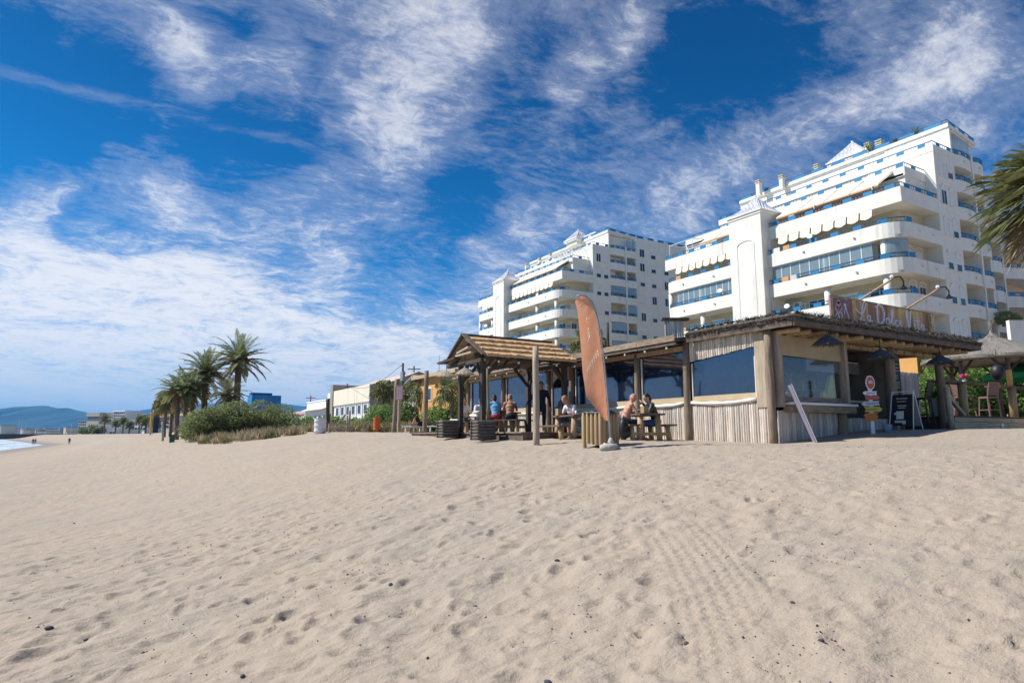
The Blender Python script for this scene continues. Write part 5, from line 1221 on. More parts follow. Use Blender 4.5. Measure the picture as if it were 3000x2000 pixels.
# round hut
HC = Vector((29.5, 12.05, 2.2)); hut = thing('thatched_hut', 'round hut with a pointed grey thatch roof at the right edge', 'hut', HC)
m = MB(); n = 40; rr = random.Random(5)
prof = [(.05, 3.62), (.09, 3.42), (.28, 3.22), (.8, 2.99), (1.4, 2.76), (2.0, 2.54), (2.5, 2.37), (2.5, 2.27)]
for (r_, z) in prof:
    for k in range(n): m.v.append((r_*(1+rr.uniform(-.012,.012))*math.cos(2*PI*k/n), r_*(1+rr.uniform(-.012,.012))*math.sin(2*PI*k/n), z+rr.uniform(-.015,.015)))
m.f = [(q*n+k, q*n+(k+1) % n, (q+1)*n+(k+1) % n, (q+1)*n+k) for q in range(len(prof)-1) for k in range(n)]+[tuple(range(n)), tuple(reversed(range((len(prof)-1)*n, len(prof)*n)))]
pm('thatch_pale', (.33,.30,.26), (.20,.18,.155), 10, .98, 1.3, 30, stretch=(3,3,1)); hr = m.build('thatch_roof', 'thatch_pale', hut)
mb = MB(); rd = random.Random(6)
for k in range(2600):
    a = rd.uniform(0, 2*PI); r0 = 2.45*rd.random()**.6; zf = np.interp(r0, [p[0] for p in prof[:-1]], [p[1] for p in prof[:-1]]); c = Vector((r0*math.cos(a), r0*math.sin(a), zf+.01)); d = Vector((math.cos(a), math.sin(a), -.42+rd.uniform(-.05,.10)))*rd.uniform(.1,.25); s = Vector((-math.sin(a), math.cos(a), 0))*.008
    mb.add([c-s, c+s, c+d+s*.5, c+d-s*.5], [(0,1,2,3)])
kind(mb.build('thatch_straw', 'thatch_pale', hr), 'stuff')
mb = MB()
for k in range(60):
    a = rd.uniform(0, 2*PI); mb.tube([(.05*math.cos(a), .05*math.sin(a), 3.5), (.09*math.cos(a+.3), .09*math.sin(a+.3), 3.6+rd.uniform(0,.3))], .008, 3, False)
kind(mb.build('straw_tuft', 'thatch_pale', hr), 'stuff')
for a in (165, 215, 265, 315, 20, 80):
    x, y = 1.75*math.cos(R(a)), 1.75*math.sin(R(a)); MB().tube([(x,y,0),(x,y,2.32)], .075, 9).build('post', 'timber', hut, True)
    tx, ty = -y/1.75, x/1.75
    for s in (-1, 1): MB().beam((x,y,1.75),(x+s*tx*.5,y+s*ty*.5,2.28), .07,.07).build('brace', 'timber_dark', hut)
ring = MB(); ring.tube([(1.75*math.cos(R(10*k)), 1.75*math.sin(R(10*k)), 2.30) for k in range(37)], .06, 6); ring.build('ring_beam', 'timber_dark_h', hut)
for k in range(16): a = 2*PI*k/16; MB().beam((.2*math.cos(a),.2*math.sin(a),3.05),(2.45*math.cos(a),2.45*math.sin(a),2.31), .04,.06).build('rafter', 'timber_dark', hut)
MB().tube([(1.75*math.cos(R(215)),1.75*math.sin(R(215)),1.15),(1.75*math.cos(R(215)),1.75*math.sin(R(215)),1.8)],.09,10).build('orange_sleeve','stucco_orange',hut)
bl = thing('round_lamp', 'black oval lantern hanging under the round hut', 'lantern', tuple(at(2925, 1112, 21.5)))
MB().ball((0,0,.24),(.21,.21,.27),14,10).build('lantern','black',bl,True); MB().tube([(0,0,.5),(0,0,1.0)],.01,4).build('cord','black',bl)
# stools
def stool(x, y, z, rz, mat, label, h=.78):
    t_ = thing('bar_stool', label, 'bar stool', (x, y, z), rz, 'bar stools')
    MB().box(-.2,.2,-.2,.2,h-.05,h).build('seat', mat, t_)
    m = MB(); m.sheet([(-.2,.19,h+.05),(.2,.19,h+.05),(.21,.30,h+.48),(-.21,.30,h+.48)], .03); m.build('backrest', mat, t_)
    for sx in (-1,1):
        MB().tube([(sx*.22,-.22,0),(sx*.18,-.18,h-.05)],.022,6).build('leg',mat,t_); MB().tube([(sx*.22,.24,0),(sx*.19,.18,h-.05),(sx*.2,.25,h+.3)],.022,6).build('leg',mat,t_)
    for z_ in (.28,): 
        for a,b_ in (((-.21,-.21),(.21,-.21)),((-.21,.22),(.21,.22)),((-.21,-.21),(-.21,.22)),((.21,-.21),(.21,.22))): MB().tube([(*a,z_),(*b_,z_)],.014,5).build('footrest',mat,t_)
    return t_
pm('wicker_brown', (.30,.17,.15), (.20,.11,.10), 30, .7, .8, 60)
stool(21.25, 10.75, 1.95, PI*1.02, 'black', 'black high-backed bar stool beside the sandwich board', .80); stool(24.9, 11.2, 2.2, 1.3, 'wicker_brown', 'brown wicker bar stool seen from the side at the near bar', .74); stool(26.05, 10.95, 2.2, 2.7, 'wicker_brown', 'brown wicker bar stool with its back turned, right one', .74)
# hedge, orange building and shade on the right
rd = random.Random(12)
for i, (px, d, w, h, lab) in enumerate(((2745, 31, 4.5, 3.0, 'leafy green shrub behind the grey cane fence and the bar'), (2850, 31.5, 5, 3.5, 'leafy bright green shrub behind the near bar top'), (2960, 32, 5, 3.4, 'leafy bright green shrub behind the black lantern'), (3060, 32, 5, 3.4, 'leafy green shrub at the far right behind the green canopy'))):
    p_ = at(px, 1240, d); shrub('shrub', lab, 'shrub', (p_.x, p_.y, 1.9), lobes_rand(rd, w, 2.2, h, 12, .95), 7500, .13, 'foliage_bright', 30+i, 'green shrubs behind the deck')
p_ = at(2735, 1140, 20.5); dp_ = thing('potted_yucca', 'dark spiky plant between the cane fence and the deck', 'plant', (p_.x, p_.y, 2.2))
mb = MB(); 
for k in range(60):
    a = rd.uniform(0,2*PI); e = R(rd.uniform(-10,75)); d = Vector((math.cos(a)*math.cos(e),math.sin(a)*math.cos(e),math.sin(e))); s = d.cross(Vector((0,0,1))).normalized()*.03; q = Vector((0,0,.55)); L = rd.uniform(.3,.6); mb.add([q-s*.5,q+d*L*.5-s,q+d*L+Vector((0,0,-.1)),q+d*L*.5+s], [(0,1,2,3)])
mb.build('leaves','foliage_mid',dp_); MB().lathe([(.14,0),(.19,.5),(.2,.52)],n=12).build('pot','concrete',dp_)
p_ = at(2760, 1090, 44); ob_ = thing('orange_building', 'orange building seen over the grey cane fence', 'building', (34.5, 17.5, 1.8)); 
MB().box(0,9,0,8,0,4.2).build('wall','stucco_orange',ob_); MB().box(-.2,9.2,-.2,8.2,4.2,4.45).build('roof','stucco_orange',ob_)
for k in range(2): f=MB().box(1+k*3,2.2+k*3,-.03,.02,1.8,3.2).build('window','frame_white',ob_); MB().box(1.1+k*3,2.1+k*3,-.05,-.032,1.9,3.1).build('pane','dark_glass',f)
p_ = at(2985, 1075, 26); pm('canvas_green', (.02,.30,.12), (.015,.25,.10), 3, .8)
um = thing('green_canopy', 'bright green canopy at the right edge behind the hut', 'canopy', (p_.x+.5, p_.y, 2.1)); m = MB(); q = 8
m.v = [(0,0,2.45)]+[(1.5*math.cos(2*PI*k/q),1.5*math.sin(2*PI*k/q),1.95) for k in range(q)]+[(1.5*math.cos(2*PI*k/q),1.5*math.sin(2*PI*k/q),1.72) for k in range(q)]
m.f = [(0,1+k,1+(k+1)%q) for k in range(q)]+[(1+k,1+q+k,1+q+(k+1)%q,1+(k+1)%q) for k in range(q)]; m.build('cloth','canvas_green',um); MB().tube([(0,0,-.3),(0,0,2.45)],.03,6).build('pole','timber',um)
# sandwich board, leaning board, sign post, bucket
sw = thing('sandwich_board', 'black chalk sandwich board with white metal frame on the shaded sand', 'sandwich board', (18.35, 9.75, G(17.85, 9.35)+.0), -1.45); sw.scale = (.92,.92,.98)
for s, mt in ((-1,'black'), (1,'concrete')):
    m = MB().sheet([(-.30, s*.30, .12), (.30, s*.30, .12), (.27, s*.06, .98), (-.27, s*.06, .98)], .02); pn = m.build('panel', mt, sw)
    for u in (-1,1): MB().tube([(u*.33, s*.34, 0), (u*.29, s*.03, 1.06)], .014, 6).build('frame_bar', 'metal_white', sw)
    MB().tube([(-.29,s*.03,1.06),(.29,s*.03,1.06)],.014,6).build('frame_bar','metal_white',sw)
m = MB()
def chalk(x, z, w, h):
    f = lambda zz_: -.30+(zz_-.12)*.24/.86-.014; m.add([(x,f(z),z),(x+w,f(z),z),(x+w,f(z+h),z+h),(x,f(z+h),z+h)], [(0,1,2,3)])
for (x, z, w, h) in ((-.16,.86,.3,.02),(-.14,.78,.26,.015),(-.12,.66,.24,.02),(-.10,.60,.2,.02),(-.14,.30,.2,.22),(-.18,.2,.3,.06),(.02,.16,.1,.05),(-.2,.42,.06,.06)): chalk(x,z,w,h)
m.build('chalk_drawing','canvas_white',sw)
lb = thing('leaning_board', 'narrow white edged advertising board leaning at the corner of the restaurant', 'advertising board', (14.15, 10.05, G(14.1, 10)))
pm('board_lilac', (.36,.33,.42), (.30,.27,.36), 3, .6)
m = MB().sheet([(.22,-.33,0),(.55,.02,0),(.02,.22,1.42),(-.30,-.10,1.42)], .03); m.build('panel','board_lilac',lb); MB().tube([(.22,-.33,0),(-.30,-.10,1.42)],.011,6).build('edge_trim','metal_white',lb); MB().tube([(.55,.02,0),(.02,.22,1.42)],.011,6).build('edge_trim','metal_white',lb)
m = MB()
for k, (t0,t1) in enumerate(((.15,.17),(.25,.28),(.34,.36),(.55,.68),(.8,.9))):
    P0 = Vector((.22,-.33,0)).lerp(Vector((-.30,-.10,1.42)), t0); P1 = Vector((.22,-.33,0)).lerp(Vector((-.30,-.10,1.42)), t1); ac = Vector((.33,.35,0)); nn = Vector((.7,-.7,.3)).normalized()*.006
    m.add([P0+ac*.2+nn,P0+ac*.8+nn,P1+ac*.8+nn,P1+ac*.2+nn], [(0,1,2,3)])
m.build('print','paint_mauve',lb)
sp = thing('direction_sign', 'white post with coloured arrow boards and a red oval on top', 'sign post', (16.72, 9.72, G(16.7, 9.7)-.05), -.45)
MB().box(-.05,.05,-.02,.02,0,1.55).build('post','metal_white',sp)
def board(z, w, h, rz, mat, tip, dx=0):
    m = MB(); t = tip*h*.6; pts = [(-w/2-(t if tip<0 else -h*.25),0),(-w/2,h/2),(w/2,h/2),(w/2+(t if tip>0 else -h*.25),0),(w/2,-h/2),(-w/2,-h/2)]
    pts = [(-w/2-(h*.55 if tip<0 else -h*.3),0),(-w/2,h/2),(w/2,h/2),(w/2+(h*.55 if tip>0 else -h*.3),0),(w/2,-h/2),(-w/2,-h/2)]
    c, s_ = math.cos(rz), math.sin(rz); pts = [(x*c-z_*s_+dx, x*s_+z_*c) for x, z_ in pts]
    k = 6; m.v = [(x,-.045,z+z_) for x,z_ in pts]+[(x,-.022,z+z_) for x,z_ in pts]; m.f=[tuple(range(k)),tuple(reversed(range(k,12)))]+[(i,(i+1)%k,k+(i+1)%k,k+i) for i in range(k)]
    o = m.build('arrow_board', mat, sp); tx = MB(); rr = random.Random(int(z*99)); x = -w*.38
    while x < w*.36:
        l = rr.uniform(.015,.03); a,b_ = (x*c,x*s_); tx.box(a+dx,a+l+dx,-.049,-.046,z+b_-h*.18,z+b_+h*.18*rr.choice((1,1,.4))); x += l+.016
    tx.build('lettering', 'paint_mauve' if mat != 'paint_mauve' else 'paint_pale', o)
pm('paint_red', (.50,.14,.08), (.42,.11,.07), 5, .7); pm('paint_yellow', (.55,.45,.06), (.48,.38,.05), 5, .7); pm('paint_orange', (.62,.22,.02), (.54,.18,.02), 5, .7); pm('paint_blueish', (.50,.56,.60), (.44,.50,.54), 5, .7)
board(1.10,.34,.095,0,'paint_pale',-1); board(.98,.36,.11,.03,'paint_red',1); board(.83,.44,.115,.06,'paint_blueish',-1); board(.68,.42,.13,.02,'paint_yellow',1); board(.53,.34,.12,.08,'paint_orange',-1,-.01); board(.43,.34,.10,.1,'paint_orange',-1,-.02)
m = MB(); n=24; m.v=[(.125*math.cos(2*PI*k/n),-.05,1.37+.185*math.sin(2*PI*k/n)) for k in range(n)]+[(.125*math.cos(2*PI*k/n),-.025,1.37+.185*math.sin(2*PI*k/n)) for k in range(n)]; m.f=[tuple(range(n)),tuple(reversed(range(n,2*n)))]+[(k,(k+1)%n,n+(k+1)%n,n+k) for k in range(n)]; ov=m.build('oval_sign','paint_pale',sp)
m = MB(); m.v=[(.105*math.cos(2*PI*k/n),-.054,1.37+.16*math.sin(2*PI*k/n)) for k in range(n)]; m.f=[tuple(range(n))]; m.build('oval_face','paint_red',ov); m=MB().box(-.06,.06,-.058,-.055,1.36,1.385).box(-.05,.05,-.058,-.055,1.405,1.42); m.build('lettering','paint_pale',ov)
bk = thing('bucket', 'small pale blue bucket at the foot of the thick bar post', 'bucket', (17.45, 9.75, G(17.4, 9.7)-.02)); pm('plastic_blue', (.36,.55,.72), (.32,.50,.66), 3, .5)
MB().lathe([(.09,0),(.12,.19),(.13,.2),(.115,.2),(.09,.03)],n=16).build('body','plastic_blue',bk,True); MB().tube([(-.12,0,.18),(-.08,-.08,.12),(0,-.12,.08),(.08,-.08,.12),(.12,0,.18)],.006,4).build('handle','metal_grey',bk)
# bright things on the sill and bar
yb = thing('yellow_towel', 'bright yellow towel draped on the sill inside the bar window', 'towel', (16.5, 10.68, 2.58)); pm('cloth_yellow', (.80,.80,.08), (.70,.70,.06), 4, .9, .5, 8)
m=MB(); pr=[(-.42,0),(-.4,.16),(-.30,.2),(-.22,.1),(-.12,.35),(.0,.62),(.07,.66),(.14,.5),(.2,0)]; k=len(pr); m.v=[(x,-.05,z) for x,z in pr]+[(x,.05,z) for x,z in pr]; m.f=[tuple(reversed(range(k))),tuple(range(k,2*k))]+[(i,(i+1)%k,k+(i+1)%k,k+i) for i in range(k)]; m.build('cloth','cloth_yellow',yb)
for (x, z, r_, lab) in ((14.9,2.6,.09,'white folded napkin on the sill inside the bar window'),):
    o=tag(MB().ball((0,0,.08),(.2,.08,.11),8,6).build('napkin','canvas_white',None,True),lab,'napkin'); o.location=(x,10.75,z)
fw = thing('flower_vase', 'pink flowers in a glass on the near bar top', 'flowers', (23.9, 10.7, 3.34)); MB().lathe([(.05,0),(.05,.12),(.045,.12)],n=10).build('glass','metal_white',fw); pm('petal_pink',(.6,.06,.16),(.5,.05,.12),8,.8); m=MB()
for k in range(9): m.ball((random.uniform(-.1,.16),random.uniform(-.08,.08),.16+random.uniform(-.04,.1)),.045,6,4)
kind(m.build('blossoms','petal_pink',fw),'stuff')
# big fan palm leaning in at the right edge
p_ = at(3092, 570, 31); fan_palm('fan_palm', 'large wind-blown fan palm reaching in at the right edge', (p_.x, p_.y, 3.0), p_.z-3.0, 1.85, 38, 3, None, 'palm_leaf', 1.5, .3, True, None, 30, .6, Vector((-RV[0],-RV[1],-.05))*.75)
# fan palm behind the flag
p_ = at(1728, 1000, 48); fan_palm('fan_palm', 'fan palm with dead leaves seen behind the orange flag', (p_.x, p_.y, 3.2), p_.z-3.2, 1.0, 30, 8, None, 'palm_leaf', .6, .2, True)
p_ = at(1780, 945, 46); pole(p_.x, p_.y, p_.z, .10, 'thin dark bare trunk rising behind the low roof right of the flag', 'timber_dark', z0=3)
# ------------------------------------------------------------------ dune with palms and bushes on the left
pg = 'date palms on the dune'
def palm_px(px, py_top, d, L, nf, seed, label, **kw):
    p_ = at(px, py_top, d); g = G(p_.x, p_.y); return date_palm('date_palm', label, (p_.x, p_.y, g), p_.z-g, 0, L, nf, seed, pg, **kw)
palm_px(700, 1058, 52, 2.85, 46, 1, 'tallest date palm with a dark trunk, right of the group', trunk_r=.26)
palm_px(604, 1096, 52, 2.7, 42, 2, 'second tallest date palm in the middle of the group', trunk_r=.24, up=.95)
palm_px(548, 1142, 50, 2.3, 38, 3, 'date palm on the left of the group with orange fruit stalks', trunk_r=.15)
palm_px(567, 1146, 51, 2.05, 32, 4, 'slim date palm beside the left fruiting palm', trunk_r=.14)
palm_px(527, 1150, 49, 2.05, 32, 5, 'leftmost date palm with a dark leaning trunk', trunk_r=.15, lean=(-.2,.2))
palm_px(668, 1160, 49, 1.95, 32, 6, 'short yellowish date palm in front of the tallest one', leaf='palm_leaf_yellow', trunk_r=.2, fruit=False)
for (px, pt, d, s, lab) in ((488,1178,56,11,'small fan palm left of the group by the shade sail'),(506,1172,57,12,'small fan palm beside the shade sail post')):
    p_ = at(px, pt, d); g = G(p_.x, p_.y); fan_palm('fan_palm', lab, (p_.x, p_.y, g), p_.z-g, .75, 24, s, 'small fan palms at the shade sail', 'palm_leaf_yellow', .5, .12, False)
rd = random.Random(21); bg = 'dense bushes on the dune'
for i, (px, py, d, w, h, n, mat, lab) in enumerate(((612,1285,45,2.9,2.2,11000,'foliage_dark','largest dark bush at the left end of the dune'),(665,1275,45,3.6,2.5,10000,'foliage_dark','dense bush in the middle of the dune under the palms'),(745,1262,46,3.6,2.3,9000,'foliage_dark','dense bush right of the middle on the dune'),(815,1255,47,3.0,1.9,7000,'foliage_dark','lower bush at the right end of the dune'))):
    p_ = at(px, py, d); g = G(p_.x, p_.y); shrub('bush', lab, 'bush', (p_.x, p_.y, g-.1), lobes_rand(rd, w, 2.6, h, 15, .72), n, .085, mat, 50+i, bg)
def tuft(mb, x, y, h, r, n, rd):
    z = G(x, y)
    for k in range(n):
        a = rd.uniform(0,2*PI); q = rd.uniform(0,r); b = Vector((x+q*math.cos(a), y+q*math.sin(a), z-.05)); d = Vector((rd.gauss(0,.3),rd.gauss(0,.3),1)).normalized()*h*rd.uniform(.5,1.1); s = Vector((rd.uniform(-1,1),rd.uniform(-1,1),0)).normalized()*.018
        mb.add([b-s,b+s,b+d*.6+s*.6,b+d+Vector((rd.gauss(0,.08),rd.gauss(0,.08),0))], [(0,1,2,3)])
mb = MB(); mg = MB()
for k in range(620):
    px = rd.uniform(560, 1330); d = rd.uniform(38, 50) if px < 900 else rd.uniform(37, 47)
    d = d if px < 880 else rd.uniform(46, 54)
    p_ = at(px, 1260, d); 
    if p_.x < 4.5: continue
    tuft(mb if rd.random() < .7 else mg, p_.x, p_.y, rd.uniform(.35,.75)*(1 if px < 900 else 1.35), .35, 26, rd)
for k in range(520):
    x = rd.uniform(15.5, 26); y = rd.uniform(34, 50); tuft(mb if rd.random() < .45 else mg, x, y, rd.uniform(.4,1.0), .4, 24, rd)
o = kind(mb.build('dune_grass','dune_grass'),'stuff'); o['label'] = 'dry straw coloured dune grass'
o = kind(mg.build('dune_grass','dune_grass_green'),'stuff'); o['label'] = 'olive green dune plants'
gs = 'garden shrubs before the white hall'
for i, (px, py, d, w, h, mat, lab) in enumerate(((930,1226,62,2.4,1.1,'foliage_bright','small green shrub before the white hall, far left one'),(1010,1222,60,3.0,1.0,'foliage_bright','low green shrub before the hall windows'),(1095,1220,56,2.8,1.6,'foliage_bright','bright green shrub under the near corner of the hall'),(1140,1215,52,3.2,2.6,'foliage_bright','tallest bright green shrub behind the red notice board'),(1195,1215,50,3.0,2.2,'foliage_mid','dark green shrub right of the red notice board'),(1320,1215,34,1.8,1.6,'foliage_bright','green shrub before the orange house'))):
    p_ = at(px, py, d); shrub('garden_shrub', lab, 'shrub', (p_.x, p_.y, G(p_.x,p_.y)), lobes_rand(rd, w, 2, h, 9, .7), 3500, .12, mat, 70+i, gs)
for i, (px, pt, d, s, r_, lab) in enumerate(((1125,1142,56,31,.8,'fan palm in front of the gabled end of the hall'),(1188,1150,54,32,.6,'small fan palm behind the red notice board'),(1245,1140,50,33,.9,'fan palm between hall and orange house'),(1325,1150,33,34,.6,'slender young fan palm before the orange house'))):
    p_ = at(px, pt, d); g = G(p_.x, p_.y); fan_palm('fan_palm', lab, (p_.x, p_.y, g), p_.z-g, r_, 22, s, 'fan palms inland', 'palm_leaf', .5, .1, i < 3)
# shade sail and dark flag at the far beach bar
p_ = at(470, 1250, 78); ss = thing('shade_sail', 'yellow shade sail on orange posts beyond the small fan palms', 'shade sail', (p_.x, p_.y, G(p_.x,p_.y)))
pm('sail_yellow',(.45,.30,.08),(.38,.25,.07),2,.9); m=MB(); 
for i in range(9):
    for j in range(5): u,v=i/8,j/4; m.v.append((-1.0+4.6*u, .2+3*v, 2.6-.55*math.sin(PI*u)+.3*math.sin(PI*v)))
m.f=[(i*5+j,(i+1)*5+j,(i+1)*5+j+1,i*5+j+1) for i in range(8) for j in range(4)]; m.build('sail','sail_yellow',ss,True)
for (x,y) in ((-1,.2),(1.3,.2),(2.6,.2),(3.6,.2),(3.6,3.2)): MB().tube([(x,y,-.3),(x,y,2.7)],.11,8).build('post','stucco_orange',ss)
p_ = at(448, 1250, 76); ff = thing('dark_banner', 'dark feather banner standing left of the shade sail', 'banner', (p_.x, p_.y, G(p_.x,p_.y)))
m=MB(); pr=[(0,.2),(0,2.9),(-.35,3.6),(.1,3.4),(.45,3.0),(.7,1.9),(.6,.2)]; k=len(pr); m.v=[(x*.86,-x*.51,z) for x,z in pr]+[(x*.86+.02,-x*.51+.03,z) for x,z in pr]; m.f=[tuple(range(k)),tuple(reversed(range(k,2*k)))]+[(i,(i+1)%k,k+(i+1)%k,k+i) for i in range(k)]; m.build('cloth','black',ff); MB().tube([(0,0,-.2),(0,0,3.2)],.03,5).build('pole','metal_grey',ff)
# ------------------------------------------------------------------ white hall with cream parapet and gable
HX, HY0 = 24.6, 73.0
hall = thing('white_hall', 'long white hall with cream parapet, rows of windows and a gabled roof', 'building', (HX, HY0, 2.4))
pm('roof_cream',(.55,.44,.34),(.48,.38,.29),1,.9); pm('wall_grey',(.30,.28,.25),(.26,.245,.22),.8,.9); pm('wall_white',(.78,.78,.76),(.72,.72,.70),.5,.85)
MB().box(0,12,0,14.5,-1,3.1).build('wall','wall_white',hall); MB().box(-.12,12,-.12,14.6,3.1,5.1).build('parapet','parapet_cream',hall)
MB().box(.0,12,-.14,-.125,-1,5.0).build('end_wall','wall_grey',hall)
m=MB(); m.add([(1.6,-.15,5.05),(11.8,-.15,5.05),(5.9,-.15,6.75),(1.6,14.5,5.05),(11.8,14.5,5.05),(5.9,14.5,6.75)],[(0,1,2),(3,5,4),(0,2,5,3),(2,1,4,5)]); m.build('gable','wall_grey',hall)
m=MB(); m.sheet([(1.2,-.3,4.98),(5.9,-.3,6.85),(5.9,14.8,6.85),(1.2,14.8,4.98)],.08); m.build('roof','roof_cream',hall); m=MB(); m.sheet([(5.9,-.3,6.85),(12.2,-.3,4.98),(12.2,14.8,4.98),(5.9,14.8,6.85)],.08); m.build('roof','roof_cream',hall)
for k in range(6):
    y=.9+k*2.3
    for z,h_ in ((.1,1.0),(1.8,1.0)):
        f=MB().box(-.05,.02,y-.1,y+1.15,z-.1,z+h_+.1).build('window','frame_white',hall); 
        for q in range(2): MB().box(-.07,-.052,y+q*.55,y+q*.55+.48,z,z+h_).build('pane','dark_glass',f)
    MB().box(-.1,-.002,y-.75,y-.55,-1,3.09).build('pilaster','wall_white',hall)
MB().box(-.14,-.122,0,14.5,3.0,3.09).build('gutter','metal_grey',hall)
# stair tower between the halls and the farther white hall
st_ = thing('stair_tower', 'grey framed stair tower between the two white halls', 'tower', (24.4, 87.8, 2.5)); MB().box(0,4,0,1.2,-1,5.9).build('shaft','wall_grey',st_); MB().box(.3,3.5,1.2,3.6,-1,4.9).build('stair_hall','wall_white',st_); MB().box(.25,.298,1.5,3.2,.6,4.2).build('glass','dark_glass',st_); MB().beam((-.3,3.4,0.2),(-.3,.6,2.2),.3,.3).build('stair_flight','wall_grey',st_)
h2 = thing('far_white_hall', 'farther low white hall with dark doors left of the stair tower', 'building', (24.8, 91.6, 2.5)); MB().box(0,12,0,13,-1,2.9).build('wall','wall_white',h2); MB().box(.3,12,0,13,2.9,4.1).build('upper_wall','wall_white',h2); MB().box(.2,12,0,13.1,4.1,4.25).build('roof','wall_white',h2); MB().sheet([(-.7,0,2.75),(.28,0,3.15),(.28,13,3.15),(-.7,13,2.75)],-.06).build('canopy','metal_white',h2)
for k in range(5): y=.6+k*2.5; f=MB().box(-.04,.02,y,y+1.4,-.8,2.1).build('door','frame_white',h2); MB().box(-.06,-.042,y+.1,y+1.3,-.8,1.98).build('pane','dark_glass',f)
h3 = thing('red_roofed_house', 'small white house with a red roof edge at the far end of the halls', 'house', (26, 108, 2.5)); MB().box(0,9,0,12,-1,2.6).build('wall','wall_white',h3); MB().box(-.3,9.3,-.3,12.3,2.6,3.1).build('roof','paint_pink',h3); MB().box(2,8,3,9,3.1,4.4).build('upper_wall','wall_grey',h3)
for k in range(3): MB().box(-.03,.02,1+k*3.6,2.6+k*3.6,.2,1.8).build('window','dark_glass',h3)
bb = thing('blue_building', 'bright blue office block with pale windows behind the dune bushes', 'building', tuple(at(735,1200,215)[:2])+(2.5,), 0); pm('facade_blue',(.03,.22,.50),(.025,.19,.44),.4,.6); pm('facade_blue_dark',(.012,.10,.26),(.01,.08,.22),.4,.6)
MB().box(-1,8,-7,1.5,0,12.0).build('wall','facade_blue',bb); MB().box(-.6,6,-2.5,1.2,12.0,13.0).build('roof_house','facade_blue_dark',bb)
for k in range(4):
    for q in range(3): MB().box(-1.05,-.98,-6.5+k*2.0,-5.5+k*2.0,4.5+q*2.4,5.9+q*2.4).build('window','balcony_glass' if False else 'panel_blue',bb)
oh = thing('orange_house', 'orange flat-roofed house behind the young palms', 'house', (19.4, 39.5, 1.8)); MB().box(0,6,0,7,-.5,4.0).build('wall','stucco_orange',oh); MB().box(-.4,6.3,-.4,7.3,4.0,4.25).build('roof','canvas',oh)
for (y,z) in ((1.2,2.3),(4.2,2.3)): f=MB().box(-.05,.02,y,y+1.3,z,z+1.0).build('window','frame_white',oh); MB().box(-.07,-.052,y+.1,y+1.2,z+.1,z+.9).build('pane','dark_glass',f)
f=MB().box(1.5,2.8,-.05,.02,2.3,3.3).build('window','frame_white',oh); MB().box(1.6,2.7,-.07,-.052,2.4,3.2).build('pane','dark_glass',f)
gr = thing('grey_roofed_hall', 'low hall with grey sloping sheet roofs behind the orange house', 'building', (24, 49, 2)); MB().box(0,14,0,12,-1,4.25).build('wall','wall_white',gr)
for s in (0,1): MB().sheet([(-.4,-.3+s*6,4.3),(14,-.3+s*6,4.3),(14,2.8+s*6,5.3),(-.4,2.8+s*6,5.3)],.08).build('roof','concrete',gr); MB().sheet([(-.4,2.8+s*6,5.3),(14,2.8+s*6,5.3),(14,5.9+s*6,4.3),(-.4,5.9+s*6,4.3)],.08).build('roof','concrete',gr)
MB().box(-.5,14,-.5,-.3,4.1,4.28).build('gutter','panel_blue',gr)
# utility poles with wires
ug='utility poles with wires'
def upole(px, yb, yt, d, lab, cross):
    b,t = at(px,yb,d), at(px,yt,d); o=thing('utility_pole',lab,'utility pole',(b.x,b.y,min(b.z,G(b.x,b.y))-.3),0,ug); h=t.z-o.location.z; MB().tube([(0,0,0),(0,0,h)],[.15,.10],8).build('shaft','timber_dark',o,True)
    if cross: MB().beam((-.8,.5,h-.5),(.8,-.5,h-.5),.1,.12).build('cross_arm','timber_dark',o)
    else: MB().box(-.12,.12,-.3,.3,h-1.6,h-.8).build('transformer','metal_grey',o)
    return t
t1=upole(1176,1255,1063,58,'tall dark utility pole behind the red notice board',False); t2=upole(1014,1225,1124,84,'utility pole before the white hall windows',False); t3=upole(1212,1130,1071,95,'utility pole with cross arm above the gable of the hall',True); t4=upole(910,1170,1158,130,'small utility pole above the far white hall',True)
for i,(a,b_,lab) in enumerate(((t1,t2,'thin overhead wire from the tall pole to the hall pole'),(t1,t3,'thin overhead wire from the tall pole inland'),(t2,t4,'thin overhead wire from the hall pole to the far pole'))):
    n=10; o=tag(MB().tube([a.lerp(b_,k/n)-Vector((0,0,.2+1.1*math.sin(PI*k/n))) for k in range(n+1)],.022,4).build('overhead_wire','black'),lab,'wire')
am=at(1287,1040,60); o=tag(MB().tube([(am.x,am.y,6),(am.x,am.y,am.z)],[.05,.02],5).build('antenna_mast','metal_grey'),'thin antenna mast behind the grey roofs','antenna')
# ------------------------------------------------------------------ far shore: marina town
def town(px0, px1, pyb, pyt, d, mat, label, rows, cols, roof=None, wmat='dark_glass', name='shore_building'):
    a=at(px0,1290,d); b=at(px1,1290,d); zt=at(px0,pyt,d).z; zb=-1; L=(b-a); L.z=0; w=L.length; o=thing(name,label,'building',(a.x,a.y,0),math.atan2(L.y,L.x)-.42); w*=1.08; MB().box(0,w,0,14,zb,zt).build('wall',mat,o)
    lo=at(px0,pyb,d).z
    for r in range(rows):
        for c in range(cols):
            ww=w/cols; hh=(zt-lo)/rows; MB().box(c*ww+ww*.2,c*ww+ww*.8,-.25,.05,lo+r*hh+hh*.25,lo+r*hh+hh*.8).build('window',wmat,o)
    if roof: MB().box(-.6,w+.6,-.6,14.6,zt,zt+roof[0]).build('roof',roof[1],o)
    return o
town(226,258,1262,1233,430,'wall_white','white round-cornered block at the left end of the marina town',4,4,(.5,'metal_grey'))
town(254,298,1272,1243,410,'wall_white','white villa with arched dark windows at the marina',2,4,(2.2,'concrete'))
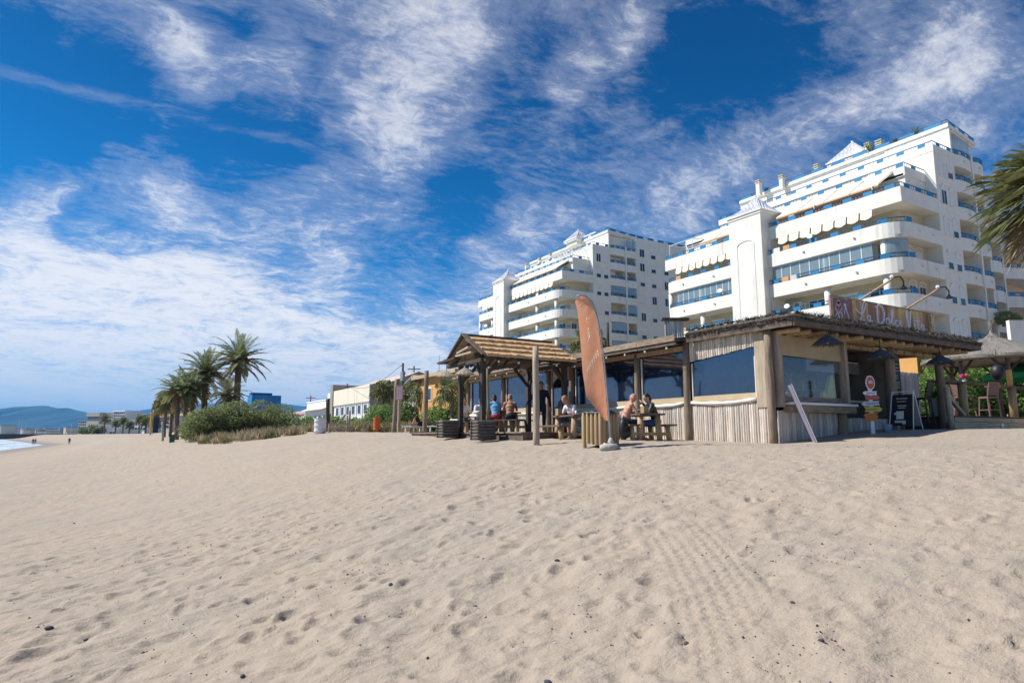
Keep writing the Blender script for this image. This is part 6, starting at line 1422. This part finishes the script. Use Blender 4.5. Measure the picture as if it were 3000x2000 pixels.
town(250,300,1235,1220,520,'wall_grey','grey roofed block behind the white marina villa',2,5,(3,'concrete'))
town(326,372,1245,1206,520,'wall_white','tallest white block of the marina town',5,6,(1,'metal_white'))
town(372,440,1245,1213,540,'stucco_cream','long grey apartment row right of the tallest marina block',4,9)
town(300,330,1260,1225,500,'wall_white','narrow grey block left of the tallest marina block',3,3)
town(376,440,1262,1235,400,'wall_white','white low houses behind the shore palms',2,6,(1.2,'paint_pink'))
town(440,520,1255,1222,420,'wall_white','white houses behind the dark banner',3,7,(1,'paint_pink'))
town(540,566,1245,1195,150,'wall_white','white garage block seen between the palm trunks',2,2)
town(318,345,1276,1262,330,'metal_white','white beach tent roof below the marina town',1,2,(.6,'canvas_white'))
bw = tag(MB().box(-330,-14,560,580,-3,2.6).build('breakwater','concrete'),'long low grey breakwater along the far water','breakwater'); pm('rock_dark',(.09,.085,.08),(.05,.05,.05),.3,.95); bw.data.materials[0]=M['rock_dark']
rd=random.Random(77)
for k in range(11):
    px=rd.choice((46,52,57,60,63,72,88,108,200,208,214))+rd.uniform(-2,2) if k>=11 else (46,53,57,61,65,73,90,110,200,207,214)[k]; d=640+12*k; p_=at(px,1270,d); h=at(px,(1229,1232,1233,1235,1236,1246,1250,1250,1236,1240,1228)[k],d).z
    o=thing('sailing_boat','distant yacht with a bare mast in the marina, '+ORD[k]+' from the left','boat',(p_.x,p_.y,-.9),rd.uniform(0,3),'yachts in the marina'); m=MB(); m.add([(-4,0,1.2),(-3,1.3,1.2),(3,1.1,1.2),(5,0,1.4),(3,-1.1,1.2),(-3,-1.3,1.2),(-3.4,0,0),(-2,.8,0),(3,.5,0),(4,0,0),(3,-.5,0),(-2,-.8,0)],[(0,1,2,3,4,5),(0,6,7,1),(1,7,8,2),(2,8,9,3),(3,9,10,4),(4,10,11,5),(5,11,6,0)]); m.build('hull','metal_white',o); MB().tube([(0,0,1),(0,0,h+.9)],[.16,.1],5).build('mast','metal_white' if k%2 else 'metal_grey',o); MB().beam((0,0,2.5),(-3.5,0,2.6),.2,.3).build('boom','canvas',o)
# low far town behind the breakwater
for k in range(26):
    px=20+k*9.2+rd.uniform(-2,2); d=rd.uniform(1500,2200); a=at(px,1270,d); h=rd.uniform(10,26)
    o=thing('far_house','tiny hazy house on the far shore, '+ORD[k]+' from the left','house',(a.x,a.y,-2),rd.uniform(0,1),'hazy houses on the far shore'); w=rd.uniform(12,30); MB().box(-w/2,w/2,-8,8,0,h).build('wall',rd.choice(('wall_white','wall_grey','stucco_cream')),o); MB().box(-w/2-.5,w/2+.5,-8.5,8.5,h,h+2).build('roof',rd.choice(('terracotta','wall_grey')),o)
for i,(px,pt,d) in enumerate(((308,1226,330),(283,1262,300),(340,1240,300),(362,1234,290),(380,1244,280),(410,1228,260),(428,1236,230),(455,1238,200),(272,1256,330),(300,1258,340))):
    p_=at(px,pt,d); g=G(p_.x,p_.y); rdd=random.Random(i); o=thing('shore_palm','distant palm on the far shore before the marina town, '+ORD[sorted((308,283,340,362,380,410,428,455,272,300)).index(px)]+' from the left','palm tree',(p_.x,p_.y,g),0,'palms on the far shore'); h=p_.z-g; MB().tube([(0,0,-.5),(0,0,h)],.3,6).build('trunk','palm_trunk',o); m=MB()
    for k in range(34): frond(m,(0,0,h),k*2.4,R(75-110*k/34),2.6 if i else 3.6,1.3,9,1.0,rdd,.16)
    m.build('crown','palm_leaf' if i%3 else 'palm_leaf_yellow',o)
tr_ = at(250,1262,360); shrub('round_tree','dark round tree before the white marina villa','tree',(tr_.x,tr_.y,0),[((0,0,4),(4,4,2)),((2,1,4.6),(3,3,1.5))],900,.7,'foliage_dark',91,None,.3)
# ------------------------------------------------------------------ mountains
def mountain(name, sky, d, depth, label, seed):
    """ridge following a skyline, with real depth, spurs and gullies"""
    me=MB(); nx=len(sky); K=14; r=np.random.default_rng(seed); xs=np.linspace(sky[0][0], sky[-1][0], 160); ys=np.interp(xs,[p[0] for p in sky],[p[1] for p in sky]); ys=ys+np.convolve(r.normal(0,1.2,160),np.ones(5)/5,'same')
    for i,(px,py) in enumerate(zip(xs,ys)):
        top=at(px,py,d); base=at(px,1275,d); H=top.z
        for k in range(-K,K+1):
            t=k/K; q=base+Vector((FX,FY,0))*t*depth; gul=1+.55*(float(vnoise(np.array(i*1.0),np.array(t*6.0+seed*9),7.0,40+seed))-.5+.5*(float(vnoise(np.array(i*1.0),np.array(t*9.0),2.6,50+seed))-.5))*(1-abs(t))*abs(t)*2.4; z=H*max(0,(1-abs(t)**1.15))*(gul if k else 1); me.v.append((q.x,q.y,z-6))
    W=2*K+1; me.f=[(i*W+k,(i+1)*W+k,(i+1)*W+k+1,i*W+k+1) for i in range(159) for k in range(2*K)]
    o=kind(me.build(name,'mountain',None,True),'structure'); o['label']=label
pm('mountain',(.010,.055,.095),(.018,.065,.09),.0015,.95,world_co=True)
mountain('mountain',[(-420,1225),(-250,1212),(-120,1206),(0,1201),(50,1193),(108,1185),(128,1186),(160,1194),(188,1191),(212,1198),(260,1208),(310,1216),(380,1235),(460,1262),(520,1280)],5200,1200,'long hazy blue mountain over the bay',1)
mountain('mountain',[(250,1262),(300,1232),(345,1206),(400,1204),(435,1197),(520,1188),(600,1180),(760,1172),(900,1190),(1100,1215),(1300,1235)],6600,1100,'second hazy blue mountain behind the palms',2)
# ------------------------------------------------------------------ people
def bake(name, mb, voxel, mat, smooth_it=4):
    me=mb.mesh(name, mat); o=bpy.data.objects.new('tmp',me); COL.objects.link(o); r=o.modifiers.new('r','REMESH'); r.mode='VOXEL'; r.voxel_size=voxel; r.use_smooth_shade=True; s=o.modifiers.new('s','SMOOTH'); s.factor=.5; s.iterations=smooth_it
    dg=bpy.context.evaluated_depsgraph_get(); dg.update(); m2=bpy.data.meshes.new_from_object(o.evaluated_get(dg)); m2.name=name; bpy.data.objects.remove(o); m2.materials.clear(); m2.materials.append(M[mat] if isinstance(mat,str) else mat)
    m2.polygons.foreach_set('use_smooth',[True]*len(m2.polygons)); return m2
def V(*a): return Vector(a)
def seg(mb, a, b, r0, r1, n=10): a,b=Vector(a),Vector(b); mb.tube([a,a.lerp(b,.5),b],[r0,(r0+r1)/2*1.02,r1],n); mb.ball(a,r0*.99,n,8); mb.ball(b,r1*.99,n,8)
def hand(mb, w, d, side, up=(0,0,1)):
    """palm with four unequal bent fingers and a thumb leaving its side"""
    d=Vector(d).normalized(); u=Vector(up); s=d.cross(u); s=s.normalized() if s.length>.1 else Vector((1,0,0)); u=s.cross(d); c=w+d*.05
    mb.add([c+d*a*.05+s*b*.04+u*e*.016 for a in(-1,1) for b in(-1,1) for e in(-1,1)],[(0,1,3,2),(4,6,7,5),(0,4,5,1),(2,3,7,6),(0,2,6,4),(1,5,7,3)])
    for k,l in enumerate((.062,.072,.068,.052)):
        b=c+d*.045+s*(-.03+.02*k); mb.tube([b,b+d*l*.55-u*.008,b+d*l*.9-u*.03],[.0105,.01,.009],6)
    b=c-d*.02+s*side*.038; mb.tube([b,b+d*.03+s*side*.03-u*.005,b+d*.065+s*side*.028-u*.018],[.013,.0115,.01],6)
SKIN={}
def person(label, loc, rz, J, skin, clothes, hair, cat_extra=None, scale=1.0, head_dir=(0,1,0), belly=0, group=None, lying=False):
    """J: joints of the pose. One continuous body; clothing and hair are its children"""
    t_=thing('person',label,'person',loc,rz,group); t_.scale=(scale,)*3; b=MB(); g={k:Vector(v) for k,v in J.items()}; hd=Vector(head_dir).normalized()
    def torso(mb,f=1.0,full=True):
        p,c,n=g['pelvis'],g['chest'],g['neck']; ax=(g['shr']-g['shl']).normalized()
        for t,(a,w,dp) in enumerate(((p,.155,.115),(p.lerp(c,.35),.14,.11+belly),(p.lerp(c,.7),.15,.115+belly*.7),(c,.165,.12),(c.lerp(n,.55),.14,.095))):
            q=MB().ball((0,0,0),1,14,10); fw=ax.cross((c-p).normalized()); upv=(c-p).normalized()
            mb.add([a+ax*x*w*f+fw*y*dp*f+upv*z*.13 for x,y,z in q.v],q.f)
        seg(mb,g['shl'],g['shr'],.072*f,.072*f)
    torso(b); seg(b,g['neck']-(g['neck']-g['chest']).normalized()*.05,g['head'],.055,.052)
    H=g['head']; up=(H-g['neck']).normalized(); fwd=(hd-up*hd.dot(up)).normalized(); sd=fwd.cross(up)
    q=MB().ball((0,0,0),1,18,14); b.add([H+up*.05+sd*x*.076+fwd*y*.095+up*z*.118 for x,y,z in q.v],q.f)
    q=MB().ball((0,0,0),1,12,8); b.add([H-up*.035+fwd*.03+sd*x*.055+fwd*y*.062+up*z*.055 for x,y,z in q.v],q.f)
    b.tube([H+fwd*.088+up*.065,H+fwd*.112+up*.025,H+fwd*.09+up*.015],[.012,.018,.012],7)
    for s in(-1,1): q=MB().ball((0,0,0),1,8,6); b.add([H+up*.04+sd*s*.078+sd*x*.014+fwd*y*.022+up*z*.033 for x,y,z in q.v],q.f)
    for s in('l','r'):
        seg(b,g['sh'+s],g['el'+s],.05,.04); seg(b,g['el'+s],g['ha'+s],.04,.028); hand(b,g['ha'+s],g['ha'+s]-g['el'+s],1 if s=='l' else -1)
        seg(b,g['hi'+s],g['kn'+s],.085,.058); seg(b,g['kn'+s],g['an'+s],.057,.038); an,to=g['an'+s],g['to'+s]; b.tube([an-(to-an)*.25-V(0,0,.02),an.lerp(to,.5)-V(0,0,.0),to],[.035,.04,.03],8); b.ball(an,.042,8,6)
    bo=obj('body',bake('body',b,.0125,skin),t_)
    fm=MB()
    for s in(-1,1): fm.ball(H+fwd*.088+up*.052+sd*s*.031,(.013,.013,.009),6,5)
    fm.build('eyes','black',bo); MB().tube([H+fwd*.088-up*.03-sd*.024,H+fwd*.095-up*.032,H+fwd*.088-up*.03+sd*.024],.006,5).build('mouth','lips',bo)
    for (nm,mat,spec) in clothes:
        c=MB()
        if 'torso' in spec: torso(c,1.10)
        if 'pelvis' in spec: q=MB().ball((0,0,0),1,14,10); c.add([g['pelvis']+V(x*.185,y*.135,z*.13) for x,y,z in q.v],q.f)
        for s in('l','r'):
            if 'sleeve' in spec: seg(c,g['sh'+s],g['sh'+s].lerp(g['el'+s],.6),.072,.062)
            if 'long' in spec: seg(c,g['sh'+s],g['el'+s],.074,.056); seg(c,g['el'+s],g['el'+s].lerp(g['ha'+s],.9),.056,.044)
            if 'thigh' in spec: seg(c,g['hi'+s],g['hi'+s].lerp(g['kn'+s],.85),.105,.085)
            if 'leg' in spec: seg(c,g['hi'+s],g['kn'+s],.10,.072); seg(c,g['kn'+s],g['kn'+s].lerp(g['an'+s],.92),.072,.055)
            if 'shoe' in spec: an,to=g['an'+s],g['to'+s]; c.tube([an-(to-an)*.35-V(0,0,.02),an.lerp(to,.5),to],[.045,.052,.042],8); c.ball(an-V(0,0,.01),.052,8,6)
        obj(nm,bake(nm,c,.018,mat,5),t_)
    if hair:
        kind_,mat=hair; h=MB()
        def blob(off,sx,sy,sz): q=MB().ball((0,0,0),1,14,10); h.add([H+up*off[2]+fwd*off[1]+sd*off[0]+sd*x*sx+fwd*y*sy+up*z*sz for x,y,z in q.v],q.f)
        if kind_=='short': blob((0,-.022,.085),.085,.098,.098)
        if kind_ in('bob','long'): blob((0,-.028,.08),.092,.105,.105); blob((0,-.065,.0),.085,.06,.12)
        if kind_=='long': blob((0,-.085,-.1),.075,.05,.14)
        if kind_=='cap': blob((0,-.005,.10),.086,.106,.075); h.tube([H+up*.085+fwd*.08,H+up*.075+fwd*.16],[.06,.045],10)
        obj('cap' if kind_=='cap' else 'hair',bake('hair',h,.014,mat,3),t_)
    return t_
def sit(lean=.12, hands=((-.14,.45,.80),(.14,.45,.80)), knees=.46, elb=.0):
    J=dict(pelvis=(0,0,.55),chest=(0,lean*.7,.88),neck=(0,lean*1.15,1.06),head=(0,lean*1.5,1.17),shl=(-.17,lean,1.0),shr=(.17,lean,1.0),ell=(-.25,.18+lean*.6,.78+elb),elr=(.25,.18+lean*.6,.78+elb),hal=hands[0],har=hands[1],
           hil=(-.09,.02,.53),hir=(.09,.02,.53),knl=(-.12,knees,.50),knr=(.12,knees,.50),anl=(-.12,knees-.03,.09),anr=(.13,knees+.05,.09),tol=(-.13,knees+.13,.035),tor=(.14,knees+.21,.035)); return J
for n_,c in (('skin_light',(.55,.33,.24)),('skin_tan',(.42,.22,.14)),('skin_pink',(.56,.28,.20))): pm(n_,c,tuple(.9*v for v in c),6,.55,spec=.35)
pm('lips',(.35,.12,.10),None,5,.6)
pm('cloth_blue',(.16,.40,.68),(.12,.33,.60),4,.9,.4,10); pm('cloth_navy',(.015,.02,.035),(.01,.013,.025),4,.85,.3,10); pm('cloth_black',(.018,.02,.024),(.03,.032,.036),6,.5,.4,12); pm('denim',(.03,.09,.24),(.05,.13,.30),5,.9,.4,20); pm('cloth_white',(.70,.70,.72),(.60,.60,.64),4,.9,.4,10); pm('cloth_teal',(.20,.32,.33),(.15,.26,.28),4,.9,.4,10); pm('cloth_red',(.40,.05,.06),(.33,.04,.05),4,.9,.4,10); pm('cloth_pink',(.52,.24,.24),(.44,.19,.20),4,.9,.4,10)
pm('hair_dark',(.02,.014,.011),(.035,.025,.02),12,.6,.6,40); pm('hair_blond',(.36,.20,.08),(.24,.13,.05),12,.6,.6,40)
DECKZ=1.70
# couple at the near table (the bench stands along the table)
person('bald bare-chested man leaning over the near picnic table',(12.08,14.02,1.44),R(-112),sit(.16,((-.05,.42,.84),(.2,.48,.80))),'skin_pink',[('shorts','cloth_navy',('pelvis','thigh'))],None,belly=.03,head_dir=(.2,1,-.35))
person('person in black leather jacket and jeans sitting beside the bald man',(12.97,13.70,1.44),R(66),sit(.17,((-.05,.40,1.05),(.12,.5,.80))),'skin_light',[('jacket','cloth_black',('torso','long')),('jeans','denim',('pelvis','leg')),('shoes','cloth_white',('shoe',))],('bob','hair_dark'),head_dir=(-.3,1,-.1))
# woman in sunglasses
w_=person('woman in sunglasses and pale top resting her chin on her hand',(11.73,15.75,1.43),R(95),sit(.30,((-.04,.44,1.10),(.12,.52,.80))),'skin_pink',[('top','cloth_white',('torso','sleeve')),('skirt','cloth_teal',('pelvis','thigh'))],('bob','hair_blond'),head_dir=(0,1,-.1))
# standing waiter in dark clothes
J=dict(pelvis=(0,0,.93),chest=(0,.02,1.25),neck=(0,.04,1.43),head=(0,.07,1.54),shl=(-.18,.02,1.37),shr=(.18,.02,1.37),ell=(-.30,-.02,1.10),elr=(.36,.05,1.12),hal=(-.32,.05,.85),har=(.48,.2,.95),hil=(-.09,0,.9),hir=(.09,0,.9),knl=(-.10,.06,.5),knr=(.11,.02,.5),anl=(-.10,-.02,.09),anr=(.12,.0,.09),tol=(-.11,.13,.035),tor=(.14,.15,.035))
person('standing person in dark clothes behind the free standing post',(12.15,18.35,DECKZ),R(150),J,'skin_tan',[('sweater','cloth_navy',('torso','long')),('trousers','cloth_navy',('pelvis','leg')),('shoes','cloth_black',('shoe',))],('bob','hair_dark'),scale=.99)
# guests under the pavilion
person('person in blue shirt seen from behind under the pavilion',(11.35,20.0,DECKZ),R(-14),sit(.18),'skin_tan',[('shirt','cloth_blue',('torso','sleeve')),('shorts','cloth_red',('pelvis','thigh'))],('bob','hair_dark'))
person('bare-backed man in pink cap sitting beside the blue shirt',(11.65,19.55,DECKZ),R(-30),sit(.12),'skin_tan',[('shorts','cloth_navy',('pelvis','thigh'))],('cap','cloth_pink'))
person('person in pale top facing the camera at the pavilion table',(12.05,22.6,DECKZ),R(168),sit(.16),'skin_tan',[('shirt','cloth_white',('torso','long')),('trousers','cloth_navy',('pelvis','leg'))],('short','hair_dark'))
person('dark haired person at the far end of the pavilion table',(12.5,22.2,DECKZ),R(150),sit(.2),'skin_tan',[('shirt','cloth_pink',('torso','sleeve')),('trousers','cloth_navy',('pelvis','leg'))],('bob','hair_dark'))
person('person in white behind the farther log planter',(11.6,23.1,DECKZ),R(175),sit(.1),'skin_tan',[('shirt','canvas_white',('torso','sleeve')),('trousers','cloth_black',('pelvis','leg'))],('short','hair_dark'))
# bench for the guests opposite
bn=thing('bench','rough log bench under the far side of the pavilion','bench',(12.05,22.55,DECKZ),.1); MB().box(-.8,.9,-.17,.17,.41,.46).build('seat','timber_dark_h',bn)
for u in(-.6,.7): MB().tube([(u,0,0),(u,0,.41)],.08,8).build('leg','timber_yellow',bn)
b2=thing('bench','rough log bench below the person in the blue shirt','bench',(11.5,19.78,DECKZ),-.95); MB().box(-.75,.75,-.18,.18,.41,.455).build('seat','timber_dark_h',b2)
for u in(-.55,.55): MB().tube([(u,-.05,0),(u,0,.41)],.085,8).build('leg','timber_yellow',b2)
# sunbathers on white loungers
def lounger(p,rz,label):
    t_=thing('sun_lounger',label,'sun lounger',p,rz,'white sun loungers'); 
    for k in range(9): MB().box(-.3,.3,-.95+k*.14,-.95+k*.14+.11,.30,.325).build('slat','plastic_white',t_)
    for k in range(5): MB().beam((-.3,.36+k*.12,.34+k*.075),(.3,.36+k*.12,.34+k*.075),.09,.02,(0,-.5,.8)).build('slat','plastic_white',t_)
    for s in(-1,1): MB().beam((s*.31,-1,.3),(s*.31,.35,.3),.05,.05).build('frame','plastic_white',t_); MB().beam((s*.31,.35,.3),(s*.31,.95,.68),.05,.05).build('frame','plastic_white',t_)
    for x,y in((-.3,-.8),(.3,-.8),(-.3,.3),(.3,.3)): MB().beam((x,y,0),(x,y,.3),.05,.05).build('leg','plastic_white',t_)
    return t_
p1=at(1235,1265,33); p2=at(1305,1262,31)
zl=G(p1.x,p1.y); lounger((p1.x,p1.y,zl),R(-70),'white sun lounger carrying the sunbather with bent knee'); zl2=G(p2.x,p2.y); lounger((p2.x,p2.y,zl2),R(-60),'empty white sun lounger next to the farther log planter'); p3=at(1275,1258,35); lounger((p3.x,p3.y,G(p3.x,p3.y)),R(-75),'white sun lounger carrying the sunbather in orange')
def lie(): return dict(pelvis=(0,.05,.44),chest=(0,.42,.56),neck=(0,.60,.70),head=(0,.70,.80),shl=(-.17,.55,.64),shr=(.17,.55,.64),ell=(-.27,.32,.50),elr=(.30,.36,.50),hal=(-.16,.12,.55),har=(.30,.08,.42),hil=(-.09,0,.43),hir=(.09,0,.43),knl=(-.10,-.34,.78),knr=(.11,-.42,.45),anl=(-.10,-.55,.38),anr=(.12,-.86,.40),tol=(-.10,-.68,.36),tor=(.14,-.90,.52))
person('sunbather lying with one bent knee on a white lounger',(p1.x,p1.y,zl),R(-70),lie(),'skin_tan',[('shorts','cloth_navy',('pelvis','thigh'))],('short','hair_dark'),head_dir=(0,-.6,.5)); person('sunbather in orange lying on the farther lounger',(p3.x,p3.y,G(p3.x,p3.y)),R(-75),lie(),'skin_tan',[('swimwear','plastic_orange',('pelvis','torso'))],('long','hair_dark'),head_dir=(0,-.6,.5))
# strollers far along the beach
walk=dict(J); walk.update(knl=(-.1,.2,.52),anl=(-.1,.12,.1),tol=(-.1,.27,.05),anr=(.11,-.25,.14),tor=(.11,-.1,.05),knr=(.1,-.02,.5))
for (px,py,d,rz,c,lab) in ((97,1293,190,30,'cloth_navy','tiny stroller left of a pair by the distant water'),(104,1293,192,40,'cloth_pink','tiny stroller right of a pair by the distant water'),(203,1292,165,200,'cloth_black','lone stroller in dark clothes far down the beach')):
    p_=at(px,py,d); person(lab,(p_.x,p_.y,G(p_.x,p_.y)),R(rz),walk,'skin_tan',[('jacket',c,('torso','long')),('trousers','cloth_navy',('pelvis','leg'))],('short','hair_dark'))
# ------------------------------------------------------------------ pebbles and bits on the sand
pm('pebble_dark',(.075,.085,.10),(.045,.05,.06),30,.7,.4,60,vary=.3); pm('pebble_brown',(.10,.075,.06),(.06,.045,.04),30,.8,.4,60); pm('pebble_pale',(.55,.50,.44),(.45,.40,.35),30,.8,.4,60)
def ground_at(px, py):
    r=ray(px,py); k=1.0
    for _ in range(4000):
        p=Vector((0,0,EYE))+r*k
        if p.z<=G(p.x,p.y): break
        k*=1.004
    return p
def sand_z(x,y,_c={}):
    if 't' not in _c:
        from mathutils.bvhtree import BVHTree
        dg=bpy.context.evaluated_depsgraph_get(); dg.update(); _c['t']=dg
    hit=sand.ray_cast(Vector((x,y,20)),Vector((0,0,-1)),distance=60); return hit[1].z if hit[0] else G(x,y)
def peb_mesh(seed,mat):
    r=np.random.default_rng(seed); m=MB().ball((0,0,0),(1,.75,.5),10,7); m.v=[(x*(1+r.normal(0,.06)),y*(1+r.normal(0,.06)),z*(1+r.normal(0,.06))) for x,y,z in m.v]; return m.mesh('pebble',mat,True)
PM=[peb_mesh(k,'pebble_dark' if k<4 else 'pebble_brown') for k in range(6)]+[peb_mesh(9,'pebble_pale')]
for i,(px,py,r_,k,lab) in enumerate(((142,1852,.036,0,'largest blue-grey pebble at the lower left on the sand'),(1144,1727,.028,1,'dark grey pebble lying in a footprint in the lower middle'),(1632,1648,.024,2,'round blue-grey pebble just right of the middle'),(2011,1880,.022,4,'dark brown pebble left of the tyre track'),(1605,1988,.026,0,'blue-grey pebble at the bottom edge right of the middle'),(2408,1891,.018,1,'dark flat pebble right of the tyre track'),(2322,1769,.018,5,'small dark stub standing right of the tyre track'),(252,1871,.022,1,'dark chip of stone right of the largest pebble'),(710,1990,.02,3,'dark pebble at the bottom edge in the left half'),(1392,1768,.02,0,'slate coloured chip of stone in the middle of the sand'),(217,1533,.022,4,'dark pebble in the left middle of the sand'),(108,1847,.02,6,'pale shell beside the largest pebble'),(1243,1438,.025,5,'reddish brown bit of debris in the middle distance of the sand'),(1421,1796,.014,6,'pale yellow shell in the lower middle'))):
    p_=ground_at(px,py); o=obj('pebble',PM[k],None,(p_.x,p_.y,sand_z(p_.x,p_.y)+r_*.25),(0,0,i*1.3),r_*.95); tag(o,lab,'pebble','pebbles on the sand')
for nm,seed,N,mats in (('grit',5,1500,'pebble_dark'),('shell_bits',6,420,'pebble_pale'),('grit',7,700,'pebble_brown')):
    r=random.Random(seed); mb=MB(); cl=[(r.uniform(-2,12),r.uniform(.8,10)) for _ in range(26)]
    for k in range(N):
        if r.random()<.5: c=r.choice(cl); x=c[0]+r.gauss(0,.22); y=c[1]+r.gauss(0,.22)
        else: x=r.uniform(-3,13); y=r.uniform(.6,12.5)
        s=r.uniform(.0045,.0105)*(1.6 if r.random()<.12 else 1); z=sand_z(x,y)+s*.2; a=r.uniform(0,6); ca,sa=math.cos(a)*s,math.sin(a)*s
        mb.add([(x+ca,y+sa,z),(x-sa*.7,y+ca*.7,z),(x-ca,y-sa,z),(x+sa*.7,y-ca*.7,z),(x,y,z+s*.7),(x,y,z-s*.5)],[(0,1,4),(1,2,4),(2,3,4),(3,0,4),(1,0,5),(2,1,5),(3,2,5),(0,3,5)])
    o=kind(mb.build(nm,mats),'stuff'); o['label']={'grit':'dark grit and tiny stones scattered on the sand','shell_bits':'pale shell fragments scattered on the sand'}[nm]
# low third building at the right edge
b3=thing('pink_apartment_block','pinkish apartment block with white rounded balconies behind the large fan palm','apartment building',(72.6,29.6,5))
MB().box(0,26,2.2,14,-2,20).build('wall','stucco_pink',b3)
for k in range(6):
    zr=2.2+k*3.1; n=6
    for q in range(4):
        a0=.3+q*6.2; pl=[(a0,2.2)]+[(a0+5.6*i/n,.9-.9*math.sin(PI*i/n)) for i in range(n+1)]+[(a0+5.6,2.2)]
        m=MB(); m.prism(pl,zr-1.6,zr-1.4); m.path(pl[1:-1],.12,zr-1.4,zr-.4); m.build('balcony','stucco_white',b3); rail(b3,pl[1:-1],zr,1.3,.6,.3,posts=False)
        window(b3,('b',2.2),a0+1.6,zr-1.4,1.4,2.1,'shutter' if (k+q)%2 else 'glass'); window(b3,('b',2.2),a0+4.0,zr-1.4,1.2,2.1,'curtain')
    MB().box(6.0,6.3,.8,2.3,zr-3.1,zr).build('pier','stucco_white',b3)
MB().box(-.2,26.2,2.0,14.2,20,20.5).build('roof','stucco_white',b3)
w_=tag(MB().box(0,10,0,.3,0,1.6).build('garden_wall','stucco_white'),'white garden wall above the thatched hut at the right edge','wall'); _q=at(2962,988,44); _q.z-=.4; w_.location=_q; w_.rotation_euler=(0,0,-.54)
# dark ivy on the balcony edge of the pink block
p_=at(2955,935,60); shrub('ivy','dark hanging plant behind the hut tip','plant',(p_.x,p_.y,p_.z),[((0,0,0),(2.2,.8,.7)),((1.5,0,-.3),(1.2,.6,.5))],1500,.16,'foliage_dark',95,None,.05)
# ------------------------------------------------------------------ air
HAZE=True
if HAZE:
    m=bpy.data.materials.new('haze'); m.use_nodes=True; T=NT(m.node_tree); out=T.add('ShaderNodeOutputMaterial'); pv_=T.add('ShaderNodeVolumePrincipled'); pv_.inputs['Color'].default_value=(.12,.50,1,1); pv_.inputs['Density'].default_value=8e-5; pv_.inputs['Anisotropy'].default_value=.2; T.l.new(pv_.outputs[0],out.inputs['Volume'])
    M['haze']=m; o=kind(MB().box(-9300,9500,-1500,31000,-8.5,420).build('haze','haze'),'stuff'); o['label']='thin blue air between the beach and the mountains'
